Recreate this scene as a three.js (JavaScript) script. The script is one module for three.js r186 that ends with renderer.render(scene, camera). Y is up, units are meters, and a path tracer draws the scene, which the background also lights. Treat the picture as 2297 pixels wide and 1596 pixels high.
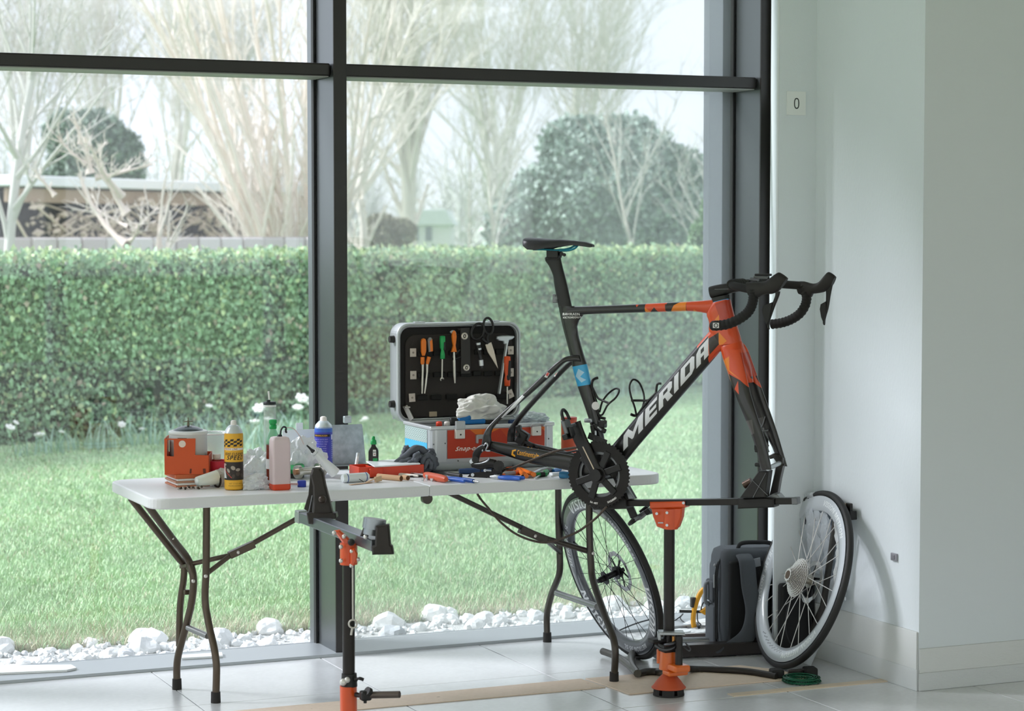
import * as THREE from 'three';
import { RoundedBoxGeometry } from 'three/addons/geometries/RoundedBoxGeometry.js';
import { mergeGeometries } from 'three/addons/utils/BufferGeometryUtils.js';
import { ImprovedNoise } from 'three/addons/math/ImprovedNoise.js';

// ---------- camera, sky, sun, exposure ----------
const scene = new THREE.Scene();
const FPX = 4900, HORIZON = 525, YAW = Math.atan(4900 / 11151.5);
const EYE = new THREE.Vector3(-2.61, 1.55, 7.765);
const camera = new THREE.PerspectiveCamera(2 * Math.atan(798 / FPX) * 180 / Math.PI, 2297 / 1596, 0.1, 400);
camera.position.copy(EYE);
const PITCH = Math.atan((798 - HORIZON) / FPX);
const FW = new THREE.Vector3(Math.sin(YAW) * Math.cos(PITCH), -Math.sin(PITCH), -Math.cos(YAW) * Math.cos(PITCH));
const RT = new THREE.Vector3(Math.cos(YAW), 0, Math.sin(YAW));
const UP = new THREE.Vector3().crossVectors(RT, FW);
camera.lookAt(EYE.clone().add(FW));
camera.focus = 7.5; camera.userData.fStop = 4.5;
scene.background = new THREE.Color().setRGB(1.68, 1.76, 1.84);
scene.backgroundIntensity = 1;
const sun = new THREE.DirectionalLight(new THREE.Color().setRGB(1, 0.98, 0.97), 7.8);
sun.position.set(-17, 14, -9.5); sun.target.position.set(0, 0, 0);
sun.castShadow = true; sun.shadow.radius = 34;
sun.shadow.mapSize.set(2048, 2048);
Object.assign(sun.shadow.camera, { left: -30, right: 30, top: 30, bottom: -30, near: 1, far: 90 });
scene.add(sun, sun.target);
const renderer = new THREE.WebGLRenderer({ antialias: true });
renderer.toneMapping = THREE.LinearToneMapping;
renderer.toneMappingExposure = 0.88;
renderer.shadowMap.enabled = true;

// ---------- helpers ----------
let SEED = 7;
const seed = (s) => { SEED = s; };
const rnd = () => { SEED = (SEED + 0x6d2b79f5) | 0; let t = Math.imul(SEED ^ (SEED >>> 15), 1 | SEED); t = (t + Math.imul(t ^ (t >>> 7), 61 | t)) ^ t; return ((t ^ (t >>> 14)) >>> 0) / 4294967296; };
const rr = (a, b) => a + (b - a) * rnd();
const V = (x, y, z) => new THREE.Vector3(x, y, z);
const noise3 = new ImprovedNoise();
const fbm = (x, y, z, o = 4) => { let s = 0, a = 1, t = 0; for (let i = 0; i < o; i++) { s += a * noise3.noise(x, y, z); t += a; a *= 0.5; x *= 2.03; y *= 2.01; z *= 2.02; } return s / t; };
// where the line of sight through a photograph point meets a plane of the room
const ray = (x, y) => FW.clone().addScaledVector(RT, (x - 1148.5) / FPX).addScaledVector(UP, -(y - 798) / FPX);
const onPlane = (x, y, P, N) => { const d = ray(x, y); return EYE.clone().addScaledVector(d, P.clone().sub(EYE).dot(N) / d.dot(N)); };
const onY = (x, y, h = 0) => onPlane(x, y, V(0, h, 0), V(0, 1, 0));
const onX = (x, y, c) => onPlane(x, y, V(c, 0, 0), V(1, 0, 0));
const onZ = (x, y, c) => onPlane(x, y, V(0, 0, c), V(0, 0, 1));
const at = (x, y, depth) => EYE.clone().addScaledVector(ray(x, y), depth);
const depthOf = (P) => P.clone().sub(EYE).dot(FW);
const ppm = (P) => FPX / depthOf(P);

const used = new Map();
const numbered = (n) => { const k = used.get(n) ?? 0; used.set(n, k + 1); return k ? n + '_' + String(k).padStart(3, '0') : n; };
function shade(o) { o.traverse((c) => { if (c.isMesh) { c.castShadow = true; c.receiveShadow = true; } }); return o; }
function tag(o, label, category, group, kind) {
  o.userData.label = label; o.userData.category = category;
  if (group) o.userData.group = group;
  if (kind) o.userData.kind = kind;
  return o;
}
function thing(name, label, category, pos = V(0, 0, 0), turn = 0, group, kind) {
  const o = new THREE.Group(); o.name = numbered(name); scene.add(o);
  o.position.copy(pos); o.rotation.y = turn;
  return tag(o, label, category, group, kind);
}
function part(name, geo, mat, parent, label) {
  const m = new THREE.Mesh(geo, mat); m.name = name; parent.add(m); m.castShadow = m.receiveShadow = true;
  if (label) m.userData.label = label;
  return m;
}
function solo(name, geo, mat, label, category, group, kind) {
  const m = new THREE.Mesh(geo, mat); m.name = numbered(name); scene.add(m); m.castShadow = m.receiveShadow = true;
  return tag(m, label, category, group, kind);
}
const parts = (name, geos, mat, parent, label) => geos.map((g) => part(name, g, mat, parent, label));   // pieces that can be picked apart
const struct = (name, geo, mat, label, category) => solo(name, geo, mat, label, category, null, 'structure');

// materials
const mats = new Map();
function M(color, roughness = 0.5, metalness = 0, extra) {
  const key = extra ? null : [color, roughness, metalness].join();
  if (key && mats.has(key)) return mats.get(key);
  const C = extra && (extra.transmission !== undefined || extra.clearcoat || extra.sheen) ? THREE.MeshPhysicalMaterial : THREE.MeshStandardMaterial;
  const m = new C({ color, roughness, metalness, ...extra });
  if (key) mats.set(key, m);
  return m;
}
function canvasTex(w, h, draw, { srgb = true, repeat } = {}) {
  const c = document.createElement('canvas'); c.width = w; c.height = h;
  const g = c.getContext('2d'); draw(g, w, h);
  const t = new THREE.CanvasTexture(c); if (srgb) t.colorSpace = THREE.SRGBColorSpace;
  t.wrapS = t.wrapT = repeat ? THREE.RepeatWrapping : THREE.ClampToEdgeWrapping;
  return t;
}
function dataTex(n, fn, srgb) {   // fn(u,v) -> [r,g,b] 0..1, tiles when fn does
  const d = new Uint8Array(n * n * 4);
  for (let j = 0; j < n; j++) for (let i = 0; i < n; i++) { const c = fn(i / n, j / n), o = (j * n + i) * 4; for (let k = 0; k < 3; k++) d[o + k] = Math.max(0, Math.min(255, c[k] * 255)); d[o + 3] = 255; }
  const t = new THREE.DataTexture(d, n, n); t.wrapS = t.wrapT = THREE.RepeatWrapping; t.magFilter = t.minFilter = THREE.LinearFilter; t.needsUpdate = true;
  if (srgb) t.colorSpace = THREE.SRGBColorSpace;
  return t;
}
const rep = (t, a, b) => { const c = t.clone(); c.repeat.set(a, b); c.needsUpdate = true; return c; };
// tileable value noise
function tnoise(u, v, per, s = 0) {
  const h = (i, j) => { i = ((i % per) + per) % per; j = ((j % per) + per) % per; const q = Math.sin(i * 127.1 + j * 311.7 + s * 74.7) * 43758.5453; return q - Math.floor(q); };
  const x = u * per, y = v * per, i = Math.floor(x), j = Math.floor(y), fx = x - i, fy = y - j, a = fx * fx * (3 - 2 * fx), b = fy * fy * (3 - 2 * fy);
  return (h(i, j) * (1 - a) + h(i + 1, j) * a) * (1 - b) + (h(i, j + 1) * (1 - a) + h(i + 1, j + 1) * a) * b;
}
const tf = (u, v, p, s, o = 4) => { let r = 0, a = 0.5, t = 0; for (let k = 0; k < o; k++) { r += a * tnoise(u, v, p << k, s + k); t += a; a *= 0.5; } return r / t; };

// geometry
const flat = (g) => { g = g.index ? g.toNonIndexed() : g; for (const k of Object.keys(g.attributes)) if (!['position', 'normal', 'uv'].includes(k)) g.deleteAttribute(k); if (!g.attributes.normal) g.computeVertexNormals(); if (!g.attributes.uv) g.setAttribute('uv', new THREE.BufferAttribute(new Float32Array(g.attributes.position.count * 2), 2)); g.morphAttributes = {}; g.clearGroups?.(); return g; };
const mg = (list) => mergeGeometries(list.map(flat));
const T = (g, p, r, s) => { if (s) g.scale(...(Array.isArray(s) ? s : [s, s, s])); if (r) g.applyMatrix4(new THREE.Matrix4().makeRotationFromEuler(new THREE.Euler(...r))); if (p) { const q = p.isVector3 ? p : V(...p); g.translate(q.x, q.y, q.z); } return g; };
const rb = (w, h, d, r = 0.004, s = 2) => new RoundedBoxGeometry(w, h, d, s, Math.min(r, w / 2.01, h / 2.01, d / 2.01));
const bx = (w, h, d) => new THREE.BoxGeometry(w, h, d);
const cy = (r1, r2, h, s = 20, open) => new THREE.CylinderGeometry(r1, r2, h, s, 1, open);
const sph = (r, a = 16, b = 10) => new THREE.SphereGeometry(r, a, b);
const orient = (g, a, b) => { const d = b.clone().sub(a), q = new THREE.Quaternion().setFromUnitVectors(V(0, 1, 0), d.clone().normalize()); g.applyQuaternion(q); const m = a.clone().add(b).multiplyScalar(0.5); return g.translate(m.x, m.y, m.z); };
const rod = (a, b, r1, r2 = r1, s = 10) => orient(cy(r2, r1, a.distanceTo(b), s), a, b);
// box bar from a to b with a section w x h; the h side stays as upright as it can
function bar(a, b, w, h, round = 0.003) {
  const d = b.clone().sub(a), L = d.length(), y = d.normalize(), x = V(0, 1, 0).cross(y); if (x.lengthSq() < 1e-6) x.set(1, 0, 0); x.normalize();
  const z = x.clone().cross(y), g = rb(w, L, h, round);
  g.applyMatrix4(new THREE.Matrix4().makeBasis(x, y, z)); const m = a.clone().add(b).multiplyScalar(0.5); return g.translate(m.x, m.y, m.z);
}
const smooth = (pts, n) => new THREE.CatmullRomCurve3(pts, false, 'centripetal').getPoints(n);
function loft(rings, caps = true, closed = true) {
  const N = rings[0].length, pos = [], uv = [], idx = [];
  rings.forEach((r, i) => r.forEach((p, j) => { pos.push(p.x, p.y, p.z); uv.push(j / N, i / (rings.length - 1)); }));
  for (let i = 0; i < rings.length - 1; i++) for (let j = 0; j < (closed ? N : N - 1); j++) { const a = i * N + j, b = i * N + (j + 1) % N, c = a + N, d = b + N; idx.push(a, b, d, a, d, c); }
  if (caps) for (const i of [0, rings.length - 1]) {
    const c = rings[i].reduce((s, p) => s.add(p), V(0, 0, 0)).multiplyScalar(1 / N), k = pos.length / 3; pos.push(c.x, c.y, c.z); uv.push(0.5, 0.5);
    rings[i].forEach((p) => { pos.push(p.x, p.y, p.z); uv.push(0.5, 0.5); });
    for (let j = 0; j < N; j++) { const a = k + 1 + j, b = k + 1 + (j + 1) % N; if (i) idx.push(k, a, b); else idx.push(k, b, a); }
  }
  const g = new THREE.BufferGeometry(); g.setAttribute('position', new THREE.Float32BufferAttribute(pos, 3)); g.setAttribute('uv', new THREE.Float32BufferAttribute(uv, 2)); g.setIndex(idx); g.computeVertexNormals(); return g;
}
// round tube along points; r is a number or one radius per point
function tube(pts, r, seg = 8, caps = true) {
  const rings = []; let n = null;
  pts.forEach((p, i) => {
    const t = pts[Math.min(i + 1, pts.length - 1)].clone().sub(pts[Math.max(i - 1, 0)]).normalize();
    if (!n) { n = Math.abs(t.y) < 0.9 ? V(0, 1, 0) : V(1, 0, 0); }
    n = n.clone().addScaledVector(t, -n.dot(t)).normalize();
    const b = t.clone().cross(n), q = Array.isArray(r) ? r[i] : r;
    rings.push(Array.from({ length: seg }, (_, k) => { const a = k / seg * 2 * Math.PI; return p.clone().addScaledVector(n, q * Math.cos(a)).addScaledVector(b, -q * Math.sin(a)); }));
  });
  return loft(rings.map((q) => q.reverse()), caps);
}
const stube = (pts, r, n = 24, seg = 8) => tube(smooth(pts, n), r, seg);
const lathe = (prof, s = 32) => new THREE.LatheGeometry(prof.map(([x, y]) => new THREE.Vector2(Math.max(x, 1e-5), y)), s);
const poly = (pts, holes = []) => { const s = new THREE.Shape(pts.map(([x, y]) => new THREE.Vector2(x, y))); for (const h of holes) s.holes.push(new THREE.Path(h.map(([x, y]) => new THREE.Vector2(x, y)))); return s; };
const extrude = (shape, depth, bevel = 0.001, seg = 1, curve = 6) => { const g = new THREE.ExtrudeGeometry(shape, { depth: Math.max(1e-4, depth - 2 * bevel), bevelEnabled: bevel > 0, bevelThickness: bevel, bevelSize: bevel, bevelOffset: -bevel, bevelSegments: seg, curveSegments: curve }); g.translate(0, 0, bevel); return g; };
function roundRect(w, h, r, n = 6) { const p = []; for (const [cx, cyy, a0] of [[w / 2 - r, h / 2 - r, 0], [-w / 2 + r, h / 2 - r, 1], [-w / 2 + r, -h / 2 + r, 2], [w / 2 - r, -h / 2 + r, 3]]) for (let k = 0; k <= n; k++) { const a = (a0 + k / n) * Math.PI / 2; p.push([cx + r * Math.cos(a), cyy + r * Math.sin(a)]); } return p; }
function copies(name, geo, mat, list, parent, color) {   // list of Matrix4, optional colours; real geometry nobody could count
  const m = new THREE.InstancedMesh(geo, mat, list.length); m.name = name; m.userData.kind = 'stuff'; m.castShadow = m.receiveShadow = true;
  list.forEach((x, i) => m.setMatrixAt(i, x)); if (color) color.forEach((c, i) => m.setColorAt(i, c));
  parent.add(m); return m;
}
const NOISE = dataTex(256, (u, v) => { const n = tf(u, v, 8, 1, 5); return [n, n, n]; });
const GRAIN = dataTex(256, (u, v) => { const n = 0.5 * tf(u, v, 64, 4, 2) + 0.5 * tnoise(u, v, 128, 9); return [n, n, n]; });
function crumple(pos, sx, sy, sz, amp, freq, s0, detail = 5) {   // a crumpled lump of cloth or film sitting at pos
  const g = new THREE.IcosahedronGeometry(1, detail * 4), p = g.attributes.position, v = V(0, 0, 0);
  for (let i = 0; i < p.count; i++) {
    v.fromBufferAttribute(p, i); const n = v.clone();
    const w = fbm(n.x * freq + s0, n.y * freq, n.z * freq, 2), q = 1 - Math.abs(fbm(n.x * freq * 1.3 + s0 + 9, n.y * freq * 1.3, n.z * freq * 1.3, 2)) * 1.9;
    v.multiplyScalar(1 + amp * (w * 1.1 + q * 0.55 - 0.3));
    v.y = Math.max(v.y, -0.55); p.setXYZ(i, v.x * sx, (v.y + 0.55) * sy, v.z * sz);
  }
  g.computeVertexNormals(); const h = flat(g); h.computeVertexNormals(); return T(h, pos);
}

// ---------- the room ----------
const DARK = M('#1f1b19', 0.32, 0.1);                 // bronze-anodised window profiles
const plaster = M('#e3eaee', 0.85, 0, { bumpMap: rep(GRAIN, 3, 3), bumpScale: 0.0006 });
const H = 3.5, XR = 1.604, ZC = 1.602, ZP = 0.92, XF = 1.78;
{
  // floor: base slab, tiles, trim strip
  const floor = thing('floor', 'stone tiled floor with a satin shine', 'floor', V(0, 0, 0), 0, null, 'structure');
  part('slab', T(bx(15.4, 0.3, 13.4), [0.7, -0.166, 6.6]), M('#8f867a', 0.8), floor);
  const tone = [0, 1, 2, 3].map((k) => dataTex(128, (u, v) => { const n = tf(u, v, 4, k * 7 + 2, 5), f = tnoise(u, v, 64, k); const b = 0.94 + 0.09 * (n - 0.5) + 0.04 * (f - 0.5), c = [[0.90, 0.905, 0.91], [0.885, 0.895, 0.90], [0.82, 0.755, 0.685], [0.80, 0.725, 0.645]][k]; return c.map((q) => q * b); }, true));  // tiles by the window are paler: sky reflection put into their colour
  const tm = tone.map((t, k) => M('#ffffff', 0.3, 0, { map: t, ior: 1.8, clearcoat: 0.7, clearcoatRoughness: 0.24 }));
  const gx = 0.63, gz = 0.604, w0 = 1.193, z0 = 1.438, proto = rb(gx - 0.004, 0.014, gz - 0.004, 0.0015, 1), rest = [];
  seed(5);
  for (let i = -13; i <= 10; i++) for (let j = -2; j <= 18; j++) {
    const x = w0 + (i + 0.5) * gx, a = z0 + j * gz, c = Math.max(a, 0.236), z = (c + a + gz) / 2, dz = a + gz - c;
    if (dz < 0.02) continue;
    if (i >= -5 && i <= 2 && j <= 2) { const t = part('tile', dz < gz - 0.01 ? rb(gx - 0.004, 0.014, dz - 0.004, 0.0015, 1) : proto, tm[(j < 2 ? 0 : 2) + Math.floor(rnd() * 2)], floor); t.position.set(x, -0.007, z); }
    else rest.push(T(rb(gx - 0.004, 0.014, dz - 0.004, 0.0015, 1), [x, -0.007, z]));
  }
  const o = part('tile', mg(rest), tm[2], floor); o.userData.kind = 'stuff';
  part('trim_strip', T(rb(0.62, 0.004, 0.045, 0.0015), [1.295, 0.001, 1.408]), M('#d8c6ae', 0.35), floor);
  const CLEAR = M('#ffffff', 0.02, 0, { transmission: 0.97, thickness: 0, ior: 1.45 });
  // ceiling and the far walls of the hall
{ // white ceiling; unseen glazed roof opening added to brighten the hall
    const c = thing('ceiling', 'white plaster ceiling with a glazed roof opening added as fill light', 'ceiling', V(0, 0, 0), 0, null, 'structure'), wc = M('#eeeeea', 0.9);
    part('ceiling_slab', mg([T(bx(15.4, 0.3, 9.8), [0.7, H + 0.15, 4.75]), T(bx(15.4, 0.3, 2.2), [0.7, H + 0.15, 12.3]), T(bx(1.4, 0.3, 1.6), [-6.3, H + 0.15, 10.4]), T(bx(1.0, 0.3, 1.6), [7.9, H + 0.15, 10.4])]), wc, c);
    for (let k = 1; k < 6; k++) part('beam', T(bx(0.12, 0.3, 1.6), [-5.6 + k * 2.166, H + 0.15, 10.4]), wc, c);
    for (let k = 0; k < 6; k++) part('glass_pane', T(bx(2.16, 0.012, 1.6), [-4.52 + k * 2.166, H + 0.28, 10.4]), CLEAR, c);
  }
  const openWall = (name, label, L, pos, turn) => {        // a wall with a long glazed opening
    const g = thing(name, label, 'wall', pos, turn, null, 'structure');
    part('wall_base', T(bx(L, 0.32, 0.3), [0, 0.16, 0]), plaster, g);
    part('wall_header', T(bx(L, 0.35, 0.3), [0, H - 0.175, 0]), plaster, g);
    const n = Math.round(L / 2.2);
    for (let k = 0; k <= n; k++) part('post', T(bx(0.14, H - 0.67, 0.3), [-L / 2 + k * L / n, (H - 0.35 + 0.32) / 2, 0]), plaster, g);
    for (let k = 0; k < n; k++) part('glass_pane', T(bx(L / n - 0.14, H - 0.67, 0.012), [-L / 2 + (k + 0.5) * L / n, (H - 0.35 + 0.32) / 2, 0]), CLEAR, g);
  };
  openWall('wall_left', 'glazed left side wall of the hall', 13, V(-6.85, 0, 6.4), Math.PI / 2);
  openWall('wall_back', 'glazed back wall of the hall', 15.2, V(0.7, 0, 13.05), 0);
  struct('wall_far_right', T(bx(0.3, H, 11.5), [8.25, H / 2, 7.3]), plaster, 'white far right wall of the hall', 'wall');
  // the white pier by the window, and the return wall to the right
  const wr = thing('wall_right', 'white plastered wall that steps forward right of the window, with a double plinth band', 'wall', V(0, 0, 0), 0, null, 'structure');
  part('wall_body', mg([T(bx(6.6, H, ZC - ZP), [XR + 3.3, H / 2, (ZC + ZP) / 2]), T(bx(0.3, H, 0.3), [8.25, H / 2, 0.1])]), plaster, wr);
  const XP = onZ(1742, 700, ZP).x, XB = onZ(1729.5, 700, 0.215).x;       // splayed reveal runs back to the window jamb
  const fl = (g) => { const q = flat(g), p = q.attributes.position; for (let i = 0; i < p.count; i += 3) for (let k = 0; k < 3; k++) { const a = p.getComponent(i + 1, k), b = p.getComponent(i + 2, k); p.setComponent(i + 1, k, b); p.setComponent(i + 2, k, a); } q.computeVertexNormals(); return q; };
  const pier = extrude(poly([[XB, 0.2], [2.2, 0.2], [2.2, ZP], [XP + 0.006, ZP], [XP, ZP - 0.008]]), H, 0); pier.rotateX(-Math.PI / 2); pier.scale(1, 1, -1);
  const wp0 = thing('wall_pier', 'narrow white plastered pier with a splayed edge beside the window frame', 'wall', V(0, 0, 0), 0, null, 'structure');
  part('pier', fl(pier), plaster, wp0);
  const rough = M('#e6eaeb', 0.95, 0, { bumpMap: rep(GRAIN, 14, 2), bumpScale: 0.0012 }), band = M('#e2e5e4', 0.9, 0, { bumpMap: rep(GRAIN, 10, 2), bumpScale: 0.0008 });
  // recess line, upper band and lower rough plinth on both faces
  part('plinth_band', mg([T(rb(0.012, 0.13, ZC - ZP - 0.004, 0.003), [XR - 0.002, 0.137, (ZC + ZP) / 2]), T(rb(6.9, 0.115, 0.008, 0.002), [XR + 3.45, 0.087, ZC + 0.001])]), band, wr);
  part('plinth', mg([T(rb(0.012, 0.075, ZC - ZP + 0.004, 0.003), [XR - 0.004, 0.037, (ZC + ZP) / 2 + 0.002]), T(rb(6.9, 0.062, 0.012, 0.003), [XR + 3.446, 0.031, ZC + 0.003])]), rough, wr);
  // number card and the grey socket plate
  const zero = canvasTex(256, 300, (g, w, h) => { g.fillStyle = '#eef1f0'; g.fillRect(0, 0, w, h); g.fillStyle = '#26282b'; g.font = '190px sans-serif'; g.textAlign = 'center'; g.textBaseline = 'middle'; g.save(); g.translate(w / 2, h / 2 + 4); g.scale(0.86, 1); g.fillText('0', 0, 0); g.restore(); });
  const c = onZ(1785, 232, ZP), k = ppm(c), cw = 44 / k / 0.92, chh = 53 / k;
  const card = new THREE.PlaneGeometry(cw - 0.001, chh - 0.001);
  const sg = thing('number_sign', 'small white card with the black figure 0 on the pier', 'sign', c, 0);
  part('card', T(rb(cw, chh, 0.006, 0.001), [0, 0, 0.0031]), M('#eef1f0', 0.6), sg);
  part('print', T(card, [0, 0, 0.0064]), M('#ffffff', 0.6, 0, { map: zero }), sg);
  const s = onX(2008, 1250, XR), ks = ppm(s);
  const pl = thing('socket_plate', 'small square grey socket plate on the white right wall', 'socket', s, 0);
  part('plate', T(rb(0.008, 17 / ks, 13 / ks / 0.57, 0.002), [-0.0041, 0, 0]), M('#9c9ba2', 0.45, 0.3), pl);
  part('cover', T(rb(0.006, 10 / ks, 7 / ks / 0.57, 0.002), [-0.008, 0, 0]), M('#8f8e96', 0.4, 0.3), pl);

  // ---------- the glazed front ----------
  const win = thing('window_1', 'large glazed front with bronze mullions and transoms facing the lawn', 'window', V(0, 0, 0), 0, null, 'structure');
  const side = M('#6f7476', 0.3, 0.55), SIDE_SHEEN = M('#6c7072', 0.3, 0.75);  // side faces greyer than DARK: their sheen is put into the colour
  const yT = 2.147, hT = 0.046;
  for (const x of [-5.4, -3.6, -1.8, 0]) {
    part('mullion', T(rb(0.047, H, 0.206, 0.003), [x + 0.026, H / 2, 0.104]), SIDE_SHEEN, win);
    part('mullion_front', T(rb(0.05, H, 0.01, 0.002), [x + 0.026, H / 2, 0.211]), DARK, win);
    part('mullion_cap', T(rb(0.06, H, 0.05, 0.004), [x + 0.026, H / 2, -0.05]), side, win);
  }
  const spans = [[-5.35, -3.6], [-3.55, -1.8], [-1.75, 0], [0.05, XF]];
  const glassL = M('#f4f6fa', 0.015, 0, { transmission: 0.975, thickness: 0, ior: 1.5 }), glassR = M('#f2f5f7', 0.015, 0, { transmission: 0.85, thickness: 0, ior: 1.5 });
  spans.forEach(([a, b], i) => {
    const m = (a + b) / 2, w = b - a;
    part('transom', T(rb(w - 0.004, hT, 0.175, 0.006), [m, yT, 0.1]), DARK, win);
    part('transom_soffit', T(rb(w - 0.01, 0.004, 0.168, 0.001), [m, yT - hT / 2 - 0.0015, 0.092]), M('#a9a9a6', 0.5, 0.2), win);  // pale plate added below; stands in for lawn light on the underside
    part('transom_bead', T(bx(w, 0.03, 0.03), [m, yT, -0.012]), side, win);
    const g = i === 3 ? glassR : glassL;
    part('glass_pane', T(bx(w + 0.02, yT - 0.02, 0.014), [m, (yT - 0.02) / 2 + 0.01, 0]), g, win, i === 3 ? 'dusty lower pane' : undefined);
    part('glass_pane', T(bx(w + 0.02, H - yT - 0.04, 0.014), [m, (H + yT) / 2, 0]), g, win);
    part('gasket', mg([T(bx(0.008, H, 0.026), [a + 0.004, H / 2, 0]), T(bx(0.008, H, 0.026), [b - 0.004, H / 2, 0])]), M('#141414', 0.6), win);
  });
  part('jamb', T(rb(0.05, H, 0.212, 0.003), [XF + 0.027, H / 2, 0.105]), SIDE_SHEEN, win);
  part('jamb_front', T(rb(0.053, H, 0.01, 0.002), [XF + 0.0265, H / 2, 0.214]), DARK, win);
  part('jamb_cap', T(rb(0.06, H, 0.16, 0.003), [XF - 0.012, H / 2, -0.095]), M('#5f656c', 0.55, 0.2, { bumpMap: rep(GRAIN, 4, 60), bumpScale: 0.0004 }), win);
  part('head_rail', T(bx(7.3, 0.2, 0.3), [-1.75, H - 0.1, 0.05]), DARK, win);
  const sill = M('#aeb4b8', 0.33, 0.25);
  part('sill', T(rb(7.3, 0.03, 0.235, 0.003), [-1.8, -0.004, 0.118]), sill, win);
  part('sill_edge', T(rb(7.3, 0.035, 0.05, 0.003), [-1.8, -0.012, -0.03]), M('#7d8386', 0.4, 0.4), win);
  struct('wall_front', mg([T(bx(1.6, H, 0.3), [-6.2, H / 2, 0]), T(bx(6.5, H, 0.3), [XF + 3.3, H / 2, 0.04])]), plaster, 'white wall pieces at the ends of the glazed front', 'wall');
}

// ---------- outdoors: lawn, gravel, hedge, flowers, trees, buildings ----------
const GY = -0.05;                                         // ground level outside
const ground = (x, y) => onY(x, y, GY);
const far = (x, depth) => { const p = at(x, HORIZON, depth); p.y = GY; return p; };     // ground point in the direction of image column x
const rise = (y, depth) => EYE.y + (HORIZON - y) / FPX * depth;                          // height seen at image row y at that depth
{
  const lawnTex = dataTex(512, (u, v) => { const n = tf(u, v, 6, 3, 5), f = tnoise(u, v, 180, 5), h = tnoise(u, v, 90, 8), b = 0.8 + 0.32 * (n - 0.5) + 0.42 * (f - 0.5) + 0.2 * (h - 0.5); return [0.66 * b + 0.07 * (tnoise(u, v, 12, 6) - 0.5), 0.79 * b, 0.60 * b]; }, true);
  const lawn = thing('lawn', 'wide mown lawn between the window and the hedge', 'lawn', V(0, 0, 0), 0, null, 'structure');
  part('turf', T(bx(160, 0.4, 110), [10, GY - 0.2, -55.62]), M('#ffffff', 0.95, 0, { map: rep(lawnTex, 60, 42) }), lawn);
  struct('terrain', mg([T(bx(40, 0.4, 90), [-27.4, GY - 0.22, 44]), T(bx(90, 0.4, 60), [30, GY - 0.22, 45]), T(bx(60, 0.4, 25), [38.6, GY - 0.22, 8])]), M('#8fb281', 0.95), 'grass round the other sides of the hall', 'ground');
  seed(11);
  // grass blades near the window
  const bl = new THREE.BufferGeometry(); bl.setAttribute('position', new THREE.Float32BufferAttribute([-0.0022, 0, 0, 0.0022, 0, 0, -0.0015, 0.6, 0.1, 0.0015, 0.6, 0.1, 0, 1, 0.34], 3)); bl.setIndex([0, 1, 2, 1, 3, 2, 2, 3, 4]); bl.computeVertexNormals();
  const list = [], col = [], m = new THREE.Matrix4(), q = new THREE.Quaternion(), e = new THREE.Euler();
  for (let i = 0; i < 300000; i++) {
    const t = Math.pow(rnd(), 1.7), z = -0.52 - t * 11, x = rr(-2.0 + t * 1.2, 2.3 + t * 6.5);
    const edge = z > -0.95, ny = fbm(x * 1.3, z * 1.3, 2, 2);
    if (edge && rnd() < (z + 0.95) * 1.2 + ny * 0.5) continue;
    const h = (edge ? rr(0.03, 0.075) : rr(0.022, 0.05)) * (1 - t * 0.5);
    e.set(rr(-0.5, 0.5), rr(0, 6.28), rr(-0.5, 0.5)); q.setFromEuler(e);
    list.push(m.clone().compose(V(x, GY - 0.002, z), q, V(1 + t * 2.5, h, h)));
    const dry = edge ? rnd() < 0.6 - (-z - 0.55) * 1.0 : rnd() < 0.05 + Math.max(0, ny) * 0.22, k = rr(0.72, 1.12) + ny * 0.15;
    col.push(dry ? new THREE.Color().setRGB(0.68 * k, 0.64 * k, 0.47 * k) : new THREE.Color().setRGB(0.52 * k + 0.06 * rnd(), 0.74 * k, 0.45 * k));
  }
  copies('grass_blades', bl, M('#ffffff', 0.8, 0, { side: THREE.DoubleSide }), list, lawn, col);

  // white gravel strip along the window: every larger stone is a part
  const bed = thing('gravel_strip', 'strip of white and pale grey stones between the window sill and the lawn', 'gravel', V(0, 0, 0), 0, null, 'structure');
  part('gravel_base', T(bx(9, 0.06, 0.62), [-1.4, GY - 0.02, -0.37]), M('#d9dad6', 0.95, 0, { bumpMap: rep(GRAIN, 40, 4), bumpScale: 0.008 }), bed);
  const stoneM = ['#eff0ee', '#e4e6e5', '#d8dbdc', '#c3c8cb'].map((c) => M(c, 0.85, 0, { bumpMap: rep(NOISE, 2, 2), bumpScale: 0.002 }));
  const forms = [0, 1, 2, 3, 4, 5].map((k) => { const g = flat(new THREE.IcosahedronGeometry(1, 2)), p = g.attributes.position; for (let i = 0; i < p.count; i++) { const v = V(0, 0, 0).fromBufferAttribute(p, i).normalize(); const s = 1 + 0.42 * fbm(v.x * 1.4 + k * 5, v.y * 1.4, v.z * 1.4, 3); p.setXYZ(i, v.x * s, Math.max(-0.5, v.y * s * 0.72), v.z * s * 0.85); } g.computeVertexNormals(); return g; });
  for (let i = 0; i < 250; i++) {
    const x = -2.0 + 4.4 * (i + rnd()) / 250, z = rr(-0.57, -0.09), big = rnd();
    const s = big > 0.93 ? rr(0.045, 0.07) : big > 0.65 ? rr(0.026, 0.042) : rr(0.013, 0.027);
    const st = part('stone', forms[i % 6], stoneM[Math.floor(rnd() * rnd() * 4)], bed);
    st.position.set(x, GY + 0.01 + s * 0.25, z); st.rotation.set(rr(-0.3, 0.3), rr(0, 6.28), rr(-0.3, 0.3)); st.scale.setScalar(s);
  }
  const scatter = []; for (let i = 0; i < 900; i++) { const s = rr(0.008, 0.02); scatter.push(T(new THREE.OctahedronGeometry(1, 0), [rr(-2.2, 2.6), GY + 0.012 + s * 0.4, rr(-0.62, -0.07)], [rnd(), rnd() * 6, rnd()], [s, s * 0.8, s])); }
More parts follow.
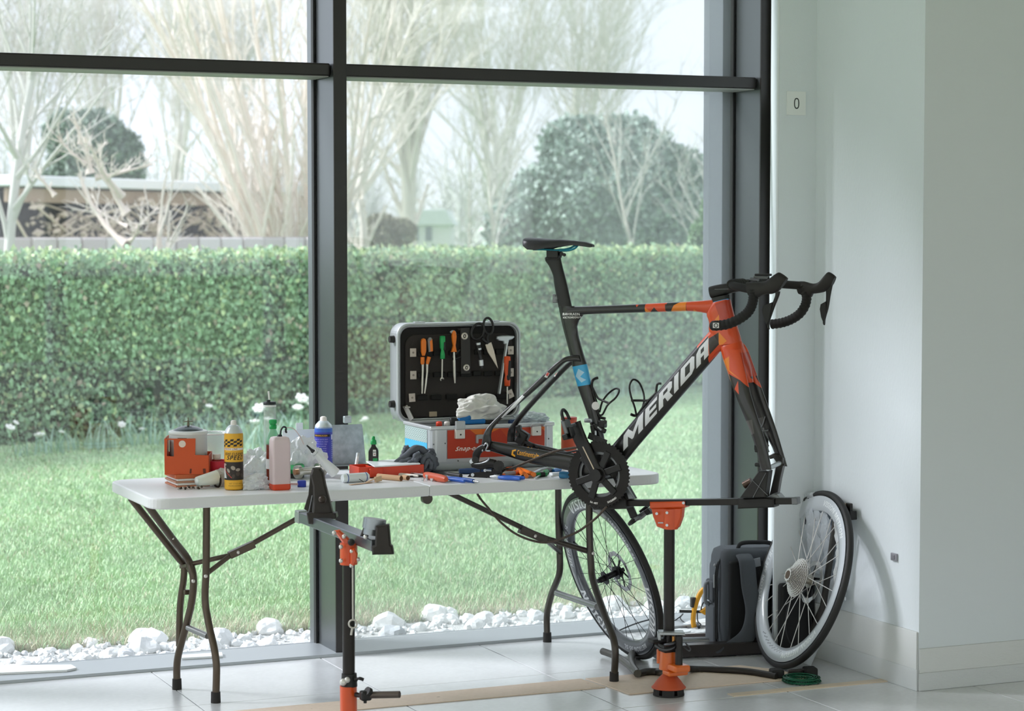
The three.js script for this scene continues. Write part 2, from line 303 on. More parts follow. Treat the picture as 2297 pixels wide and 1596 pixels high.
  const sc = part('small_stones', mg(scatter), stoneM[1], bed); sc.userData.kind = 'stuff';

  // leaf for hedge and evergreens: two bent halves
  const leaf = new THREE.BufferGeometry(); leaf.setAttribute('position', new THREE.Float32BufferAttribute([0, 0, 0, -0.5, 0.5, 0.16, 0.5, 0.5, 0.16, 0, 1, -0.1, 0, 0.5, 0], 3)); leaf.setIndex([0, 4, 1, 1, 4, 3, 0, 2, 4, 2, 3, 4]); leaf.computeVertexNormals();
  const leafM = M('#ffffff', 0.42, 0, { side: THREE.DoubleSide, transmission: 0.3, thickness: 0 });
  const leafMat2 = M('#ffffff', 0.55, 0, { side: THREE.DoubleSide });
  // hedge
  const A = V(-5.2, GY, -6.1), B = V(13.5, GY, -14.9), D = B.clone().sub(A), L = D.length(); D.normalize();
  const Nn = V(-D.z, 0, D.x), turn = Math.atan2(-D.z, D.x); if (Nn.z < 0) Nn.negate();
  const hedge = thing('hedge', 'long clipped green hedge across the back of the lawn', 'hedge', A);
  const body = new THREE.PlaneGeometry(L, 1.32, 120, 10);
  const top = 1.41, pos = body.attributes.position;
  for (let i = 0; i < pos.count; i++) pos.setZ(i, 0.10 * fbm(pos.getX(i) * 1.4, pos.getY(i) * 2, 1, 3) - 0.05);
  body.computeVertexNormals();
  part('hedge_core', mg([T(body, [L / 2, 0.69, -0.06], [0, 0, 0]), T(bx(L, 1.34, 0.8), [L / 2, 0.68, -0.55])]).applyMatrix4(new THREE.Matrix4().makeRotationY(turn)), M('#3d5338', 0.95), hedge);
  seed(21); list.length = 0; col.length = 0;
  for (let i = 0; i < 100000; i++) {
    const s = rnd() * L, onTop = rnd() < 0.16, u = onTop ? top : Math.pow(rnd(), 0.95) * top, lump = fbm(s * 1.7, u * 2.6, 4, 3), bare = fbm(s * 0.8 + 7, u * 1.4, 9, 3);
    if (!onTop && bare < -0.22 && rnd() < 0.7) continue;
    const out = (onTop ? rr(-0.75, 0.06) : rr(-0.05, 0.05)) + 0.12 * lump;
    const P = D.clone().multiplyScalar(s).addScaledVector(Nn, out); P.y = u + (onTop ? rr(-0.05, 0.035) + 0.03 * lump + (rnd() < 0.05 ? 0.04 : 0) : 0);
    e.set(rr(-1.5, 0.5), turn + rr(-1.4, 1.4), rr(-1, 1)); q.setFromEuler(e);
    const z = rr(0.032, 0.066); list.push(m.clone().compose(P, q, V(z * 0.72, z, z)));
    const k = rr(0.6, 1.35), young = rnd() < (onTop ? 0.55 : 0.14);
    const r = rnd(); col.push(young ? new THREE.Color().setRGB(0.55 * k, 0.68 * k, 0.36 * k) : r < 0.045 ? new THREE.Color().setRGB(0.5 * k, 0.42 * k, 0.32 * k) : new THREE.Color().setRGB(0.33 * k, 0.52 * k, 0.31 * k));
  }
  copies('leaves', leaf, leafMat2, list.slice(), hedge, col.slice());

  // flower clumps in front of the hedge
  const petal = flat(new THREE.SphereGeometry(1, 10, 6));
  const blade = (h, lean, a, w) => { const g = new THREE.PlaneGeometry(w, 1, 1, 5); g.translate(0, 0.5, 0); const p = g.attributes.position; for (let i = 0; i < p.count; i++) { const y = p.getY(i); p.setXYZ(i, p.getX(i) * (1 - y * 0.8), h * y * (1 - 0.18 * lean * y), lean * h * y * y * 0.7); } g.rotateY(a); g.computeVertexNormals(); return g; };
  const leafBlue = M('#a9c9b4', 0.6, 0, { side: THREE.DoubleSide }), whiteP = M('#f6f5f0', 0.6), green = M('#7fa878', 0.6);
  const clump = (px, py, n, h, spread, flowers, label, group) => {
    const P = ground(px, py + 10).add(V(0, 0, 0.1)), g = thing('flower_clump', label, 'flowers', P, 0, group), bs = [];
    for (let i = 0; i < n; i++) bs.push(T(blade(h * rr(0.55, 1), rr(0.1, 1.1), rr(0, 6.28), 0.018), [rr(-spread, spread), 0, rr(-0.12, 0.12)]));
    part('leaves', mg(bs), leafBlue, g);
    for (const [fx, fy, fs] of flowers) {
      const k = ppm(P), C = V((fx - px) / k / 0.92, (py - fy) / k, rr(-0.06, 0.06)), s = fs / k / 2;
      part('stem', rod(V(C.x * 0.8, 0, 0), C, 0.004, 0.003, 5), green, g);
      const pt = []; for (let i = 0; i < 6; i++) { const a = i / 6 * 6.28; pt.push(T(petal.clone(), [Math.cos(a) * 0.55, 0.25, Math.sin(a) * 0.55], [0, -a, 0.5], [0.62, 0.3, 0.42])); }
      pt.push(T(cy(0.36, 0.26, 0.6, 10), [0, 0.5, 0]));
      part('flower_head', T(mg(pt), C, [rr(-0.3, 0.9), rr(0, 6), rr(-0.5, 0.5)], s), whiteP, g);
    }
  };
  seed(31);
  clump(672, 992, 60, 0.36, 0.2, [[672, 886, 30], [660, 905, 24], [690, 898, 18]], 'tall white daffodils with blue-green leaves just left of the dark mullion');
  clump(585, 1000, 42, 0.3, 0.16, [[576, 907, 28], [570, 938, 24], [588, 930, 20]], 'white daffodils beside the cola bottle cap, left of the tallest clump');
  clump(505, 985, 46, 0.3, 0.5, [[465, 900, 16]], 'pale green flower foliage behind the yellow spray can');
  clump(350, 985, 60, 0.3, 0.6, [[268, 938, 18], [312, 950, 13]], 'low pale foliage with two white blooms left of the orange box');
  clump(170, 1000, 50, 0.26, 0.3, [], 'flowerless pale leaf clump at the hedge foot, second from the left');
  clump(80, 1010, 26, 0.16, 0.2, [[20, 946, 22], [37, 937, 14], [80, 965, 22], [125, 959, 13]], 'small white blooms at the hedge foot on the far left');
  clump(810, 985, 14, 0.12, 0.1, [[803, 932, 18], [815, 930, 14]], 'single white bloom seen just right of the dark mullion');
  clump(860, 915, 22, 0.3, 0.12, [], 'upright leaf tuft at the hedge foot left of the tool case lid');
  clump(960, 912, 40, 0.26, 0.5, [], 'leafy tuft at the hedge foot behind the open tool case');
  clump(1440, 880, 34, 0.24, 0.5, [], 'leafy tuft at the hedge foot seen through the bicycle frame');

  // bare trees: a trunk, limbs and ever finer twigs
  const grow = (out, p, d, len, r, level, o) => {
    const n = level < 2 ? 6 : 4, pts = [p.clone()], rs = [r], dir = d.clone();
    for (let i = 1; i <= n; i++) { dir.addScaledVector(V(rr(-1, 1), rr(-0.6, 1) * o.up, rr(-1, 1)), o.bend).normalize(); pts.push(pts[i - 1].clone().addScaledVector(dir, len / n)); rs.push(r * 0.62 * (1 - 0.62 * i / n)); }
    out[Math.min(level, 1)].push(tube(pts, rs, level === 0 ? 7 : level === 1 ? 5 : 3, false));
    if (level >= o.levels) return;
    const k = o.kids[level];
    for (let i = 0; i < k; i++) {
      const t = o.from[level] + (1 - o.from[level]) * (i + rnd()) / k, f = Math.min(n - 1, Math.floor(t * n)), q = pts[f].clone().lerp(pts[f + 1], t * n - f);
      const nd = dir.clone().multiplyScalar(0.75).add(V(rr(-1, 1), rr(-0.35, 0.8), rr(-1, 1)).multiplyScalar(o.spread)).normalize();
      grow(out, q, nd, len * o.shrink * rr(0.65, 1.1), Math.max(o.min, r * (1 - 0.5 * t) * 0.5), level + 1, o);
    }
  };
  const bark = (c) => M(c, 0.9);  // willows and far trees use bleached tones: distance haze put into the bark
  const footRow = (d) => HORIZON + (EYE.y - GY + 0.06) * FPX / d;                     // image row of the ground at that depth
  const tree = (label, base, limbs, o, c1, c2, group) => {
    const g = thing('bare_tree', label, 'tree', base, 0, group), out = [[], []];
    for (const [from, d, len, r] of limbs) grow(out, from, d.clone().normalize(), len, r, 0, o);
    part('trunk', mg(out[0]), bark(c1), g); const t = part('twigs', mg(out[1]), bark(c2), g); t.userData.kind = 'stuff';
  };
  const dirTo = (x0, y0, x1, y1, depth, dz = 0) => RT.clone().multiplyScalar((x1 - x0) / FPX * depth).add(V(0, (y0 - y1) / FPX * depth, 0)).addScaledVector(V(FW.x, 0, FW.z), dz);
  const limb = (bx0, x0, y0, x1, y1, depth, r, dz = 0) => { const P = RT.clone().multiplyScalar((x0 - bx0) / FPX * depth); P.y = rise(y0, depth) - GY; const d = dirTo(x0, y0, x1, y1, depth, dz); return [P, d, d.length(), r]; };
  seed(41);
  { // pollarded shrub tree with pale limbs, centre left
    const b = 289, d = 19.5, o = { levels: 2, kids: [8, 5], from: [0.25, 0.2], shrink: 0.42, spread: 0.75, bend: 0.16, up: 0.5, min: 0.007 };
    tree('low spreading tree with pale bare limbs in front of the dark shed', far(b, d), [limb(b, 289, footRow(d), 286, 470, d, 0.09), limb(b, 285, 550, 125, 440, d, 0.05, 0.6), limb(b, 125, 440, 75, 385, d, 0.03), limb(b, 286, 480, 205, 385, d, 0.05), limb(b, 205, 390, 182, 310, d, 0.045), limb(b, 182, 325, 168, 255, d, 0.03), limb(b, 275, 440, 195, 350, d, 0.04, -0.4), limb(b, 200, 370, 230, 318, d, 0.025), limb(b, 215, 400, 345, 378, d, 0.032), limb(b, 290, 520, 375, 468, d, 0.03, 0.5), limb(b, 195, 370, 120, 320, d, 0.03), limb(b, 290, 510, 180, 480, d, 0.026, 0.7), limb(b, 292, 540, 350, 515, d, 0.024, -0.4)], o, '#ded0c4', '#e6ddd2');
  }
  { // big willow behind the mullion
    const b = 690, d = 26, o = { levels: 2, kids: [10, 5], from: [0.15, 0.15], shrink: 0.34, spread: 0.45, bend: 0.09, up: 0.9, min: 0.0045 }, Lm = [];
    for (let i = 0; i < 22; i++) { const a = i / 21, x1 = 330 + a * 520 + rr(-30, 30); Lm.push(limb(b, 668 + a * 45, footRow(d), x1, rr(-120, 60), d, 0.075 * rr(0.7, 1.2), rr(-1.5, 1.5))); }
    for (let i = 0; i < 26; i++) Lm.push(limb(b, rr(640, 705), footRow(d), rr(540, 740), rr(330, 470), d, 0.013, rr(-1, 1)));
    tree('many-stemmed willow with tawny shoots fanning up behind the dark mullion', far(b, d), Lm, o, '#e6dccf', '#efe8de');
  }
  { // second willow, right pane
    const b = 812, d = 30, o = { levels: 3, kids: [12, 6, 2], from: [0.2, 0.15, 0.3], shrink: 0.36, spread: 0.5, bend: 0.1, up: 0.8, min: 0.005 }, Lm = [limb(b, 808, footRow(d), 800, 445, d, 0.17)];
    for (const [x1, y1, r] of [[792, 150, 0.035], [830, -60, 0.05], [880, -80, 0.055], [950, -60, 0.055], [1010, -40, 0.045], [1060, 20, 0.042], [905, 120, 0.035], [860, 40, 0.035], [985, 170, 0.03], [1085, 130, 0.03]]) Lm.push(limb(b, 803, 450, x1, y1, d, r, rr(-1.5, 1.5)));
    tree('willow with a stout white trunk and limbs leaning right, just right of the mullion', far(b, d), Lm, o, '#eee8de', '#efe9de');
  }
  // thin young trees with straight pale trunks
  const young = (x, d, y1, label, r = 0.05, c = '#cfcabf') => tree(label, far(x, d), [limb(x, x, footRow(d), x, y1, d, r)], { levels: 3, kids: [12, 5, 3], from: [0.45, 0.15, 0.2], shrink: 0.5, spread: 0.75, bend: 0.06, up: 1.1, min: 0.007 }, c, '#cfcec6');
  young(1445, 27, 250, 'young bare tree with a pale straight trunk in front of the evergreen dome', 0.055);
  young(1118, 31, 390, 'slim pale trunk at the left edge of the evergreen dome', 0.06);
  young(1577, 27, 380, 'slim bare trunk beside the right window frame', 0.045, '#b6b3a6');
  young(1055, 36, 330, 'faint slim tree between the pale house and the evergreen', 0.05);
  young(8, 20, 120, 'pale bare trunk at the far left edge of the view', 0.11, '#d4d2cc');
  // tall faint trees further away
  const tall = (x, d, y1, w, label, r, c = '#d8d4ce', c2 = '#dcd8d2') => { const Lm = [limb(x, x, footRow(d), x + rr(-14, 14), y1 + (590 - y1) * 0.35, d, r)]; for (let i = 0; i < 20; i++) Lm.push(limb(x, x + rr(-5, 5), rr(500, 330), x + rr(-w, w), y1 + rr(-40, 110), d, r * 0.2, rr(-2, 2))); tree(label, far(x, d), Lm, { levels: 3, kids: [9, 6, 3], from: [0.22, 0.15, 0.2], shrink: 0.4, spread: 0.6, bend: 0.1, up: 0.7, min: 0.009 }, c, c2); };
  tall(60, 42, -90, 90, 'tall grey birch-like tree above the left end of the shed', 0.14);
  tall(215, 48, -120, 120, 'tall faint tree rising behind the dark round evergreen', 0.16);
  tall(395, 52, -120, 110, 'tall faint tree between the dark evergreen and the willow', 0.16);
  tall(520, 46, -80, 90, 'tall faint tree behind the left half of the willow', 0.15);
  tall(925, 48, -90, 90, 'tall thick-trunked tree behind the leaning willow', 0.3, '#d4cfc4', '#d9d4c9');
  tall(1120, 56, -90, 170, 'tall pale tree with a wide crown left of the evergreen dome', 0.22, '#d6d4cb', '#dad8cf');
  tall(1290, 58, -60, 170, 'tall pale tree with a wide crown above the evergreen dome', 0.22, '#d6d4cb', '#dad8cf');

  // leafy evergreens
  const bush = (name, label, x, d, lumps, n, ls, c, group) => {
    const base = far(x, d), g = thing(name, label, 'tree', base, 0, group), cores = [], ms = [], cs = [];
    const tot = lumps.reduce((s, l) => s + l[2] * l[3], 0);
    for (const [lx, ly, rx, ry] of lumps) {
      const Cc = RT.clone().multiplyScalar((lx - x) / FPX * d); Cc.y = rise(ly, d) - GY; const a = rx / FPX * d, b = ry / FPX * d, s0 = rnd() * 50;
      const k = new THREE.IcosahedronGeometry(1, 5), p = k.attributes.position; for (let i = 0; i < p.count; i++) { const v = V(0, 0, 0).fromBufferAttribute(p, i), w = 0.9 + 0.28 * fbm(v.x * 2.2 + s0, v.y * 2.2, v.z * 2.2, 3); p.setXYZ(i, v.x * w * a, v.y * w * b, v.z * w * a * 0.8); }
      cores.push(T(k, Cc));
      const m2 = Math.round(n * rx * ry / tot);
      for (let i = 0; i < m2; i++) {
        const v = V(rr(-1, 1), rr(-1, 1), rr(-1, 1)); if (v.lengthSq() > 1) { i--; continue; } v.normalize(); if (v.dot(FW) > 0.35) continue;
        const lump = fbm(v.x * 2.2 + s0, v.y * 2.2, v.z * 2.2, 3), w = 0.93 + 0.28 * lump + rr(-0.09, 0.13);
        e.set(rr(-1.6, 1.6), rr(0, 6.28), rr(-1.6, 1.6)); q.setFromEuler(e); const z = ls * rr(0.6, 1.3);
        ms.push(m.clone().compose(V(v.x * w * a, v.y * w * b, v.z * w * a * 0.8).add(Cc), q, V(z * 0.75, z, z)));
        const f = rr(0.65, 1.3); cs.push(new THREE.Color().setRGB(c[0] * f, c[1] * f, c[2] * f));
      }
    }
    const cm = mg(cores); cm.computeVertexNormals(); part('crown', cm, M(new THREE.Color().setRGB(c[0] * 0.85, c[1] * 0.85, c[2] * 0.85), 0.95), g);
    copies('leaves', leaf, leafMat2, ms, g, cs);
    part('trunk', rod(V(0, 0, 0), V(0, rise(lumps[0][1], d) - GY, 0), 0.18, 0.08, 8), bark('#6d675c'), g);
  };
  seed(51);
  bush('evergreen_tree', 'wide dome-shaped dark evergreen in the right window pane', 1370, 33, [[1370, 455, 190, 175], [1255, 490, 140, 120], [1490, 480, 125, 150], [1350, 385, 120, 105], [1400, 335, 85, 70], [1300, 330, 90, 62], [1180, 520, 90, 70], [1580, 530, 50, 80]], 42000, 0.1, [0.37, 0.47, 0.41]);  // both evergreen trees greyed and paled, distance haze put into the leaves
  bush('evergreen_tree', 'small dark round evergreen behind the shed on the left', 205, 40, [[205, 330, 95, 75], [160, 300, 55, 45], [250, 360, 75, 60], [205, 420, 110, 60]], 14000, 0.11, [0.29, 0.37, 0.30]);
  bush('evergreen_bush', 'bright green bush against the right window frame', 1590, 24, [[1588, 535, 38, 42], [1600, 500, 26, 60], [1612, 440, 20, 40]], 7000, 0.06, [0.22, 0.36, 0.18]);
  bush('evergreen_bush', 'low brownish-green bush beside the white willow trunk', 850, 34, [[855, 540, 45, 55], [905, 525, 26, 30]], 6000, 0.07, [0.36, 0.36, 0.26]);

  // the long dark shed behind the hedge on the left
  const sd = 24, p0 = far(20, sd + 0.4), p1 = far(640, sd + 5.2), dv = p1.clone().sub(p0), SL = dv.length();
  const shed = thing('shed', 'long low dark shed with a pale flat roof edge behind the hedge', 'building', p0, Math.atan2(-dv.z, dv.x));
  const hs = rise(415, sd);
  part('roof', T(rb(SL + 0.6, 0.12, 3.2, 0.02), [SL / 2, hs + 0.1, -1.3]), M('#e9ecef', 0.7), shed);
  part('fascia', T(rb(SL + 0.5, 0.16, 0.06, 0.01), [SL / 2, hs - 0.06, 0.18]), M('#a5917e', 0.85), shed);
  seed(61);
  const boards = ['#14161b', '#1a1a1d', '#221f1e'].map((c) => M(c, 0.8));
  const bn = 34; for (let i = 0; i < bn; i++) { const w = SL / bn; part('board', T(rb(w - 0.015, hs - 0.25, 0.05, 0.008), [(i + 0.5) * w, (hs - 0.25) / 2 + 0.05, 0 + rr(-0.01, 0.01)]), boards[Math.floor(rnd() * 3)], shed); }
  part('back_wall', T(bx(SL, hs, 2.6), [SL / 2, hs / 2, -1.4]), boards[0], shed);
  // dry creepers on the shed front
  const vine = []; for (let i = 0; i < 170; i++) { const x = rr(0.1, SL - 0.1), pts = [V(x, rr(0, 0.2), rr(0.12, 0.35))], h = rr(0.5, hs - 0.1); for (let k = 1; k <= 5; k++) pts.push(V(x + rr(-0.5, 0.5) * k / 2, h * k / 5, rr(0.08, 0.32))); vine.push(tube(smooth(pts, 10), rr(0.008, 0.022), 4, false)); }
  const dead = []; for (let i = 0; i < 2600; i++) { const x = rr(0, SL), f = fbm(x * 0.7, 3, 1, 2), y = rr(0.1, hs - 0.05); if (fbm(x * 0.8, y * 1.6, 5, 3) + (y < 1.2 ? 0.1 : 0) < 0.02) continue; dead.push(T(new THREE.OctahedronGeometry(rr(0.03, 0.085), 0), [x, y, rr(0.06, 0.3)], [rnd() * 3, rnd() * 3, 0], [1, 0.6, 0.4])); }
  const cr = solo('creeper', T(mg([...vine, ...dead]), p0, [0, 0, 0]), M('#cdbfae', 0.9), 'dry tangled creeper over the front of the dark shed', 'creeper', null, 'stuff');
  cr.geometry.translate(-p0.x, -p0.y, -p0.z); cr.position.copy(p0); cr.rotation.y = shed.rotation.y;
  // pale low wall before the shed
  const w0 = far(-60, 20.4), w1 = far(760, 23.6), wd = w1.clone().sub(w0), WL = wd.length(), hw = rise(532, 21.5) - GY;
  const gw = thing('garden_wall', 'low pale stone wall just behind the hedge', 'wall', w0, Math.atan2(-wd.z, wd.x));
  const stn = ['#d9d2cf', '#cfc6c4', '#e1dcd9'].map((c) => M(c, 0.9)), cols = 16, rows = 5;
  for (let j = 0; j < rows; j++) for (let i = 0; i < cols; i++) { const w = WL / cols, h = hw / rows; part('stone', T(rb(w - 0.02, h - 0.02, 0.25, 0.015, 1), [(i + 0.5 + (j % 2) * 0.5) * w, (j + 0.5) * h, rr(-0.015, 0.015)]), stn[Math.floor(rnd() * 3)], gw); }
  part('mortar', T(bx(WL, hw, 0.2), [WL / 2, hw / 2, 0]), M('#bdb4b0', 0.95), gw);
  // pale house far off in the right pane
  const hd = 62, hb = far(965, hd), house = thing('house', 'small pale house far behind the hedge left of the bicycle saddle', 'building', hb, -YAW);
  const hy = (y) => rise(y, hd) - GY, hx = (x) => (x - 965) / FPX * hd;
  part('wall', T(bx(hx(1010) - hx(915), hy(505), 5), [hx(962), hy(505) / 2, -2.5]), M('#d7dcd8', 0.8), house);
  const rf = extrude(poly([[hx(905), 0], [hx(1020), 0], [hx(1000), hy(470) - hy(505)], [hx(925), hy(470) - hy(505)]]), 5.4, 0.02);
  part('roof', T(rf, [0, hy(505), -5.2]), M('#cfdad6', 0.8), house);
  for (const x of [932, 962]) { const f = part('window', T(rb(0.26, 0.5, 0.06, 0.01), [hx(x), hy(525), 0.02]), M('#e4e8e6', 0.6), house); part('pane', T(bx(0.2, 0.42, 0.02), [hx(x), hy(525), 0.055]), M('#7d8a8c', 0.15), f); }
  // distant tree belt closes the horizon
  const belt = thing('tree_belt', 'faint belt of distant bare trees along the horizon', 'trees', V(0, 0, 0), 0, null, 'stuff');
  seed(71); const bt = [];
  for (let i = 0; i < 70; i++) { const x = rr(-300, 1900), d = rr(85, 120), b = far(x, d), h = rr(3.5, 7); for (let k = 0; k < 26; k++) { const y = h * rr(0.2, 0.8), tip = b.clone().add(V(rr(-2, 2), y + rr(0.4, 2.2), rr(-2, 2))); bt.push(tube([b.clone().add(V(0, y * 0.6, 0)), b.clone().add(V(rr(-0.6, 0.6), y, rr(-0.6, 0.6))), tip], [0.06, 0.04, 0.02], 3, false)); } bt.push(tube([b, b.clone().add(V(0, h, 0))], [0.14, 0.05], 4, false)); }
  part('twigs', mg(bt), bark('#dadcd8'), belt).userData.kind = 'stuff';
  const hz = []; for (let i = 0; i < 60; i++) { const x = -500 + i * 42, d = rr(100, 125), b = far(x, d); hz.push(T(new THREE.IcosahedronGeometry(1, 2), [b.x, 0.4, b.z], [0, rnd() * 6, 0], [rr(2.5, 4), rr(1.2, 2.4), 2])); }
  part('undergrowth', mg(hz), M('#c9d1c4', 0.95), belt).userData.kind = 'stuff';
}

// ---------- the racing bicycle in its repair stand ----------
const STAND = V(0.799, 0, 1.317);                          // foot of the stand column on the floor
const BANG = 26 * Math.PI / 180;
const BF = RT.clone().multiplyScalar(Math.cos(BANG)).addScaledVector(V(Math.sin(YAW), 0, -Math.cos(YAW)), -Math.sin(BANG));   // bicycle's forward direction
const BN = BF.clone().cross(V(0, 1, 0));                    // its right side, towards us
const BTURN = -Math.atan2(BF.z, BF.x);
const bp = (x, y, off = 0) => { const P = onPlane(x, y, STAND.clone().addScaledVector(BN, off), BN).sub(STAND); return V(P.dot(BF), P.y, off); };
const bw = (x, y, off = 0) => onPlane(x, y, STAND.clone().addScaledVector(BN, off), BN);
const bl2 = (list, off = 0) => list.map(([x, y, o]) => bp(x, y, o ?? off));
// tube between two outlines: pairs of edge points, half width across, power of the section
function aero(pairs, widths, offs = 0, N = 18, pw = 0.8) {
  return loft(pairs.map(([xa, ya, xb, yb], i) => {
    const o = Array.isArray(offs) ? offs[i] : offs, w = Array.isArray(widths) ? widths[i] : widths, a = bp(xa, ya, o), b = bp(xb, yb, o), c = a.clone().add(b).multiplyScalar(0.5), h = a.clone().sub(c);
    return Array.from({ length: N }, (_, k) => { const t = -k / N * 2 * Math.PI, cs = Math.cos(t), sn = Math.sin(t); return c.clone().addScaledVector(h, Math.sign(cs) * Math.abs(cs) ** pw).add(V(0, 0, w * Math.sign(sn) * Math.abs(sn) ** pw)); });
  }));
}
const DENSE = (pairs, n = 3) => { const out = []; for (let i = 0; i < pairs.length - 1; i++) for (let k = 0; k < n; k++) { const p = pairs[Math.max(i - 1, 0)], a = pairs[i], b = pairs[i + 1], q = pairs[Math.min(i + 2, pairs.length - 1)], t = k / n; out.push(a.map((_, j) => 0.5 * (2 * a[j] + (b[j] - p[j]) * t + (2 * p[j] - 5 * a[j] + 4 * b[j] - q[j]) * t * t + (3 * a[j] - p[j] - 3 * b[j] + q[j]) * t ** 3))); } out.push(pairs.at(-1)); return out; };
// paint: one side view of the frame in the bicycle's own length and height
const PU0 = -0.78, PW = 1.3, PV0 = 0.66, PH = 0.76, PXW = 2048, PXH = 1200;
const cu = (x, y, off = 0.02) => { const p = bp(x, y, off); return [(p.x - PU0) / PW * PXW, (1 - (p.y - PV0) / PH) * PXH]; };
const sideUV = (g) => { const p = g.attributes.position, uv = new Float32Array(p.count * 2); for (let i = 0; i < p.count; i++) { uv[i * 2] = (p.getX(i) - PU0) / PW; uv[i * 2 + 1] = (p.getY(i) - PV0) / PH; } g.setAttribute('uv', new THREE.BufferAttribute(uv, 2)); return g; };
const paintTex = canvasTex(PXW, PXH, (g, w, h) => {
  g.fillStyle = '#0f0d0c'; g.fillRect(0, 0, w, h);
  const P = (c, pts, off) => { g.fillStyle = c; g.beginPath(); pts.forEach(([x, y], i) => { const q = cu(x, y, off); if (i) g.lineTo(...q); else g.moveTo(...q); }); g.fill(); };
  const OR = '#d6480f', YO = '#ea8216', DK = '#2a1a14', RD = '#b93409';
  // top tube facets and head tube
  P(OR, [[1537, 660], [1690, 660], [1690, 800], [1617, 782], [1588, 815], [1590, 745], [1575, 712], [1540, 712]]);
  P(OR, [[1446, 665], [1494, 665], [1494, 712], [1446, 712]]); P(DK, [[1456, 702], [1467, 690], [1476, 702]]); P(YO, [[1446, 690], [1458, 700], [1446, 704]]);
  P(DK, [[1491, 683], [1512, 683], [1503, 698], [1492, 699]]); P(YO, [[1511, 685], [1538, 670], [1538, 712], [1503, 700]]); P(OR, [[1424, 684], [1431, 684], [1428, 690]]);
  P(YO, [[1556, 694], [1562, 700], [1552, 700]]);
  P(RD, [[1604, 682], [1640, 670], [1652, 730], [1618, 720]]);
  P(YO, [[1604, 718], [1614, 706], [1614, 726]]);
  // front of the down tube
  P(OR, [[1560, 790], [1592, 740], [1600, 750], [1625, 780], [1606, 806], [1588, 797]]);
  P(DK, [[1590, 760], [1614, 746], [1614, 772], [1592, 796]]); P(YO, [[1614, 745], [1632, 765], [1617, 778], [1613, 772]]);
  P('#141210', [[1588, 748], [1590, 800], [1560, 860], [1540, 800]]);
  P('#e8571c', [[1562, 777], [1588, 745], [1589, 752], [1564, 782]]);
  // fork
  P(OR, [[1610, 776], [1670, 760], [1705, 845], [1760, 930], [1722, 900], [1700, 880], [1668, 852], [1641, 838], [1636, 858], [1612, 800]]);
  P(YO, [[1623, 810], [1641, 799], [1643, 830], [1671, 852], [1637, 830]]); P(DK, [[1641, 838], [1664, 853], [1660, 884], [1642, 866]]); P(OR, [[1664, 853], [1667, 884], [1656, 872]]);
  P(DK, [[1681, 846], [1700, 842], [1698, 866], [1692, 868]]); P(RD, [[1663, 790], [1683, 800], [1700, 842], [1680, 846]]);
  // blue band with its pale chevron on the seat tube
  P('#2aa3d8', [[1278, 824], [1320, 816], [1330, 862], [1288, 869]]); P('#a9cfe6', [[1296, 828], [1309, 836], [1300, 846], [1313, 853], [1303, 859], [1289, 845]]);
  // red and white label on the seat stay
  P('#d8d4d2', [[1226, 835], [1232, 838], [1226, 849], [1220, 846]], 0.05); P('#c23a34', [[1227, 836], [1231, 838], [1227, 845], [1223, 842]], 0.05);
  P('#e9ebec', [[1172, 886], [1178, 890], [1132, 940], [1127, 937]], 0.05);
  // writing
  const words = (txt, x0, y0, x1, y1, hx, hy, font, color, off = 0.02, base = 1) => {
    const o = cu(x0, y0, off), a = cu(x1, y1, off), u = cu(x0 + hx, y0 + hy, off); g.save(); g.font = font; const L = g.measureText(txt).width, s = 100;
    g.setTransform((a[0] - o[0]) / L, (a[1] - o[1]) / L, -(u[0] - o[0]) / s * base, -(u[1] - o[1]) / s * base, o[0], o[1]); g.fillStyle = color; g.fillText(txt, 0, 0); g.restore();
  };
  words('BAHRAIN', 1259, 708, 1299, 708, 0.8, -7.5, 'bold 130px sans-serif', '#f0f0ee', 0.02, 0.8);
  words('VICTORIOUS', 1260, 715, 1300, 714.5, 0.8, -5.5, 'bold 130px sans-serif', '#f0f0ee', 0.02, 0.8);
  words('Continental', 1161, 1020, 1204, 1029, 1.5, -12, 'bold 128px sans-serif', '#f3a712', 0.05, 0.95);
  P('#f3a712', [[1151, 1010], [1159, 1008], [1159, 1012], [1154, 1013], [1153, 1018], [1158, 1022], [1157, 1026], [1149, 1021]], 0.05); P('#f3a712', [[1205, 1020], [1210, 1022], [1208, 1029], [1205, 1029]], 0.05);
  words('MERIDA', 1240, 822, 1254, 806, -2, -5, 'bold 120px sans-serif', '#e8e8e8', 0.04, 0.8);
  // large letters up the down tube: stems stay upright, feet follow the tube
  const o = cu(1399, 1013), a = cu(1590, 797), u = cu(1399, 974);
  g.save(); g.setTransform((a[0] - o[0]) / 680, (a[1] - o[1]) / 680, (u[0] - o[0]) / 100, (u[1] - o[1]) / 100, o[0], o[1]); g.fillStyle = '#dfe1e4';
  const L = (...ps) => { g.beginPath(); for (const p of ps) p.forEach(([x, y], i) => i ? g.lineTo(x, y) : g.moveTo(x, y)); g.fill('evenodd'); };
  L([[0, 0], [0, 92], [36, 100], [78, 52], [118, 100], [160, 100], [160, 0], [122, 0], [122, 58], [84, 12], [72, 12], [38, 54], [38, 0]]);                                  // M
  L([[176, 0], [176, 100], [272, 100], [272, 78], [212, 78], [212, 61], [266, 61], [266, 40], [212, 40], [212, 23], [272, 23], [272, 0]]);                                 // E
  L([[286, 0], [286, 100], [372, 100], [392, 86], [392, 52], [372, 40], [398, 0], [356, 0], [336, 38], [322, 38], [322, 0]], [[322, 80], [356, 80], [356, 60], [322, 60]]); // R
  L([[408, 0], [408, 100], [444, 100], [444, 0]]);                                                                                                                          // I
  L([[460, 0], [460, 100], [548, 100], [570, 82], [570, 18], [548, 0]], [[496, 78], [534, 78], [534, 24], [496, 24]]);                                                     // D
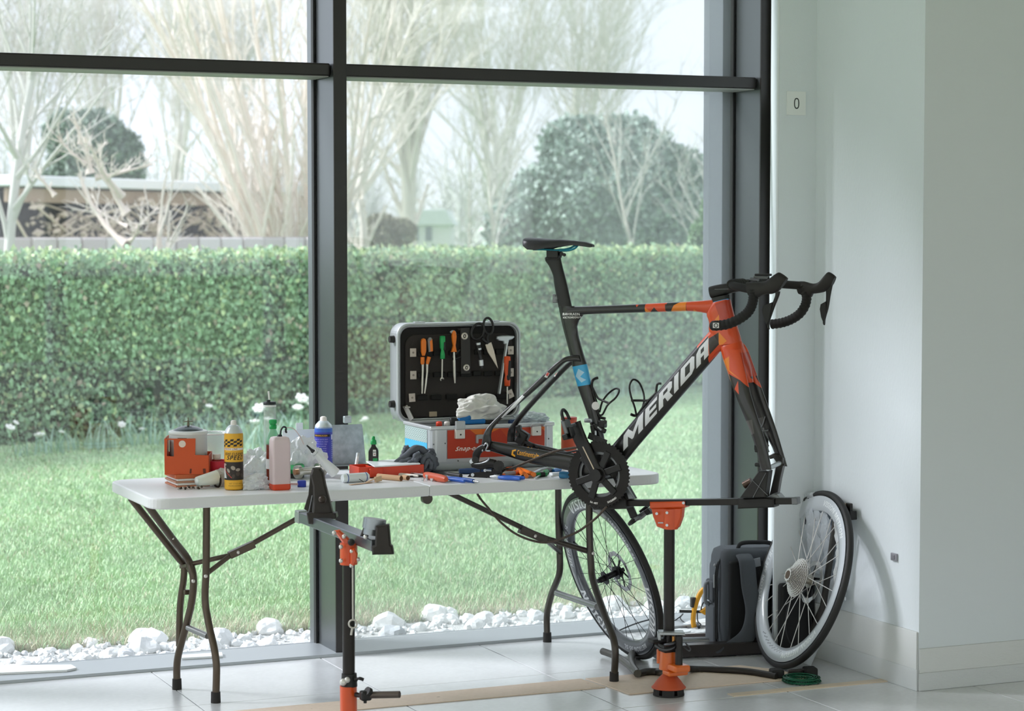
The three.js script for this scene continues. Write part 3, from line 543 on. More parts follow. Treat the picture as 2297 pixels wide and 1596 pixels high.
  L([[584, 0], [584, 82], [606, 100], [680, 100], [680, 0], [644, 0], [644, 32], [620, 32], [620, 0]], [[620, 78], [644, 78], [644, 54], [620, 54]]);                      // A
  g.restore();
  P('#4a4745', [[1676, 944], [1691, 941], [1696, 972], [1683, 978]], 0.05);
});
const PAINT = M('#ffffff', 0.36, 0, { map: paintTex, clearcoat: 0.4, clearcoatRoughness: 0.1 });
const CARBON = M('#100e0d', 0.4, 0), BLACK = M('#100f0f', 0.55), SATIN = M('#151312', 0.42, 0.1), RUBBER = M('#191817', 0.75), STEEL = M('#b9bdc1', 0.28, 0.9), DULL = M('#77797b', 0.42, 0.8), TAPE = M('#141210', 0.7, 0, { bumpMap: rep(GRAIN, 6, 6), bumpScale: 0.0004 }), CHAINM = M('#4d443d', 0.4, 0.75), ORANGE = M('#dc5010', 0.36, 0, { clearcoat: 0.5, clearcoatRoughness: 0.2 });
const bike = thing('road_bicycle', 'black and orange racing bicycle without wheels, clamped in an orange repair stand', 'bicycle', STAND, BTURN);
{
  const BBP = bp(1343, 1066, 0.045); BBP.z = 0;
  const frame = [];
  frame.push(aero(DENSE([[1254, 687, 1290, 687], [1254.5, 694, 1312, 700], [1263, 732, 1294.5, 733], [1278.5, 792, 1309, 796], [1285, 824, 1317.5, 822], [1297, 869, 1327, 866], [1321, 938, 1345, 935], [1330, 985, 1355, 985], [1332, 1060, 1362, 1050]]), 0.015));
  frame.push(aero(DENSE([[1276, 687.5, 1276, 712], [1304, 687.5, 1318, 706], [1400, 684, 1400, 703], [1500, 679, 1500, 700], [1560, 676, 1556, 699], [1604, 672, 1596, 706]]), [...Array(16).fill(0.019)]));
  frame.push(aero(DENSE([[1598, 680, 1637.5, 671], [1586, 703, 1643, 694], [1592, 724, 1651, 724], [1592, 745, 1659, 752], [1612, 776, 1663, 768]]), [0.022, 0.024, 0.025, 0.025, 0.025, 0.025, 0.026, 0.027, 0.027, 0.028, 0.028, 0.028, 0.028]));
  frame.push(aero(DENSE([[1600, 730, 1640, 780], [1590, 746, 1616, 790], [1563, 776, 1601, 806], [1470, 886, 1502, 920], [1378, 995, 1406, 1033], [1345, 1035, 1385, 1078]]), 0.024));
  frame.push(orient(cy(0.026, 0.026, 0.088, 24), BBP.clone().add(V(0, 0, -0.044)), BBP.clone().add(V(0, 0, 0.044))));
  // stays, near and far
  frame.push(aero(DENSE([[1300, 797, 1304, 812], [1276, 798.6, 1284, 811], [1259, 806, 1266, 815], [1230, 830, 1238, 842], [1175, 883, 1182, 892], [1123, 929, 1131.6, 934], [1096, 956, 1106, 961], [1085.5, 974, 1101, 979], [1081, 995, 1102, 992], [1080, 1008, 1096, 1012]]), 0.009, [...Array(28)].map((_, i) => 0.012 + 0.055 * Math.min(1, i / 20))));
  frame.push(aero(DENSE([[1292, 806, 1298, 817], [1270, 816, 1280, 822], [1213, 876, 1220, 884], [1172, 921, 1179, 930], [1149, 951, 1160, 956], [1140, 967, 1157, 972], [1138, 990, 1156, 988], [1140, 1003, 1154, 1006]]), 0.009, [...Array(22)].map((_, i) => -0.012 - 0.055 * Math.min(1, i / 16))));
  frame.push(aero(DENSE([[1084, 990, 1082, 1008], [1101, 989.5, 1095, 1011], [1190, 1005.5, 1194, 1041], [1283, 1022, 1274, 1056], [1330, 1034, 1324, 1078]]), 0.009, [...Array(13)].map((_, i) => 0.064 - 0.038 * i / 12)));
  frame.push(aero(DENSE([[1140, 990, 1141, 1004], [1200, 996, 1200, 1012], [1290, 1018, 1288, 1034], [1335, 1030, 1330, 1060]]), 0.009, [...Array(10)].map((_, i) => -0.066 + 0.03 * i / 9)));
  part('frame', sideUV(mg(frame)), PAINT, bike, 'black carbon frame with orange facets and white lettering');
  // fork: two blades and crown
  const fk = [];
  fk.push(aero(DENSE([[1617, 778, 1663, 766], [1619, 786, 1668, 780], [1624, 806, 1676, 802], [1632, 830, 1684, 826], [1642, 862, 1690, 858]]), [0.027, 0.029, 0.031, 0.033, 0.034, 0.035, 0.035, 0.034, 0.033, 0.031, 0.028, 0.024, 0.016]));
  fk.push(aero(DENSE([[1620, 786, 1663, 784], [1632, 829, 1671.5, 829], [1649, 885, 1683, 880], [1677, 953, 1700, 938], [1695, 1005, 1717, 990], [1703, 1042, 1730, 1049], [1708, 1056, 1728, 1053]]), [...Array(19)].map((_, i) => 0.014 - 0.0055 * i / 18), [...Array(19)].map((_, i) => 0.026 + 0.03 * Math.min(1, i / 8))));
  fk.push(aero(DENSE([[1622, 776, 1662, 766], [1634, 788, 1677, 784], [1656, 829, 1698, 842], [1680, 885, 1718, 897], [1706, 953, 1742, 966], [1733, 1005, 1758, 1020], [1746, 1042, 1766, 1047]]), [...Array(19)].map((_, i) => 0.014 - 0.0055 * i / 18), [...Array(19)].map((_, i) => -0.02 - 0.03 * Math.min(1, i / 8))));
  part('fork', sideUV(mg(fk)), PAINT, bike, 'orange to black carbon fork');
  part('brake_hose', mg([stube(bl2([[1676, 900], [1694, 945], [1706, 962], [1712, 950], [1716, 935]], -0.035), 0.0025, 20, 6), stube(bl2([[1668, 885], [1690, 930], [1712, 985], [1725, 1015]], -0.02), 0.0028, 20, 6), rod(bp(1706, 968, -0.03), bp(1724, 966, -0.03), 0.004), rod(bp(1712, 985, -0.03), bp(1722, 1003, -0.03), 0.006)]), DULL, bike);
  part('brake_lug', mg([T(rb(0.014, 0.02, 0.03), bp(1699, 1004, 0.05)), T(rb(0.02, 0.014, 0.03), bp(1702, 1010, 0.05)), T(rb(0.03, 0.012, 0.02), bp(1704, 1043, 0.052))]), BLACK, bike);
  // seatpost and saddle
  part('seatpost', sideUV(aero(DENSE([[1222.5, 578, 1257.7, 578], [1224, 586, 1258.5, 584], [1232, 597, 1262, 600], [1241, 618, 1267, 620], [1244, 640, 1272, 640], [1253.5, 690, 1283, 690]]), 0.012)), SATIN, bike);
  part('seat_clamp', mg([T(rb(0.046, 0.032, 0.036, 0.006), bp(1243, 570)), T(rb(0.05, 0.012, 0.026, 0.004), bp(1241, 580)), rod(bp(1260, 570, -0.025), bp(1260, 570, 0.03), 0.007), rod(bp(1266, 572, -0.02), bp(1266, 572, 0.03), 0.006)]), SATIN, bike);
  part('number_bracket', mg([T(rb(0.022, 0.03, 0.014, 0.003), bp(1247, 670)), rod(bp(1243, 663, -0.01), bp(1243, 663, 0.012), 0.004), rod(bp(1246, 675, -0.01), bp(1246, 675, 0.012), 0.004)]), DULL, bike);
  { // saddle shell: stations from tail to nose
    const st = [[1186, 533.5, 545, 0.05, 0.02], [1192, 533.5, 552, 0.067, 0.018], [1202, 534, 560, 0.07, 0.014], [1220, 535, 561, 0.066, 0.012], [1240, 537, 556, 0.052, 0.01], [1263, 537.5, 553, 0.032, 0.008], [1289, 540, 550, 0.02, 0.006], [1315, 543, 553.5, 0.018, 0.005], [1327, 547, 555.5, 0.016, 0.003], [1331, 549, 554.5, 0.010, 0.002]];
    const rings = st.map(([x, yt, yb, w, dip]) => { const a = bp(x, yt), b = bp(x, yb), N = 20; return Array.from({ length: N }, (_, k) => { const t = -k / N * 2 * Math.PI, s = Math.sin(t), c = Math.cos(t), z = w * Math.sign(s) * Math.abs(s) ** 0.7; const hh = a.y - b.y; return V(a.x, c >= 0 ? a.y - hh * (1 - c ** 0.55) * 0.96 : b.y + hh * (x < 1260 ? 0.55 : 0.12) * (-c), z); }); });
    const sd = part('saddle', loft(rings), M('#26262a', 0.42), bike);
    part('rail', mg([-0.022, 0.022].map((z) => stube([bp(1196, 560, z), bp(1218, 560, z), bp(1256, 561, z), bp(1276, 558, z * 0.8), bp(1292, 550, z * 0.3)], 0.0035, 20, 6)).concat([stube([bp(1256, 563, 0.022), bp(1276, 562, 0.022), bp(1290, 557, 0.02), bp(1296, 551, 0.01)], 0.0035, 16, 6)])), M('#14798c', 0.35, 0.3), sd, 'teal saddle rails');
  }
  // spacer, stem, bar and tape
  const sp = part('headset_spacer', aero([[1597, 669, 1636, 661], [1599.5, 682, 1638, 672]], 0.021), CARBON, bike);
  part('stripe', aero([[1598.6, 679, 1637.4, 669.5], [1599.6, 682, 1638, 672]], 0.0215), M('#4f9fd6', 0.4), sp, 'blue stripe');
  part('stem', aero(DENSE([[1592.5, 643, 1598, 670], [1604, 640, 1614, 668], [1628, 635.5, 1636, 660], [1650, 632, 1660, 654], [1684, 627, 1688, 648]]), [0.021, 0.021, 0.021, 0.0205, 0.02, 0.02, 0.019, 0.018, 0.0175, 0.017, 0.0165, 0.016, 0.016]), SATIN, bike);
  part('stem_inlay', aero([[1608, 647.5, 1608, 651], [1662, 646.5, 1662, 649.5]], 0.0225), DULL, bike);
  const C0 = bp(1678, 639), NO = 0.195;
  const bar = part('handlebar', stube([bp(1689, 651, NO), C0.clone().add(V(0.0, 0.002, 0.15)), C0.clone().add(V(-0.002, 0.004, 0.06)), C0.clone().add(V(-0.002, 0.004, -0.06)), C0.clone().add(V(0, 0.002, -0.15)), bp(1797, 641, -NO)], 0.0135, 40, 12), TAPE, bike);
  const wrap = (pts, off, cap) => { const P = smooth(bl2(pts, off), 52), rs = P.map((_, i) => 0.0146 + 0.0026 * Math.abs(((i / 3) % 1) - 0.5) * 2); part('drop', tube(P, rs, 12), TAPE, bar); };
  wrap([[1690, 650], [1690, 668], [1686.5, 685], [1677.5, 701], [1659, 715.5], [1632, 727.5], [1603, 731.5]], NO);
  wrap([[1799, 643], [1809, 664], [1807, 683], [1795, 703], [1776, 716.5], [1754, 724.5], [1730, 728]], -NO);
  for (const z of [-1, 1]) part('tape_wrap', tube(smooth([C0.clone().add(V(-0.002, 0.004, z * 0.05)), C0.clone().add(V(-0.002, 0.004, z * 0.11)), C0.clone().add(V(0, 0.003, z * 0.16))], 16), [...Array(17)].map((_, i) => 0.0165 + 0.0015 * Math.cos(i * 2.1)), 12), TAPE, bar);
  const e0 = bp(1600, 731.3, NO), e1 = bp(1611, 730.5, NO), pl = part('bar_plug', tube([bp(1594, 731.3, NO), bp(1598, 731.3, NO), e1], [0.011, 0.0158, 0.0163], 14), BLACK, bar);
  part('plug_sticker', T(rb(0.021, 0.017, 0.002, 0.0008), bp(1606, 730.5, NO + 0.0165)), M('#dcdcda', 0.5), pl); part('ring', T(new THREE.TorusGeometry(0.006, 0.0012, 6, 20), bp(1606, 730.5, NO + 0.0178)), BLACK, pl);
  // hoods with levers
  const hood = (top, bot, off) => part('brake_hood', aero(DENSE(top.map((t, i) => [...t, ...bot[i]])), [...Array((top.length - 1) * 3 + 1)].map((_, i, a) => 0.013 + 0.005 * Math.sin(i / a.length * 3.1)), off, 18, 0.85), M('#201d1b', 0.6), bike);
  const h1 = hood([[1674, 634], [1695, 633], [1716, 631], [1730, 622], [1740, 614.5], [1748, 611.5], [1758, 616.5], [1767, 624]], [[1680, 664], [1700, 668], [1712, 662], [1722, 660], [1731, 660], [1740, 657], [1748, 652.5], [1753, 646]], NO);
  const h2 = hood([[1786, 632], [1804, 631.5], [1824, 636.5], [1838, 632], [1850, 618], [1858, 610.5], [1868, 614.5], [1875, 621]], [[1792, 660], [1818, 668], [1824, 660], [1830, 659], [1840, 657.5], [1850, 655], [1859, 649], [1866, 642]], -NO);
  const lever = (h, L, R, pad, off) => { part('brake_lever', aero(DENSE(L.map((p, i) => [...p, ...R[i]])), 0.006, off), SATIN, h); part('shift_paddle', extrude(poly(pad.map(([x, y]) => { const q = bp(x, y, off + 0.008); return [q.x, q.y]; })), 0.004, 0.001).translate(0, 0, off + 0.006), BLACK, h); };
  lever(h1, [[1738, 654], [1739, 664], [1728, 692], [1722, 716], [1722, 733], [1725, 739]], [[1750, 654], [1748, 664], [1737, 692], [1727, 722], [1726, 735], [1727, 739]], [[1733, 678], [1712, 686], [1709, 697], [1713, 713], [1720, 730], [1726, 715]], NO);
  lever(h2, [[1852, 640], [1853, 662], [1852, 688], [1848, 712], [1846, 724], [1848, 729]], [[1868, 640], [1863.5, 662], [1859, 690], [1852, 716], [1851, 727], [1850, 730]], [[1853, 676], [1841, 683], [1839, 694], [1842, 712], [1848, 727], [1853, 700]], -NO);
  part('computer_mount', mg([T(rb(0.045, 0.008, 0.03), bp(1708, 620, -0.02)), T(rb(0.03, 0.012, 0.02), bp(1692, 627, 0)), rod(bp(1690, 622, 0.02), bp(1722, 624, 0.0), 0.004)]), DULL, bike);
  part('computer', T(rb(0.05, 0.008, 0.034, 0.003), bp(1712, 617, -0.02)), BLACK, bike);
  // bottle cages
  const cage = (lines) => part('bottle_cage', mg(lines.map(([pts, r]) => stube(bl2(pts), r, 26, 7))), CARBON, bike);
  cage([[[[1342, 935, 0], [1338, 905, 0], [1329, 878, 0], [1328, 858, 0.01], [1333, 851, 0], [1341, 848, -0.01]], 0.005], [[[1329, 870, -0.01], [1336, 885, 0], [1341, 893, 0], [1352, 899, 0.02], [1366, 905, 0.03]], 0.004], [[[1346, 932, 0], [1352, 930, 0.02], [1364, 908, 0.035], [1381, 893, 0.02], [1389, 877, 0], [1382, 872, -0.02], [1364, 884, -0.035], [1351, 902, -0.02], [1345, 925, 0]], 0.0035], [[[1338, 905, 0], [1345, 935, 0], [1358, 940, 0]], 0.005]]);
  cage([[[[1428, 935, 0], [1424, 915, 0.015], [1415, 888, 0.03], [1412, 866, 0.02], [1420, 852, 0], [1432, 857, -0.02], [1441, 874, -0.035], [1445, 896, -0.02], [1440, 920, 0]], 0.0035], [[[1416, 899, 0.02], [1435, 899, 0.0], [1455, 898, 0], [1470, 884, 0], [1475, 862, 0], [1483, 861, 0]], 0.0042], [[[1428, 935, 0], [1450, 905, 0], [1474, 880, 0]], 0.005], [[[1415, 930, 0.01], [1424, 933, 0], [1432, 930, 0]], 0.005]]);
  part('warning_sticker', T(cy(0.014, 0.014, 0.002, 20), bp(1336, 911, 0.016), [Math.PI / 2, 0, 0]), M('#d8d6d2', 0.5), bike);
  // chainset
  const RO = bp(1344, 1065, 0.058), ringS = (R, r, teeth, hole) => { const p = []; for (let i = 0; i < teeth; i++) for (const [a, q] of [[0.1, R - 0.004], [0.36, R], [0.6, R], [0.86, R - 0.004]]) { const t = (i + a) / teeth * 2 * Math.PI; p.push([q * Math.cos(t), q * Math.sin(t)]); } const h = Array.from({ length: 60 }, (_, k) => [hole * Math.cos(-k / 60 * 6.2832), hole * Math.sin(-k / 60 * 6.2832)]); return poly(p, [h]); };
  const scribe = canvasTex(1024, 1024, (g) => { g.fillStyle = '#1d1a18'; g.fillRect(0, 0, 1024, 1024); g.translate(512, 512); g.fillStyle = '#e8e6e2'; g.font = 'bold 40px sans-serif'; g.textAlign = 'center'; const put = (s, a0, st) => [...s].forEach((c, i) => { g.save(); g.rotate(a0 - i * st); g.fillText(c, 0, 440); g.restore(); }); put('SHIMANO', -0.36, 0.055); put('54-40T', 0.3, 0.05); });
  const ring = extrude(ringS(0.1135, 0, 54, 0.077), 0.005, 0.0007, 1, 4); const ruv = ring.attributes.position, nuv = ring.attributes.uv; for (let i = 0; i < ruv.count; i++) nuv.setXY(i, 0.5 + ruv.getX(i) / 0.236, 0.5 + ruv.getY(i) / 0.236);
  const cs = part('chainring', T(ring, RO), M('#ffffff', 0.38, 0.45, { map: scribe }), bike, 'large toothed chainring with white lettering');
  part('inner_chainring', T(extrude(ringS(0.084, 0, 40, 0.067), 0.003, 0.0005, 1, 4), RO.clone().add(V(0, 0, -0.008))), DULL, bike);
  const sp2 = []; for (const a of [0.35, 1.15, 2.4, 3.5, 4.4, 5.5]) { const c = V(Math.cos(a), Math.sin(a), 0); sp2.push(bar_(RO.clone().add(c.clone().multiplyScalar(0.012)).add(V(0, 0, 0.008)), RO.clone().add(c.clone().multiplyScalar(0.086)).add(V(0, 0, 0.004)), 0.024, 0.010)); }
  function bar_(a, b, w, t) { const d = b.clone().sub(a), L = d.length(), y = d.normalize(), z = V(0, 0, 1), x = y.clone().cross(z).normalize(); return rb(w, L, t, 0.004).applyMatrix4(new THREE.Matrix4().makeBasis(x, y, z)).translate(...a.clone().add(b).multiplyScalar(0.5).toArray()); }
  part('spider', mg([...sp2, T(cy(0.03, 0.03, 0.02, 28), RO.clone().add(V(0, 0, 0.006)), [Math.PI / 2, 0, 0])]), SATIN, bike);
  const CE = bp(1291, 954, 0.075), CC = bp(1338, 1063, 0.075);
  const crank = part('crank_arm', mg([aero(DENSE([[1280, 952, 1302, 944], [1283, 980, 1311, 970], [1304, 1024, 1330, 1012], [1328, 1073, 1352, 1060], [1338, 1082, 1354, 1074]]), 0.008, 0.07), T(cy(0.021, 0.023, 0.026, 24), RO.clone().add(V(0, 0, 0.022)), [Math.PI / 2, 0, 0])]), SATIN, bike);
  part('crank_label', aero([[1306, 1003, 1308.5, 1002], [1337, 1066, 1339.5, 1065]], 0.0012, 0.0785), M('#c9b9a4', 0.4, 0.5), crank);
  const ax = CC.clone().sub(CE), CB = CE.clone().add(ax.clone().multiplyScalar(2)).setZ(-0.07), CC2 = CC.clone().setZ(-0.07);
  part('crank_arm', mg([bar_(CC2, CB, 0.026, 0.014), orient(cy(0.012, 0.012, 0.14, 16), CC2, CC)]), SATIN, bike);
  const pedal = (P, s, tip) => { const g = [orient(cy(0.0065, 0.0075, 0.06, 14), P, P.clone().add(V(0, 0, s * 0.062)))], c = P.clone().add(V(0, 0, s * 0.062)), r = (q) => T(q, c, [0, 0, tip]);
    const m = part('pedal', mg([...g, r(T(rb(0.05, 0.014, 0.05, 0.005), [0, 0, 0]))]), DULL, bike);
    part('pedal_cage', mg([r(tube(smooth([V(-0.02, 0.006, -0.024), V(-0.048, 0.004, -0.018), V(-0.058, 0.004, 0), V(-0.048, 0.004, 0.018), V(-0.02, 0.006, 0.024)], 16), 0.0055, 7)), r(T(rb(0.02, 0.02, 0.056, 0.004), [0.032, -0.006, 0])), r(T(rb(0.034, 0.008, 0.03, 0.003), [0.02, 0.012, 0]))]), CARBON, m); return m; };
  pedal(CE.clone().setZ(0.082), 1, -1.25);
  pedal(CB.clone().setZ(-0.078), -1, 0.7);
  // front derailleur, caliper
  part('front_derailleur', mg([T(rb(0.05, 0.016, 0.012, 0.004), bp(1345, 962, 0.04), [0, 0, -0.4]), T(rb(0.022, 0.026, 0.03, 0.005), bp(1352, 952, 0.03)), T(rb(0.014, 0.05, 0.012, 0.004), bp(1331, 970, 0.045), [0, 0, 0.2]), T(rb(0.07, 0.022, 0.004, 0.001), bp(1340, 986, 0.06), [0, 0, -0.35]), rod(bp(1357, 947, 0.03), bp(1357, 947, 0.055), 0.007), rod(bp(1334, 984, 0.05), bp(1334, 984, 0.062), 0.006)]), SATIN, bike);
  parts('derailleur_link', [T(rb(0.006, 0.034, 0.006, 0.002), bp(1336, 978, 0.058)), rod(bp(1341, 959, 0.045), bp(1350, 966, 0.05), 0.004), T(rb(0.03, 0.014, 0.02, 0.004), bp(1321, 944, 0.02))], STEEL, bike);
  part('brake_caliper', mg([T(rb(0.04, 0.05, 0.03, 0.008), bp(1172, 983, -0.05), [0, 0, -0.5]), T(rb(0.018, 0.05, 0.02, 0.005), bp(1166, 970, -0.045), [0, 0, 0.25]), rod(bp(1160, 975, -0.06), bp(1160, 975, -0.03), 0.007), T(rb(0.05, 0.012, 0.016, 0.004), bp(1184, 994, -0.045), [0, 0, -0.35])]), SATIN, bike);
  part('brake_pipe', stube([bp(1184, 992, -0.045), bp(1220, 1006, -0.04), bp(1262, 1016, -0.03), bp(1300, 1010, -0.02)], 0.0032, 20, 6), CARBON, bike);
  // rear derailleur
  const rd = part('rear_derailleur', mg([aero(DENSE([[1084, 996, 1096, 1010], [1072, 1002, 1084, 1014], [1062, 1014, 1078, 1020], [1060, 1030, 1074, 1034], [1062, 1042, 1074, 1040]]), 0.008, 0.085), aero(DENSE([[1060, 1036, 1062, 1050], [1078, 1036, 1080, 1054], [1096, 1030, 1104, 1052], [1110, 1032, 1120, 1056]]), 0.014, 0.09), rod(bp(1119, 1046, 0.06), bp(1119, 1046, 0.1), 0.019), rod(bp(1066, 1032, 0.07), bp(1066, 1032, 0.1), 0.012)]), M('#1d1a19', 0.35, 0.3), bike);
  part('hanger', mg([stube([bp(1082, 1013, 0.09), bp(1086, 1000, 0.09), bp(1091, 995, 0.09), bp(1094, 1000, 0.09), bp(1090, 1011, 0.09), bp(1100, 1012, 0.09)], 0.003, 22, 6), stube([bp(1064, 1042, 0.1), bp(1084, 1039, 0.1), bp(1094, 1034, 0.1), bp(1098, 1028, 0.1)], 0.0035, 16, 6), rod(bp(1058, 1036, 0.08), bp(1058, 1036, 0.102), 0.008), rod(bp(1066, 1043, 0.08), bp(1066, 1043, 0.1), 0.006)]), STEEL, rd);
  const pul = (x, y, R) => { const g = extrude(ringS(R, 0, 12, 0.005), 0.003, 0.0005, 1, 3); return T(g, bp(x, y, 0.088)); };
  part('pulley', pul(1116, 1052, 0.024), BLACK, rd); part('pulley', pul(1068, 1082, 0.026), BLACK, rd);
  const pts = [[1124, 1046], [1126, 1060], [1104, 1066], [1084, 1078], [1078, 1094], [1062, 1094], [1049, 1070], [1056, 1062], [1100, 1058]].map(([x, y]) => { const q = bp(x, y, 0.1); return [q.x, q.y]; });
  part('cage_plate', mg([extrude(poly(pts), 0.003, 0.0006).translate(0, 0, 0.099), extrude(poly(pts), 0.002, 0.0004).translate(0, 0, 0.082)]), M('#211e1c', 0.35, 0.3), rd);
  parts('cage_bolt', [rod(bp(1060, 1066, 0.1), bp(1060, 1066, 0.106), 0.006), rod(bp(1088, 1056, 0.1), bp(1088, 1056, 0.106), 0.005), T(rb(0.03, 0.006, 0.006, 0.002), bp(1094, 1056, 0.104))], STEEL, rd);
  // chain: links along its slack path
  const path = smooth([...bl2([[1300, 1004], [1283, 1006], [1250, 1012], [1190, 1034], [1150, 1050], [1128, 1057], [1121, 1068], [1108, 1060], [1090, 1070], [1074, 1066], [1056, 1070], [1052, 1084], [1063, 1094]], 0.07), ...bl2([[1076, 1117], [1100, 1146], [1116.5, 1165.7], [1133, 1181], [1154.6, 1197], [1182.7, 1210], [1216, 1217.5], [1240.6, 1215], [1265, 1207], [1298.5, 1192], [1323, 1174], [1340, 1160], [1361, 1137]], 0.06)], 900), links = [];
  let acc = 0, n = 0; for (let i = 1; i < path.length; i++) { const d = path[i].distanceTo(path[i - 1]); acc += d; if (acc > 0.0116) { acc = 0; const t = path[i].clone().sub(path[Math.max(0, i - 3)]).normalize(), g = rb(0.0165, 0.0082, n++ % 2 ? 0.0068 : 0.005, 0.003, 1); g.rotateZ(Math.atan2(t.y, t.x)); g.translate(path[i].x, path[i].y, path[i].z); links.push(g); } }
  const chm = part('chain', mg(links), CHAINM, bike, 'slack greasy chain hanging below the table edge');
}

// ---------- repair stands ----------
// a part whose geometry is given in room coordinates
const wp = (name, geo, mat, g, label) => { geo.translate(-g.position.x, -g.position.y, -g.position.z); return part(name, geo, mat, g, label); };
const sub = (name, geo, mat, m, g, label) => { geo.translate(-g.position.x, -g.position.y, -g.position.z); return part(name, geo, mat, m, label); };
// plate cut to an outline in a plane facing along N, thick t, centred on the plane
function plate(outline, N, t, bevel = 0.002, holes = []) {
  const n = N.clone().normalize(), xa = V(0, 1, 0).cross(n).normalize(), ya = n.clone().cross(xa), o = outline[0], f = (p) => { const d = p.clone().sub(o); return [d.dot(xa), d.dot(ya)]; };
  const g = extrude(poly(outline.map(f), holes.map((h) => h.map(f))), t, bevel, 1, 4); g.translate(0, 0, -t / 2);
  return g.applyMatrix4(new THREE.Matrix4().makeBasis(xa, ya, n)).translate(o.x, o.y, o.z);
}
const BLK = M('#1c1a18', 0.5, 0.1), ANOD = M('#2a2826', 0.32, 0.5), ALU = M('#c4c9cd', 0.34, 0.75);
const P2 = (list, f) => list.map(([x, y]) => f(x, y));
{
  const g = thing('repair_stand', 'orange and black repair stand holding the bicycle by bottom bracket and fork', 'repair stand', STAND);
  const b0 = bw(1392, 1129), b1 = bw(1784, 1124), q = (x, y, o = 0) => bw(x, y, o);
  wp('bar', bar(b0, b1, 0.034, 0.021, 0.003), ANOD, g);
  wp('bar_end', bar(bw(1779, 1124), bw(1792, 1123.7), 0.036, 0.023, 0.003), DULL, g);
  wp('slider', plate(P2([[1661, 1117], [1724, 1115], [1742, 1117], [1742, 1137], [1661, 1140]], q), BN, 0.06, 0.004), BLK, g);
  wp('fork_block', plate(P2([[1664, 1116], [1706, 1056], [1729, 1056], [1726, 1078], [1721, 1115]], (x, y) => bw(x, y, 0.025)), BN, 0.045, 0.003), BLK, g);
  wp('web_line', mg([rod(bw(1689, 1117, 0.05), bw(1718, 1062, 0.05), 0.0012, 0.0012, 5), rod(bw(1686, 1076, 0.05), bw(1722, 1112, 0.05), 0.0012, 0.0012, 5)]), DULL, g);
  wp('knob', mg([orient(cy(0.013, 0.013, 0.03, 16), bw(1684, 1081, 0.02), bw(1671, 1088, 0.02)), T(cy(0.008, 0.008, 0.034, 12), [0, 0, 0])].slice(0, 1)), M('#4a3a30', 0.35, 0.6), g);
  wp('fork_arm', plate(P2([[1727, 1022], [1738, 1017], [1750, 1019], [1759, 1029], [1760, 1040], [1752, 1075], [1746, 1112], [1728, 1112], [1740, 1062], [1745, 1038], [1738, 1028], [1730, 1030]], (x, y) => bw(x, y, -0.045)), BN, 0.03, 0.003), M('#3a3836', 0.3, 0.5), g);
  wp('axle', rod(bw(1722, 1052, 0.06), bw(1757, 1036, -0.06), 0.008), ALU, g);
  wp('clamp_lever', plate(P2([[1722, 1116], [1740, 1106], [1748, 1108], [1756, 1117], [1738, 1120]], (x, y) => bw(x, y, -0.02)), BN, 0.05, 0.003), M('#8c8f90', 0.35, 0.6), g);
  wp('cradle', mg([plate(P2([[1322, 1112], [1398, 1104], [1412, 1121], [1412, 1140], [1340, 1142], [1328, 1128]], q), BN, 0.07, 0.004), plate(P2([[1400, 1092], [1408, 1092], [1424, 1120], [1400, 1122]], q), BN, 0.05, 0.003)]), BLK, g);
  wp('cradle_wedge', plate(P2([[1402, 1094], [1409, 1094], [1424, 1119], [1411, 1120]], (x, y) => bw(x, y, 0.03)), BN, 0.012, 0.002), M('#85898c', 0.35, 0.6), g);
  // orange head
  const hd = wp('head_bracket', mg([plate(P2([[1463, 1125], [1541, 1124], [1542, 1138], [1463, 1140]], q), BN, 0.05, 0.004), plate(P2([[1463, 1139], [1534, 1138], [1532, 1160], [1524, 1182], [1518, 1187], [1492, 1187], [1476, 1181], [1468, 1160]], q), BN, 0.03, 0.005), rod(bw(1505, 1142), bw(1505, 1187), 0.0245, 0.0245, 24)]), ORANGE, g);
  const bolts = []; for (const [x, y] of [[1533, 1129], [1496, 1151], [1496, 1179], [1473, 1153]]) bolts.push(orient(cy(0.0048, 0.0048, 0.006, 10), bw(x, y, 0.024), bw(x, y, 0.031)));
  bolts.forEach((b) => sub('bolt', b, ALU, hd, g));
  sub('slot', plate(P2([[1476, 1172], [1488, 1172], [1488, 1175], [1476, 1175]], (x, y) => bw(x, y, 0.016)), BN, 0.003, 0.0005), ALU, hd, g);
  const up = (h) => STAND.clone().setY(h), hOf = (y) => bw(1504, y).y;
  wp('column', rod(up(hOf(1452)), up(hOf(1185)), 0.0185, 0.0185, 24), M('#2b2826', 0.28, 0.45), g);
  // quick clamp and orange foot casting
  const r1 = RT.clone(), X = (x, y, f = 0) => { const k = ppm(STAND); return STAND.clone().addScaledVector(r1, (x - 1502) / k).addScaledVector(V(FW.x, 0, FW.z), -f).setY(hOf(y)); };
  wp('clamp_plate', mg([plate(P2([[1478, 1414], [1534, 1415], [1536, 1421], [1478, 1421]], (x, y) => X(x, y, 0.02)), FW, 0.075, 0.002), plate(P2([[1475, 1415], [1482, 1416], [1482, 1432], [1476, 1432]], (x, y) => X(x, y, 0.03)), FW, 0.05, 0.002)]), M('#a3a7a8', 0.35, 0.6), g);
  [stube([X(1470, 1445, 0.04), X(1490, 1452, 0.06), X(1507, 1448, 0.06), X(1514, 1444, 0.05)], 0.005, 14, 7), stube([X(1490, 1442, 0.05), X(1504, 1438, 0.06), X(1514, 1436, 0.05)], 0.006, 10, 7), stube([X(1532, 1447, 0.03), X(1546, 1456, 0.04), X(1548, 1453, 0.04), X(1538, 1440, 0.03)], 0.0028, 14, 6)].forEach((q2) => wp('clamp_lever', q2, M('#55565a', 0.3, 0.7), g));
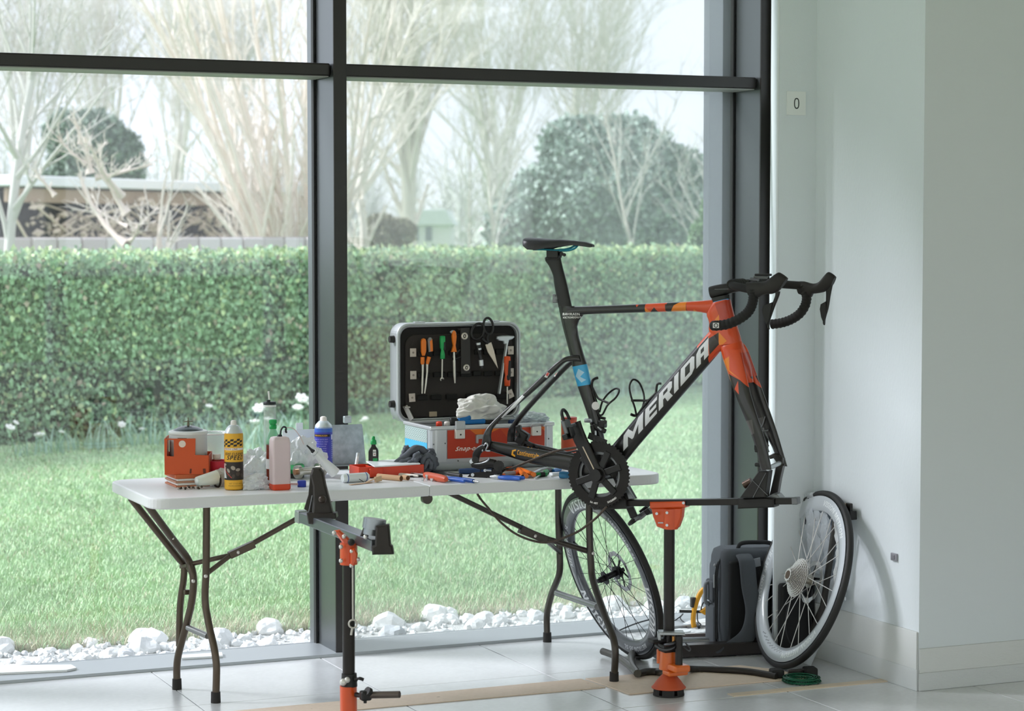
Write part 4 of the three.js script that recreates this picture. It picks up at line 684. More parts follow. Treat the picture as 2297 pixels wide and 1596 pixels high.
  wp('clamp_body', mg([T(rb(0.05, 0.03, 0.05, 0.006), X(1499, 1452, 0.01)), T(rb(0.09, 0.014, 0.04, 0.004), X(1487, 1437, 0))]), BLK, g);
  wp('lock_post', rod(X(1522, 1486, 0.05), X(1522, 1421, 0.05), 0.0125, 0.0125, 16), M('#2b2826', 0.3, 0.4), g);
  wp('pin', rod(X(1510, 1436, 0.045), X(1510, 1423, 0.045), 0.005), M('#d79a53', 0.4, 0.3), g);
  wp('foot_casting', mg([rod(X(1502, 1502), X(1502, 1457), 0.033, 0.03, 24), rod(X(1481, 1490, -0.01), X(1481, 1459, -0.01), 0.009, 0.009, 12), T(rb(0.06, 0.024, 0.06, 0.008), X(1522, 1493, 0.05)), T(rb(0.075, 0.016, 0.05, 0.006), X(1515, 1506, 0.03)), rod(X(1500, 1516), X(1500, 1500), 0.014, 0.02, 16)]), M('#e06a1c', 0.38, 0, { clearcoat: 0.4, clearcoatRoughness: 0.2 }), g);
  const k = 1 / ppm(STAND);
  wp('rubber_bell', T(lathe([[0.0, 0.079], [0.014, 0.078], [0.02, 0.072], [0.03, 0.062], [0.042, 0.048], [0.05, 0.036], [0.0585, 0.027], [0.057, 0.0245], [0.04, 0.03], [0.0, 0.034]].reverse(), 40), STAND), M('#c4552f', 0.55), g);
  const seg = []; for (let i = 0; i < 6; i++) seg.push(new THREE.CylinderGeometry(0.05, 0.052, 0.026, 8, 1, false, i * Math.PI / 3 + 0.12, 0.82));
  wp('foot_pad', T(mg([T(mg(seg), [0, 0.017, 0]), T(cy(0.03, 0.03, 0.028, 20), [0, 0.016, 0]), T(cy(0.053, 0.053, 0.005, 32), [0, 0.0035, 0])]), STAND), M('#1e1b19', 0.6), g);
  // low curved leg with its rubber feet
  const lg = (list, h) => list.map(([x, y]) => onY(x, y, h));
  wp('leg', stube([X(1500, 1503), ...lg([[1475, 1508], [1450, 1508], [1430, 1512]], 0.016)], 0.013, 24, 10), M('#3a3733', 0.4, 0.3), g);
  wp('leg', stube([X(1506, 1500), ...lg([[1560, 1502], [1620, 1504], [1680, 1508], [1742, 1518]], 0.014)], 0.012, 30, 10), M('#2e2a27', 0.45, 0.2), g);
  wp('leg', stube(lg([[1430, 1512], [1416, 1490], [1418, 1470], [1428, 1462], [1450, 1466]], 0.022), 0.014, 26, 10), M('#5a5853', 0.38, 0.5), g);
  wp('leg', stube([...lg([[1424, 1505], [1404, 1488], [1380, 1472], [1352, 1462]], 0.02)], 0.013, 20, 10), M('#5a5853', 0.38, 0.5), g);
  wp('cross_leg', mg([bar(onY(1768, 1510, 0.016), onY(1806, 1508, 0.016), 0.014, 0.022, 0.003)]), M('#3b3734', 0.35, 0.4), g);
  for (const [x0, y0, x1, y1] of [[1728, 1512, 1756, 1511], [1803, 1508, 1831, 1507]]) wp('rubber_foot', bar(onY(x0, y0, 0.0175), onY(x1, y1, 0.0175), 0.05, 0.033, 0.008), RUBBER, g);
}
{ // folded stand on the floor behind
  const a = onY(1468, 1480, 0.0), b = onY(1735, 1466, 0.0), g = thing('folded_stand', 'folded black stand with a square beam and grey tube lying behind the orange rubber foot', 'stand', a);
  const lift = (p, h) => p.clone().setY(h);
  wp('beam', bar(lift(a, 0.027), lift(b, 0.027), 0.05, 0.046, 0.003), M('#2c2624', 0.3, 0.35), g);
  wp('tube', rod(onY(1468, 1442, 0.017), onY(1640, 1438, 0.017), 0.0165, 0.0165, 16), M('#8f9296', 0.3, 0.7), g);
  wp('rail', bar(onY(1480, 1428, 0.008), onY(1620, 1424, 0.008), 0.016, 0.012), M('#5f5654', 0.35, 0.5), g);
  wp('end_clamp', T(rb(0.04, 0.03, 0.03, 0.006), onY(1650, 1441, 0.016)), ALU, g);
  wp('cross_piece', bar(lift(b, 0.03).lerp(lift(a, 0.03), 0.06), onY(1660, 1432, 0.03), 0.03, 0.03), BLK, g);
}
{ // the second, empty stand in the foreground
  const P0 = onY(783, 1689, 0), g = thing('repair_stand', 'empty orange and black repair stand in the left foreground before the table', 'repair stand', P0);
  const kp = ppm(P0), H0 = (y) => 1.55 - (y - HORIZON) / kp, up = (h) => P0.clone().setY(h), XX = (x, y, f = 0) => P0.clone().addScaledVector(RT, (x - 783) / kp).addScaledVector(V(FW.x, 0, FW.z), -f).setY(H0(y));
  const hb = 0.65, S = onY(680, 1158, hb), E = onY(850, 1224, hb - 0.01), d = E.clone().sub(S).normalize(), side = V(0, 1, 0).cross(d).normalize();
  wp('bar', bar(S, E, 0.05, 0.034, 0.004), M('#7b8087', 0.3, 0.7), g);
  wp('bar_end', bar(S.clone().addScaledVector(d, -0.006), S.clone().addScaledVector(d, 0.03), 0.056, 0.04, 0.004), M('#a9b2b0', 0.35, 0.6), g);
  // tall support tower
  const dt = depthOf(S) - 0.12, a2 = (x, y) => at(x, y, dt);
  const tw = wp('support_tower', mg([plate(P2([[702, 1050], [719, 1050], [726, 1060], [731, 1088], [748, 1152], [702, 1158], [704, 1130], [703, 1090], [697, 1066]], a2), FW, 0.05, 0.006), plate(P2([[690, 1150], [755, 1150], [757, 1160], [754, 1163], [716, 1163], [716, 1176], [694, 1174]], a2), FW, 0.075, 0.004), plate(P2([[696, 1066], [702, 1052], [704, 1130], [702, 1156], [682, 1142], [692, 1110]], (x, y) => at(x, y, dt + 0.03)), FW, 0.012, 0.002)]), M('#2b2521', 0.5, 0.15), g);
  sub('knob', mg([orient(cy(0.0135, 0.0135, 0.02, 18), at(723, 1121, dt - 0.02), at(723, 1122, dt - 0.045)), T(sph(0.0125, 14, 10), at(723, 1121, dt - 0.045))]), M('#3a2f29', 0.35, 0.3), tw, g);
  wp('rib', mg([rod(at(693, 1150, dt + 0.01), at(701, 1112, dt + 0.01), 0.0025), rod(at(702, 1152, dt), at(705, 1112, dt), 0.0025)]), DULL, g);
  // near end block
  const dn = depthOf(E) - 0.02, a3 = (x, y) => at(x, y, dn);
  wp('end_block', mg([plate(P2([[844, 1180], [873, 1176], [877, 1222], [881, 1225], [884, 1243], [836, 1244], [834, 1226], [842, 1222]], a3), FW, 0.05, 0.005), plate(P2([[818, 1176], [824, 1168], [830, 1168], [826, 1205], [808, 1203]], (x, y) => at(x, y, dn + 0.05)), FW, 0.03, 0.003)]), M('#28221e', 0.5, 0.15), g);
  wp('clamp_roller', mg([orient(cy(0.034, 0.034, 0.03, 24), at(838, 1186, dn + 0.03), at(841, 1165, dn + 0.03)), orient(cy(0.022, 0.022, 0.02, 20), at(831, 1198, dn + 0.03), at(833, 1188, dn + 0.03))]), M('#9aa0a6', 0.3, 0.6), g);
  wp('end_bolt', T(sph(0.007, 10, 8), at(820, 1205, dn + 0.02)), M('#e4e3df', 0.3, 0.5), g);
  // orange head
  const hd = wp('head_bracket', mg([rod(XX(784, 1262), XX(784, 1214), 0.026, 0.026, 24), plate(P2([[752, 1186], [764, 1184], [790, 1208], [804, 1232], [802, 1258], [790, 1266], [772, 1262], [770, 1212]], (x, y) => XX(x, y, 0.0)), FW, 0.03, 0.005), plate(P2([[790, 1224], [800, 1222], [806, 1234], [804, 1252], [796, 1262], [790, 1258]], (x, y) => XX(x, y, 0.03)), FW, 0.02, 0.004)]), ORANGE, g);
  const bo = []; for (const [x, y] of [[754, 1188], [769, 1219], [769, 1250], [793, 1229], [807, 1247], [792, 1261], [776, 1196]]) bo.push(T(sph(0.0068, 10, 8), XX(x, y, 0.035)));
  bo.forEach((b) => sub('bolt', b, M('#d9d7d2', 0.3, 0.7), hd, g)); sub('black_knob', T(sph(0.011, 12, 8), XX(792, 1208, 0.04)), BLK, hd, g);
  wp('column', rod(XX(783, 1515), XX(784, 1258), 0.0185, 0.0185, 24), M('#25211e', 0.3, 0.4), g);
  const cb = wp('cable', mg([rod(XX(794, 1386, 0.022), XX(794, 1266, 0.022), 0.0028, 0.0028, 8), T(new THREE.TorusGeometry(0.012, 0.0028, 8, 20), XX(794, 1393, 0.024), [0, -YAW, 0]), rod(XX(793, 1402, 0.024), XX(790, 1418, 0.024), 0.0035)]), M('#c9c6bd', 0.35, 0.5), g, 'steel release cable with a ring');
  wp('collar', mg([rod(XX(784, 1537), XX(784, 1508), 0.0245, 0.0225, 24), stube([XX(800, 1518, 0.02), XX(810, 1515, 0.03), XX(818, 1518, 0.03)], [0.009, 0.006, 0.004, 0.004, 0.004, 0.005, 0.005, 0.005, 0.005, 0.005, 0.005, 0.005, 0.005], 12, 8)]), BLK, g);
  wp('collar_knob', mg([T(sph(0.011, 12, 8), XX(772, 1524, 0.025)), T(sph(0.009, 12, 8), XX(781, 1519, 0.025))]), M('#dcdad4', 0.3, 0.3), g);
  wp('lower_tube', rod(up(0.03), XX(782, 1536), 0.0255, 0.0255, 28), ORANGE, g);
  const hn = wp('side_handle', rod(XX(832, 1549, 0.05), XX(900, 1543, 0.08), 0.0105, 0.0105, 18), M('#5c524c', 0.35, 0.5), g);
  sub('handle_clamp', mg([T(rb(0.034, 0.03, 0.03, 0.008), XX(823, 1550, 0.05)), T(cy(0.014, 0.014, 0.012, 14), XX(829, 1541, 0.055), [0.4, 0, 1]), rod(XX(822, 1556, 0.05), XX(822, 1567, 0.05), 0.005), rod(XX(801, 1553, 0.02), XX(815, 1552, 0.045), 0.008, 0.006)]), BLK, hn, g);
  for (const a of [0.5, 2.6, 4.7]) wp('leg', bar(up(0.05), P0.clone().add(V(Math.cos(a) * 0.36, 0.02, Math.sin(a) * 0.36)), 0.03, 0.02, 0.004), BLK, g);
}

// ---------- folding table ----------
const TY = 0.713, TF = 1.032, TB = 0.435, TL = -0.892, TR = 0.935, TTH = 0.036;
const onT = (x, y, h = 0) => onY(x, y, TY + h);
{
  const cx = 0.0265, g = thing('folding_table', 'long white folding table with tubular bronze legs, covered with tools', 'table', V(cx, 0, (TF + TB) / 2));
  const white = M('#e4e6e8', 0.38, 0, { bumpMap: rep(GRAIN, 5, 3), bumpScale: 0.0003 }), seam = 0.049;
  const half = (x0, x1, left) => { const w = x1 - x0, dd = TF - TB, p = roundRect(w, dd, 0.07, 8).map(([x, y]) => { if (left ? x > w / 2 - 0.08 : x < -w / 2 + 0.08) { if (Math.abs(y) > dd / 2 - 0.075) { x = left ? w / 2 : -w / 2; y = Math.sign(y) * dd / 2; } else x = left ? w / 2 : -w / 2; } return [x, y]; }).filter((q, i, a) => !i || q[0] !== a[i - 1][0] || q[1] !== a[i - 1][1]);
    const e = extrude(poly(p), TTH, 0.006, 3); e.rotateX(-Math.PI / 2); return T(e, [(x0 + x1) / 2, TY - TTH, (TF + TB) / 2]); };
  wp('tabletop_panel', half(TL, seam - 0.0008, true), white, g); wp('tabletop_panel', half(seam + 0.0008, TR, false), white, g);
  const br = M('#5a4f43', 0.34, 0.55), grey = M('#8b8d8c', 0.36, 0.6), cap = M('#221f1d', 0.7), riv = M('#dad7cf', 0.3, 0.6), U = TY - TTH;
  const fR = [onY(1377, 1531), onY(1228, 1441)], fL = [onY(484, 1577), onY(397, 1547)];
  const pl = (f) => [f[0], f[1].clone().sub(f[0]).cross(V(0, 1, 0))];
  const legs = (f, list, mat) => list.forEach((pts) => { const [P, N] = pl(f), q = pts.map(([x, y]) => onPlane(x, y, P, N)); q[0].y = U; q[q.length - 1].y = 0.012; const t = wp('leg', stube(q, 0.0125, 44, 12), mat, g); const e = q[q.length - 1]; sub('foot_cap', rod(e.clone().setY(0), e.clone().setY(0.036), 0.0165, 0.0155, 16), cap, t, g); });
  legs(fR, [[[1322, 1120], [1322, 1180], [1326, 1272], [1329, 1297], [1350, 1363], [1377, 1438], [1380, 1462], [1377.5, 1529]], [[1252, 1100], [1253, 1180], [1256, 1272], [1254, 1290], [1236, 1338], [1227, 1381], [1227.5, 1440]]], M('#4b4640', 0.32, 0.6));
  { const [P, N] = pl(fL), w = (x, y) => onPlane(x, y, P, N);
    legs(fL, [[[463.6, 1132], [463, 1210], [462, 1292], [460, 1330], [461, 1358], [470, 1409], [481, 1458], [485.5, 1494], [485.5, 1520], [484, 1575]]], br);
    const q = [onY(328, 1130, U), onY(328, 1130, U).lerp(w(423, 1258), 0.65), ...[[423, 1258], [432, 1284], [434, 1310], [430, 1351], [419, 1399], [405.5, 1448], [398.6, 1478], [396.6, 1500], [397, 1545]].map(([x, y]) => w(x, y))]; q[q.length - 1].y = 0.012;
    const t = wp('leg', stube(q, 0.0125, 60, 12), br, g), e = q[q.length - 1]; sub('foot_cap', rod(e.clone().setY(0), e.clone().setY(0.036), 0.0165, 0.0155, 16), cap, t, g);
    const jb = w(412, 1268), tb = onY(294, 1119, U), bt = [tb, tb.clone().lerp(jb, 0.4), tb.clone().lerp(jb, 0.9), jb, w(412, 1300), w(407.5, 1330), w(404, 1364), w(402.5, 1407), w(402, 1450)];
    wp('leg_brace', stube(bt, 0.0115, 50, 12), br, g);
    wp('brace_bracket', mg([bar(w(417, 1264), w(436, 1300), 0.008, 0.02, 0.002), T(rb(0.02, 0.016, 0.02, 0.003), w(419, 1329)), bar(w(408, 1272), w(424, 1268), 0.02, 0.012, 0.002)]), br, g);
    wp('crossbar', rod(w(422, 1409), w(466, 1428), 0.0105), grey, g);
    const J = onZ(545, 1232, 0.735), c0 = onZ(784, 1128, 0.735); c0.y = U;
    wp('brace', mg([rod(J, c0, 0.009, 0.009, 10), bar(onZ(514, 1247, 0.735), onZ(570, 1221, 0.735), 0.026, 0.024, 0.003), rod(onZ(518, 1246, 0.735), w(462, 1289), 0.0085), rod(onZ(518, 1246, 0.735), w(424, 1267), 0.0085)]), br, g);
    wp('rivet', mg([[462, 1292], [434, 1303]].map(([x, y]) => T(sph(0.0065, 10, 8), w(x, y).add(V(-0.004, 0, 0.012)))).concat([T(sph(0.006, 10, 8), onZ(534, 1240, 0.75)), T(sph(0.004, 8, 6), onY(328, 1130, U).lerp(w(423, 1258), 0.6).add(V(0, 0, 0.013)))])), riv, g);
  }
  { const [P, N] = pl(fR), w = (x, y) => onPlane(x, y, P, N), br2 = M('#4b4640', 0.32, 0.6), z = 0.76;
    wp('crossbar', rod(w(1249, 1331), w(1340, 1362), 0.0115, 0.0115, 14), grey, g);
    const c0 = onZ(975, 1117, z), n1 = w(1322, 1238), f1 = w(1256, 1240), J = onZ(1218, 1207, z); c0.y = U;
    wp('brace', mg([rod(c0, J, 0.0095), bar(onZ(1166, 1188, z), onZ(1226, 1212, z), 0.028, 0.028, 0.003), rod(J, n1, 0.0105), rod(J, f1, 0.0085)]), br2, g);
    wp('rivet', mg([T(sph(0.006, 10, 8), w(1327, 1241).add(V(0, 0, 0.013))), T(sph(0.006, 10, 8), onZ(1201, 1203, z + 0.016))]), riv, g);
    wp('hinge_wheel', T(cy(0.018, 0.018, 0.02, 20), onZ(957, 1119, TF - 0.05), [Math.PI / 2, 0, 0]), br2, g);
  }
}

// ---------- tool case ----------
const CX0 = onZ(966, 1000, 0.665).x, CX1 = onZ(1242, 1000, 0.665).x, CF = 0.668, CB0 = 0.40;
{
  const w = CX1 - CX0, d = CF - CB0, cx = (CX0 + CX1) / 2, cz = (CF + CB0) / 2, hC = onZ(1100, 957, CF).y - TY;
  const g = thing('tool_case', 'open aluminium tool case with red front panel and tools strapped in its raised lid', 'tool case', V(cx, TY, cz));
  const alu = M('#c9cdd0', 0.38, 0.55), red = M('#b8391f', 0.5), blk = M('#211f1e', 0.75);
  const r2 = (x0, y0, z0, W, Hh, D, r) => T(rb(W, Hh, D, r, 3), [x0, y0, z0]);
  // hollow base: floor, four sides with a rounded lower front edge
  const prof = []; for (let k = 0; k <= 8; k++) { const a = k / 8 * Math.PI / 2; prof.push([d / 2 - 0.035 + 0.035 * Math.sin(a), 0.035 - 0.035 * Math.cos(a)]); }
  const outer = [[-d / 2, 0], ...prof, [d / 2, hC], [d / 2 - 0.006, hC], [d / 2 - 0.006, 0.02], [-d / 2 + 0.006, 0.02], [-d / 2 + 0.006, hC], [-d / 2, hC]];
  const shell = extrude(poly(outer.map(([a, b]) => [a, b])), w - 0.01, 0, 1); shell.rotateY(-Math.PI / 2); shell.translate((w - 0.01) / 2, 0, 0);
  const body = part('case_body', mg([shell, r2(-w / 2 + 0.004, hC / 2 + 0.01, 0, 0.008, hC - 0.02, d - 0.03, 0.003), r2(w / 2 - 0.004, hC / 2 + 0.01, 0, 0.008, hC - 0.02, d - 0.03, 0.003)]), alu, g);
  part('rim', mg([r2(0, hC, d / 2 - 0.004, w + 0.004, 0.013, 0.014, 0.004), r2(0, hC, -d / 2 + 0.004, w, 0.013, 0.014, 0.004), r2(-w / 2 + 0.004, hC, 0, 0.014, 0.013, d, 0.004), r2(w / 2 - 0.004, hC, 0, 0.014, 0.013, d, 0.004)]), M('#d3d6d8', 0.35, 0.5), g);
  const corner = (x, ww) => { const c = new THREE.CylinderGeometry(0.028, 0.028, hC - 0.04, 14, 1, false, x < 0 ? -Math.PI / 2 : 0, Math.PI / 2); return mg([T(c, [x + (x < 0 ? 0.028 : -0.028), hC / 2 + 0.014, d / 2 - 0.026]), r2(x + (x < 0 ? 0.028 + ww / 2 - 0.004 : -0.028 - ww / 2 + 0.004), hC / 2 + 0.014, d / 2 + 0.001, ww, hC - 0.04, 0.004, 0.001)]); };
  part('corner_guard', corner(-w / 2 - 0.0015, 0.036), alu, g); part('corner_guard', corner(w / 2 + 0.0015, 0.01), alu, g);
  // red panel print and left side print
  const fx = (x) => onZ(x, 1000, CF).x - cx, fy = (y) => onZ(1100, y, CF).y - TY;
  const PX0 = fx(1003), PX1 = fx(1221), PY0 = fy(1025.5), PY1 = fy(962);
  const redTex = canvasTex(1024, 320, (c, W, Hh) => {
    const X = (x) => (x - 1003) / 218 * W, Y = (y) => (y - 962) / 63.5 * Hh, P = (f, l) => { c.fillStyle = f; c.beginPath(); l.forEach(([x, y], i) => i ? c.lineTo(X(x), Y(y)) : c.moveTo(X(x), Y(y))); c.fill(); };
    c.fillStyle = '#bf3c20'; c.fillRect(0, 0, W, Hh);
    P('#df7426', [[1052, 962], [1079, 962], [1079, 976], [1065, 973]]); P('#d86423', [[1079, 962], [1104, 962], [1090, 975], [1079, 975]]); P('#df7426', [[1096, 973], [1120, 962], [1100, 962]]); P('#d86a26', [[1210, 962], [1221, 962], [1221, 972]]); P('#c94b22', [[1120, 963], [1180, 963], [1150, 1000]]);
    c.fillStyle = '#f0e9e4'; c.font = 'italic bold 64px sans-serif'; c.save(); c.translate(X(1019.5), Y(1009)); c.transform(1, 0, -0.2, 1, 0, 0); c.fillText('Snap-on', 0, 0, X(1088) - X(1019)); c.restore();
  });
  part('front_panel', T(new THREE.PlaneGeometry(PX1 - PX0, PY1 - PY0), [(PX0 + PX1) / 2, (PY0 + PY1) / 2, d / 2 + 0.0024]), M('#ffffff', 0.45, 0, { map: redTex }), g);
  const sideTex = canvasTex(512, 256, (c, W, Hh) => { c.fillStyle = '#b9cac6'; c.fillRect(0, 0, W, Hh); c.strokeStyle = '#6d8582'; c.lineWidth = 5; for (let j = 0; j < 7; j++) for (let i = 0; i < 12; i++) { const x = i * 46 + (j % 2) * 23, y = j * 40; c.beginPath(); for (let k = 0; k <= 6; k++) { const a = k * Math.PI / 3 + 0.5; c.lineTo(x + 18 * Math.cos(a), y + 18 * Math.sin(a)); } c.stroke(); c.fillStyle = '#839a96'; c.fillRect(x - 4, y - 4, 8, 8); } c.fillStyle = '#4fb6dd'; c.fillRect(0, 96, W, 66); });
  part('side_panel', T(new THREE.PlaneGeometry(d - 0.05, hC - 0.03), [-w / 2 - 0.0012, hC / 2 + 0.008, -0.01], [0, -Math.PI / 2, 0]), M('#ffffff', 0.5, 0, { map: sideTex }), g);
  // latches, lock, rivets
  const latch = (x, open) => { const l = part('latch', T(rb(0.036, 0.036, 0.016, 0.003), [fx(x), fy(970), d / 2 + 0.009]), M('#e4e1da', 0.4, 0.2), g); part('latch_lever', open ? T(rb(0.05, 0.006, 0.026, 0.002), [fx(x) + 0.002, fy(957), d / 2 + 0.02], [-0.5, 0, 0.05]) : T(rb(0.036, 0.03, 0.012, 0.003), [fx(x) - 0.001, fy(951), d / 2 + 0.016]), M('#b9bdbf', 0.3, 0.7), l); part('keyhole', T(cy(0.003, 0.003, 0.003, 10), [fx(x) + 0.001, fy(972), d / 2 + 0.0155], [Math.PI / 2, 0, 0]), blk, l); };
  latch(1029, false); latch(1200, true);
  part('lock', mg([T(rb(0.03, 0.016, 0.012, 0.002), [fx(1077), fy(979), d / 2 + 0.006]), T(rb(0.008, 0.03, 0.014, 0.002), [fx(1068), fy(984), d / 2 + 0.007])]), M('#b4b6b6', 0.35, 0.6), g);
  for (const [x, y] of [[998, 991], [1027, 1031], [1155, 1029], [1230, 990], [972, 992]]) part('stud', T(sph(0.0028, 8, 6), [fx(x), fy(y), d / 2 + 0.003]), DULL, g);
  // case feet and contents
  for (const [a, b] of [[-1, -1], [-1, 1], [1, -1], [1, 1]]) part('foot', T(cy(0.012, 0.014, 0.006, 12), [a * (w / 2 - 0.05), 0.002, b * (d / 2 - 0.05)]), blk, g);
  part('tray', r2(0, hC - 0.03, 0, w - 0.03, 0.02, d - 0.03, 0.004), blk, g);
  // lid: raised on the back edge, leaning back a little
  const ZL = CB0 - 0.012, lx = (x, y = 830) => onZ(x, y, ZL).x - cx, ly = (y, x = 1030) => onZ(x, y, ZL).y - TY;
  const X0 = lx(890.5), X1 = lx(1168), Y0 = ly(945), Y1 = ly(724), LW = X1 - X0, LH = Y1 - Y0, LD = 0.075, lc = V((X0 + X1) / 2, (Y0 + Y1) / 2, ZL - cz);
  const fr = extrude(poly(roundRect(LW, LH, 0.045, 8), [roundRect(LW - 0.03, LH - 0.03, 0.036, 8).reverse()]), LD, 0.005, 3);
  const lid = part('lid', mg([T(fr, [lc.x, lc.y, lc.z - LD]), T(rb(LW - 0.02, LH - 0.02, 0.006, 0.002), [lc.x, lc.y, lc.z - LD + 0.003])]), alu, g);
  const bead = extrude(poly(roundRect(LW - 0.012, LH - 0.012, 0.042, 8), [roundRect(LW - 0.022, LH - 0.022, 0.038, 8).reverse()]), 0.006, 0.001);
  part('lid_bead', T(bead, [lc.x, lc.y, lc.z - 0.002]), M('#8e9294', 0.35, 0.6), lid);
  const lining = extrude(poly(roundRect(LW - 0.032, LH - 0.032, 0.035, 8)), 0.05, 0.002); part('lining', T(lining, [lc.x, lc.y, lc.z - LD + 0.008]), M('#1c1a19', 0.85), lid);
  const bd = extrude(poly(roundRect(LW - 0.065, LH - 0.06, 0.04, 8)), 0.008, 0.002); part('tool_board', T(bd, [lc.x + 0.004, lc.y - 0.012, lc.z - 0.018]), M('#2f2a27', 0.8, 0, { bumpMap: rep(GRAIN, 3, 3), bumpScale: 0.0005 }), lid);
  const outP = T(rb(LW - 0.07, LH - 0.08, 0.003, 0.001), [lc.x, lc.y, lc.z - LD - 0.002]); part('outer_panel', outP, M('#d56a2a', 0.5), lid, 'orange outer panel');
  const zb = lc.z - 0.0095, LX = (x) => onZ(870 + x / 5.32, 830, ZL + 0.002).x - cx, LY = (y) => onZ(1030, 690 + y / 5.32, ZL + 0.002).y - TY, pxl = 1 / 5.32 / ppm(V(cx, TY, ZL)) / 0.916;
  for (const [x, y, a] of [[310, 528, 0], [312, 795, 0], [297, 1062, 0.05], [1475, 528, 0], [1475, 795, 0], [1470, 1055, 0.4]]) { const p = part('hinge_plate', T(rb(72 * pxl, 100 * pxl * 0.92, 0.004, 0.001), [LX(x), LY(y), zb + 0.004], [0, 0, a]), M('#c9bfb4', 0.45, 0.4), lid); part('screw', T(cy(0.004, 0.004, 0.003, 12), [LX(x), LY(y), zb + 0.006], [Math.PI / 2, 0, 0]), M('#8d8379', 0.35, 0.6), p); }
  part('hinge_plate', T(rb(90 * pxl, 55 * pxl, 0.004, 0.001), [LX(545), LY(1265), zb + 0.006]), M('#b7a68e', 0.45, 0.4), lid);
  for (const [x, y, W] of [[450, 545, 170], [605, 540, 120], [790, 545, 110], [1075, 540, 70], [1200, 540, 110], [1360, 540, 145], [435, 800, 130], [618, 798, 140], [780, 800, 120], [935, 800, 130], [1065, 795, 90], [1200, 800, 100], [1365, 800, 160], [420, 1065, 120], [580, 1065, 120], [765, 1065, 130], [1000, 1065, 120], [1180, 1065, 120], [1370, 1080, 150]]) part('elastic_loop', T(rb(W * pxl, 58 * pxl, 0.016, 0.004), [LX(x), LY(y), zb + 0.007]), M('#141312', 0.85), lid);
  const st = part('leather_strap', mg([T(rb(112 * pxl, 500 * pxl, 0.006, 0.002), [LX(915), LY(520), zb + 0.02], [0.02, 0, 0.02]), T(rb(112 * pxl, 0.006, 0.02, 0.002), [LX(890), LY(262), zb + 0.012])]), M('#2c2926', 0.5), lid);
  for (const [x, y, r] of [[900, 342, 40], [922, 720, 38]]) part('snap', mg([T(new THREE.TorusGeometry(r * pxl * 0.72, r * pxl * 0.3, 8, 22), [LX(x), LY(y), zb + 0.024]), T(cy(0.003, 0.003, 0.003, 10), [LX(x), LY(y), zb + 0.024], [Math.PI / 2, 0, 0])]), M('#d8cfc4', 0.35, 0.6), st);
  part('lid_stay', mg([bar(V(LX(215), LY(1160), zb + 0.004), V(LX(265), LY(1320), zb + 0.03), 0.006, 0.02, 0.002), T(rb(0.02, 0.006, 0.03, 0.002), [LX(225), LY(1170), zb + 0.008])]), M('#c6c2bc', 0.35, 0.5), lid);
  for (const y of [370, 1137]) part('lid_foot', T(cy(0.012, 0.014, 0.02, 14), [X0 - 0.008, LY(y), lc.z - 0.03], [0, 0, Math.PI / 2]), blk, lid);
  for (const x of [408, 1300]) part('lid_catch', mg([T(rb(0.02, 0.006, 0.02, 0.002), [LX(x - 28), Y1 + 0.002, lc.z - 0.03]), T(rb(0.02, 0.006, 0.02, 0.002), [LX(x + 35), Y1 + 0.002, lc.z - 0.03])]), alu, lid);
  part('case_hinge', mg([-0.15, 0, 0.15].map((x) => T(cy(0.006, 0.006, 0.05, 10), [x - 0.03, hC - 0.002, -d / 2 - 0.006], [0, 0, Math.PI / 2]))), alu, g);

  // --- tools in the lid: each its own thing, origin on the board ---
  const O = (x, y, z = 0.022) => V(cx + LX(x), TY + LY(y), cz + zb + z);
  const tool = (name, label, cat, x, y, grp) => { const t = thing(name, label, cat, O(x, y), 0, grp); t.W = (px, py, z = 0) => V((px - x) * pxl, -(py - y) * pxl * 0.916, z); return t; };
  const orangeP = M('#ee7d22', 0.42), greyP = M('#8f8e8c', 0.5), steel = M('#c9c4ba', 0.3, 0.7), greenP = M('#1ea557', 0.4), blackP = M('#1a1817', 0.5);
  { const t = tool('pliers', 'long-nosed pliers with orange handles strapped at the left of the case lid', 'pliers', 430, 640);
    const s = T(rb(0.004, 0.004, 0.004), [0, 0, 0]);
    const h1 = part('handle', T(extrude(poly([[-28, 150], [-20, 175], [0, 185], [20, 175], [28, 150], [26, 40], [10, -5], [-14, -5], [-26, 40]].map(([a, b]) => [a * pxl, b * pxl]), [[[-9, 120], [0, 140], [9, 120], [9, 80], [0, 62], [-9, 80]].reverse().map(([a, b]) => [a * pxl, b * pxl])]), 0.014, 0.003, 2), t.W(413, 560, -0.006)), orangeP, t);
    const h2 = part('handle', mg([tube(smooth([t.W(497, 372), t.W(502, 440), t.W(505, 515)], 10), 0.0065, 10)]), orangeP, t);
    part('grip', mg([tube(smooth([t.W(480, 372, -0.002), t.W(484, 440, -0.002), t.W(492, 520, -0.002)], 10), 0.006, 8), T(sph(0.0075), t.W(490, 372)), T(sph(0.0065), t.W(413, 380))]), greyP, h2);
    part('sheath', mg([tube([t.W(402, 580), t.W(402, 650), t.W(402, 668)], [0.0075, 0.0075, 0.005], 10), tube([t.W(478, 580), t.W(462, 640), t.W(458, 668)], [0.0075, 0.007, 0.005], 10)]), orangeP, t);
    part('jaw', tube([t.W(404, 665), t.W(404, 760), t.W(399, 900), t.W(397, 1012)], [0.0052, 0.004, 0.0042, 0.0028], 8), steel, t); part('jaw', tube([t.W(455, 665), t.W(455, 760), t.W(440, 900), t.W(426, 1012)], [0.0052, 0.004, 0.0042, 0.003], 8), steel, t); }
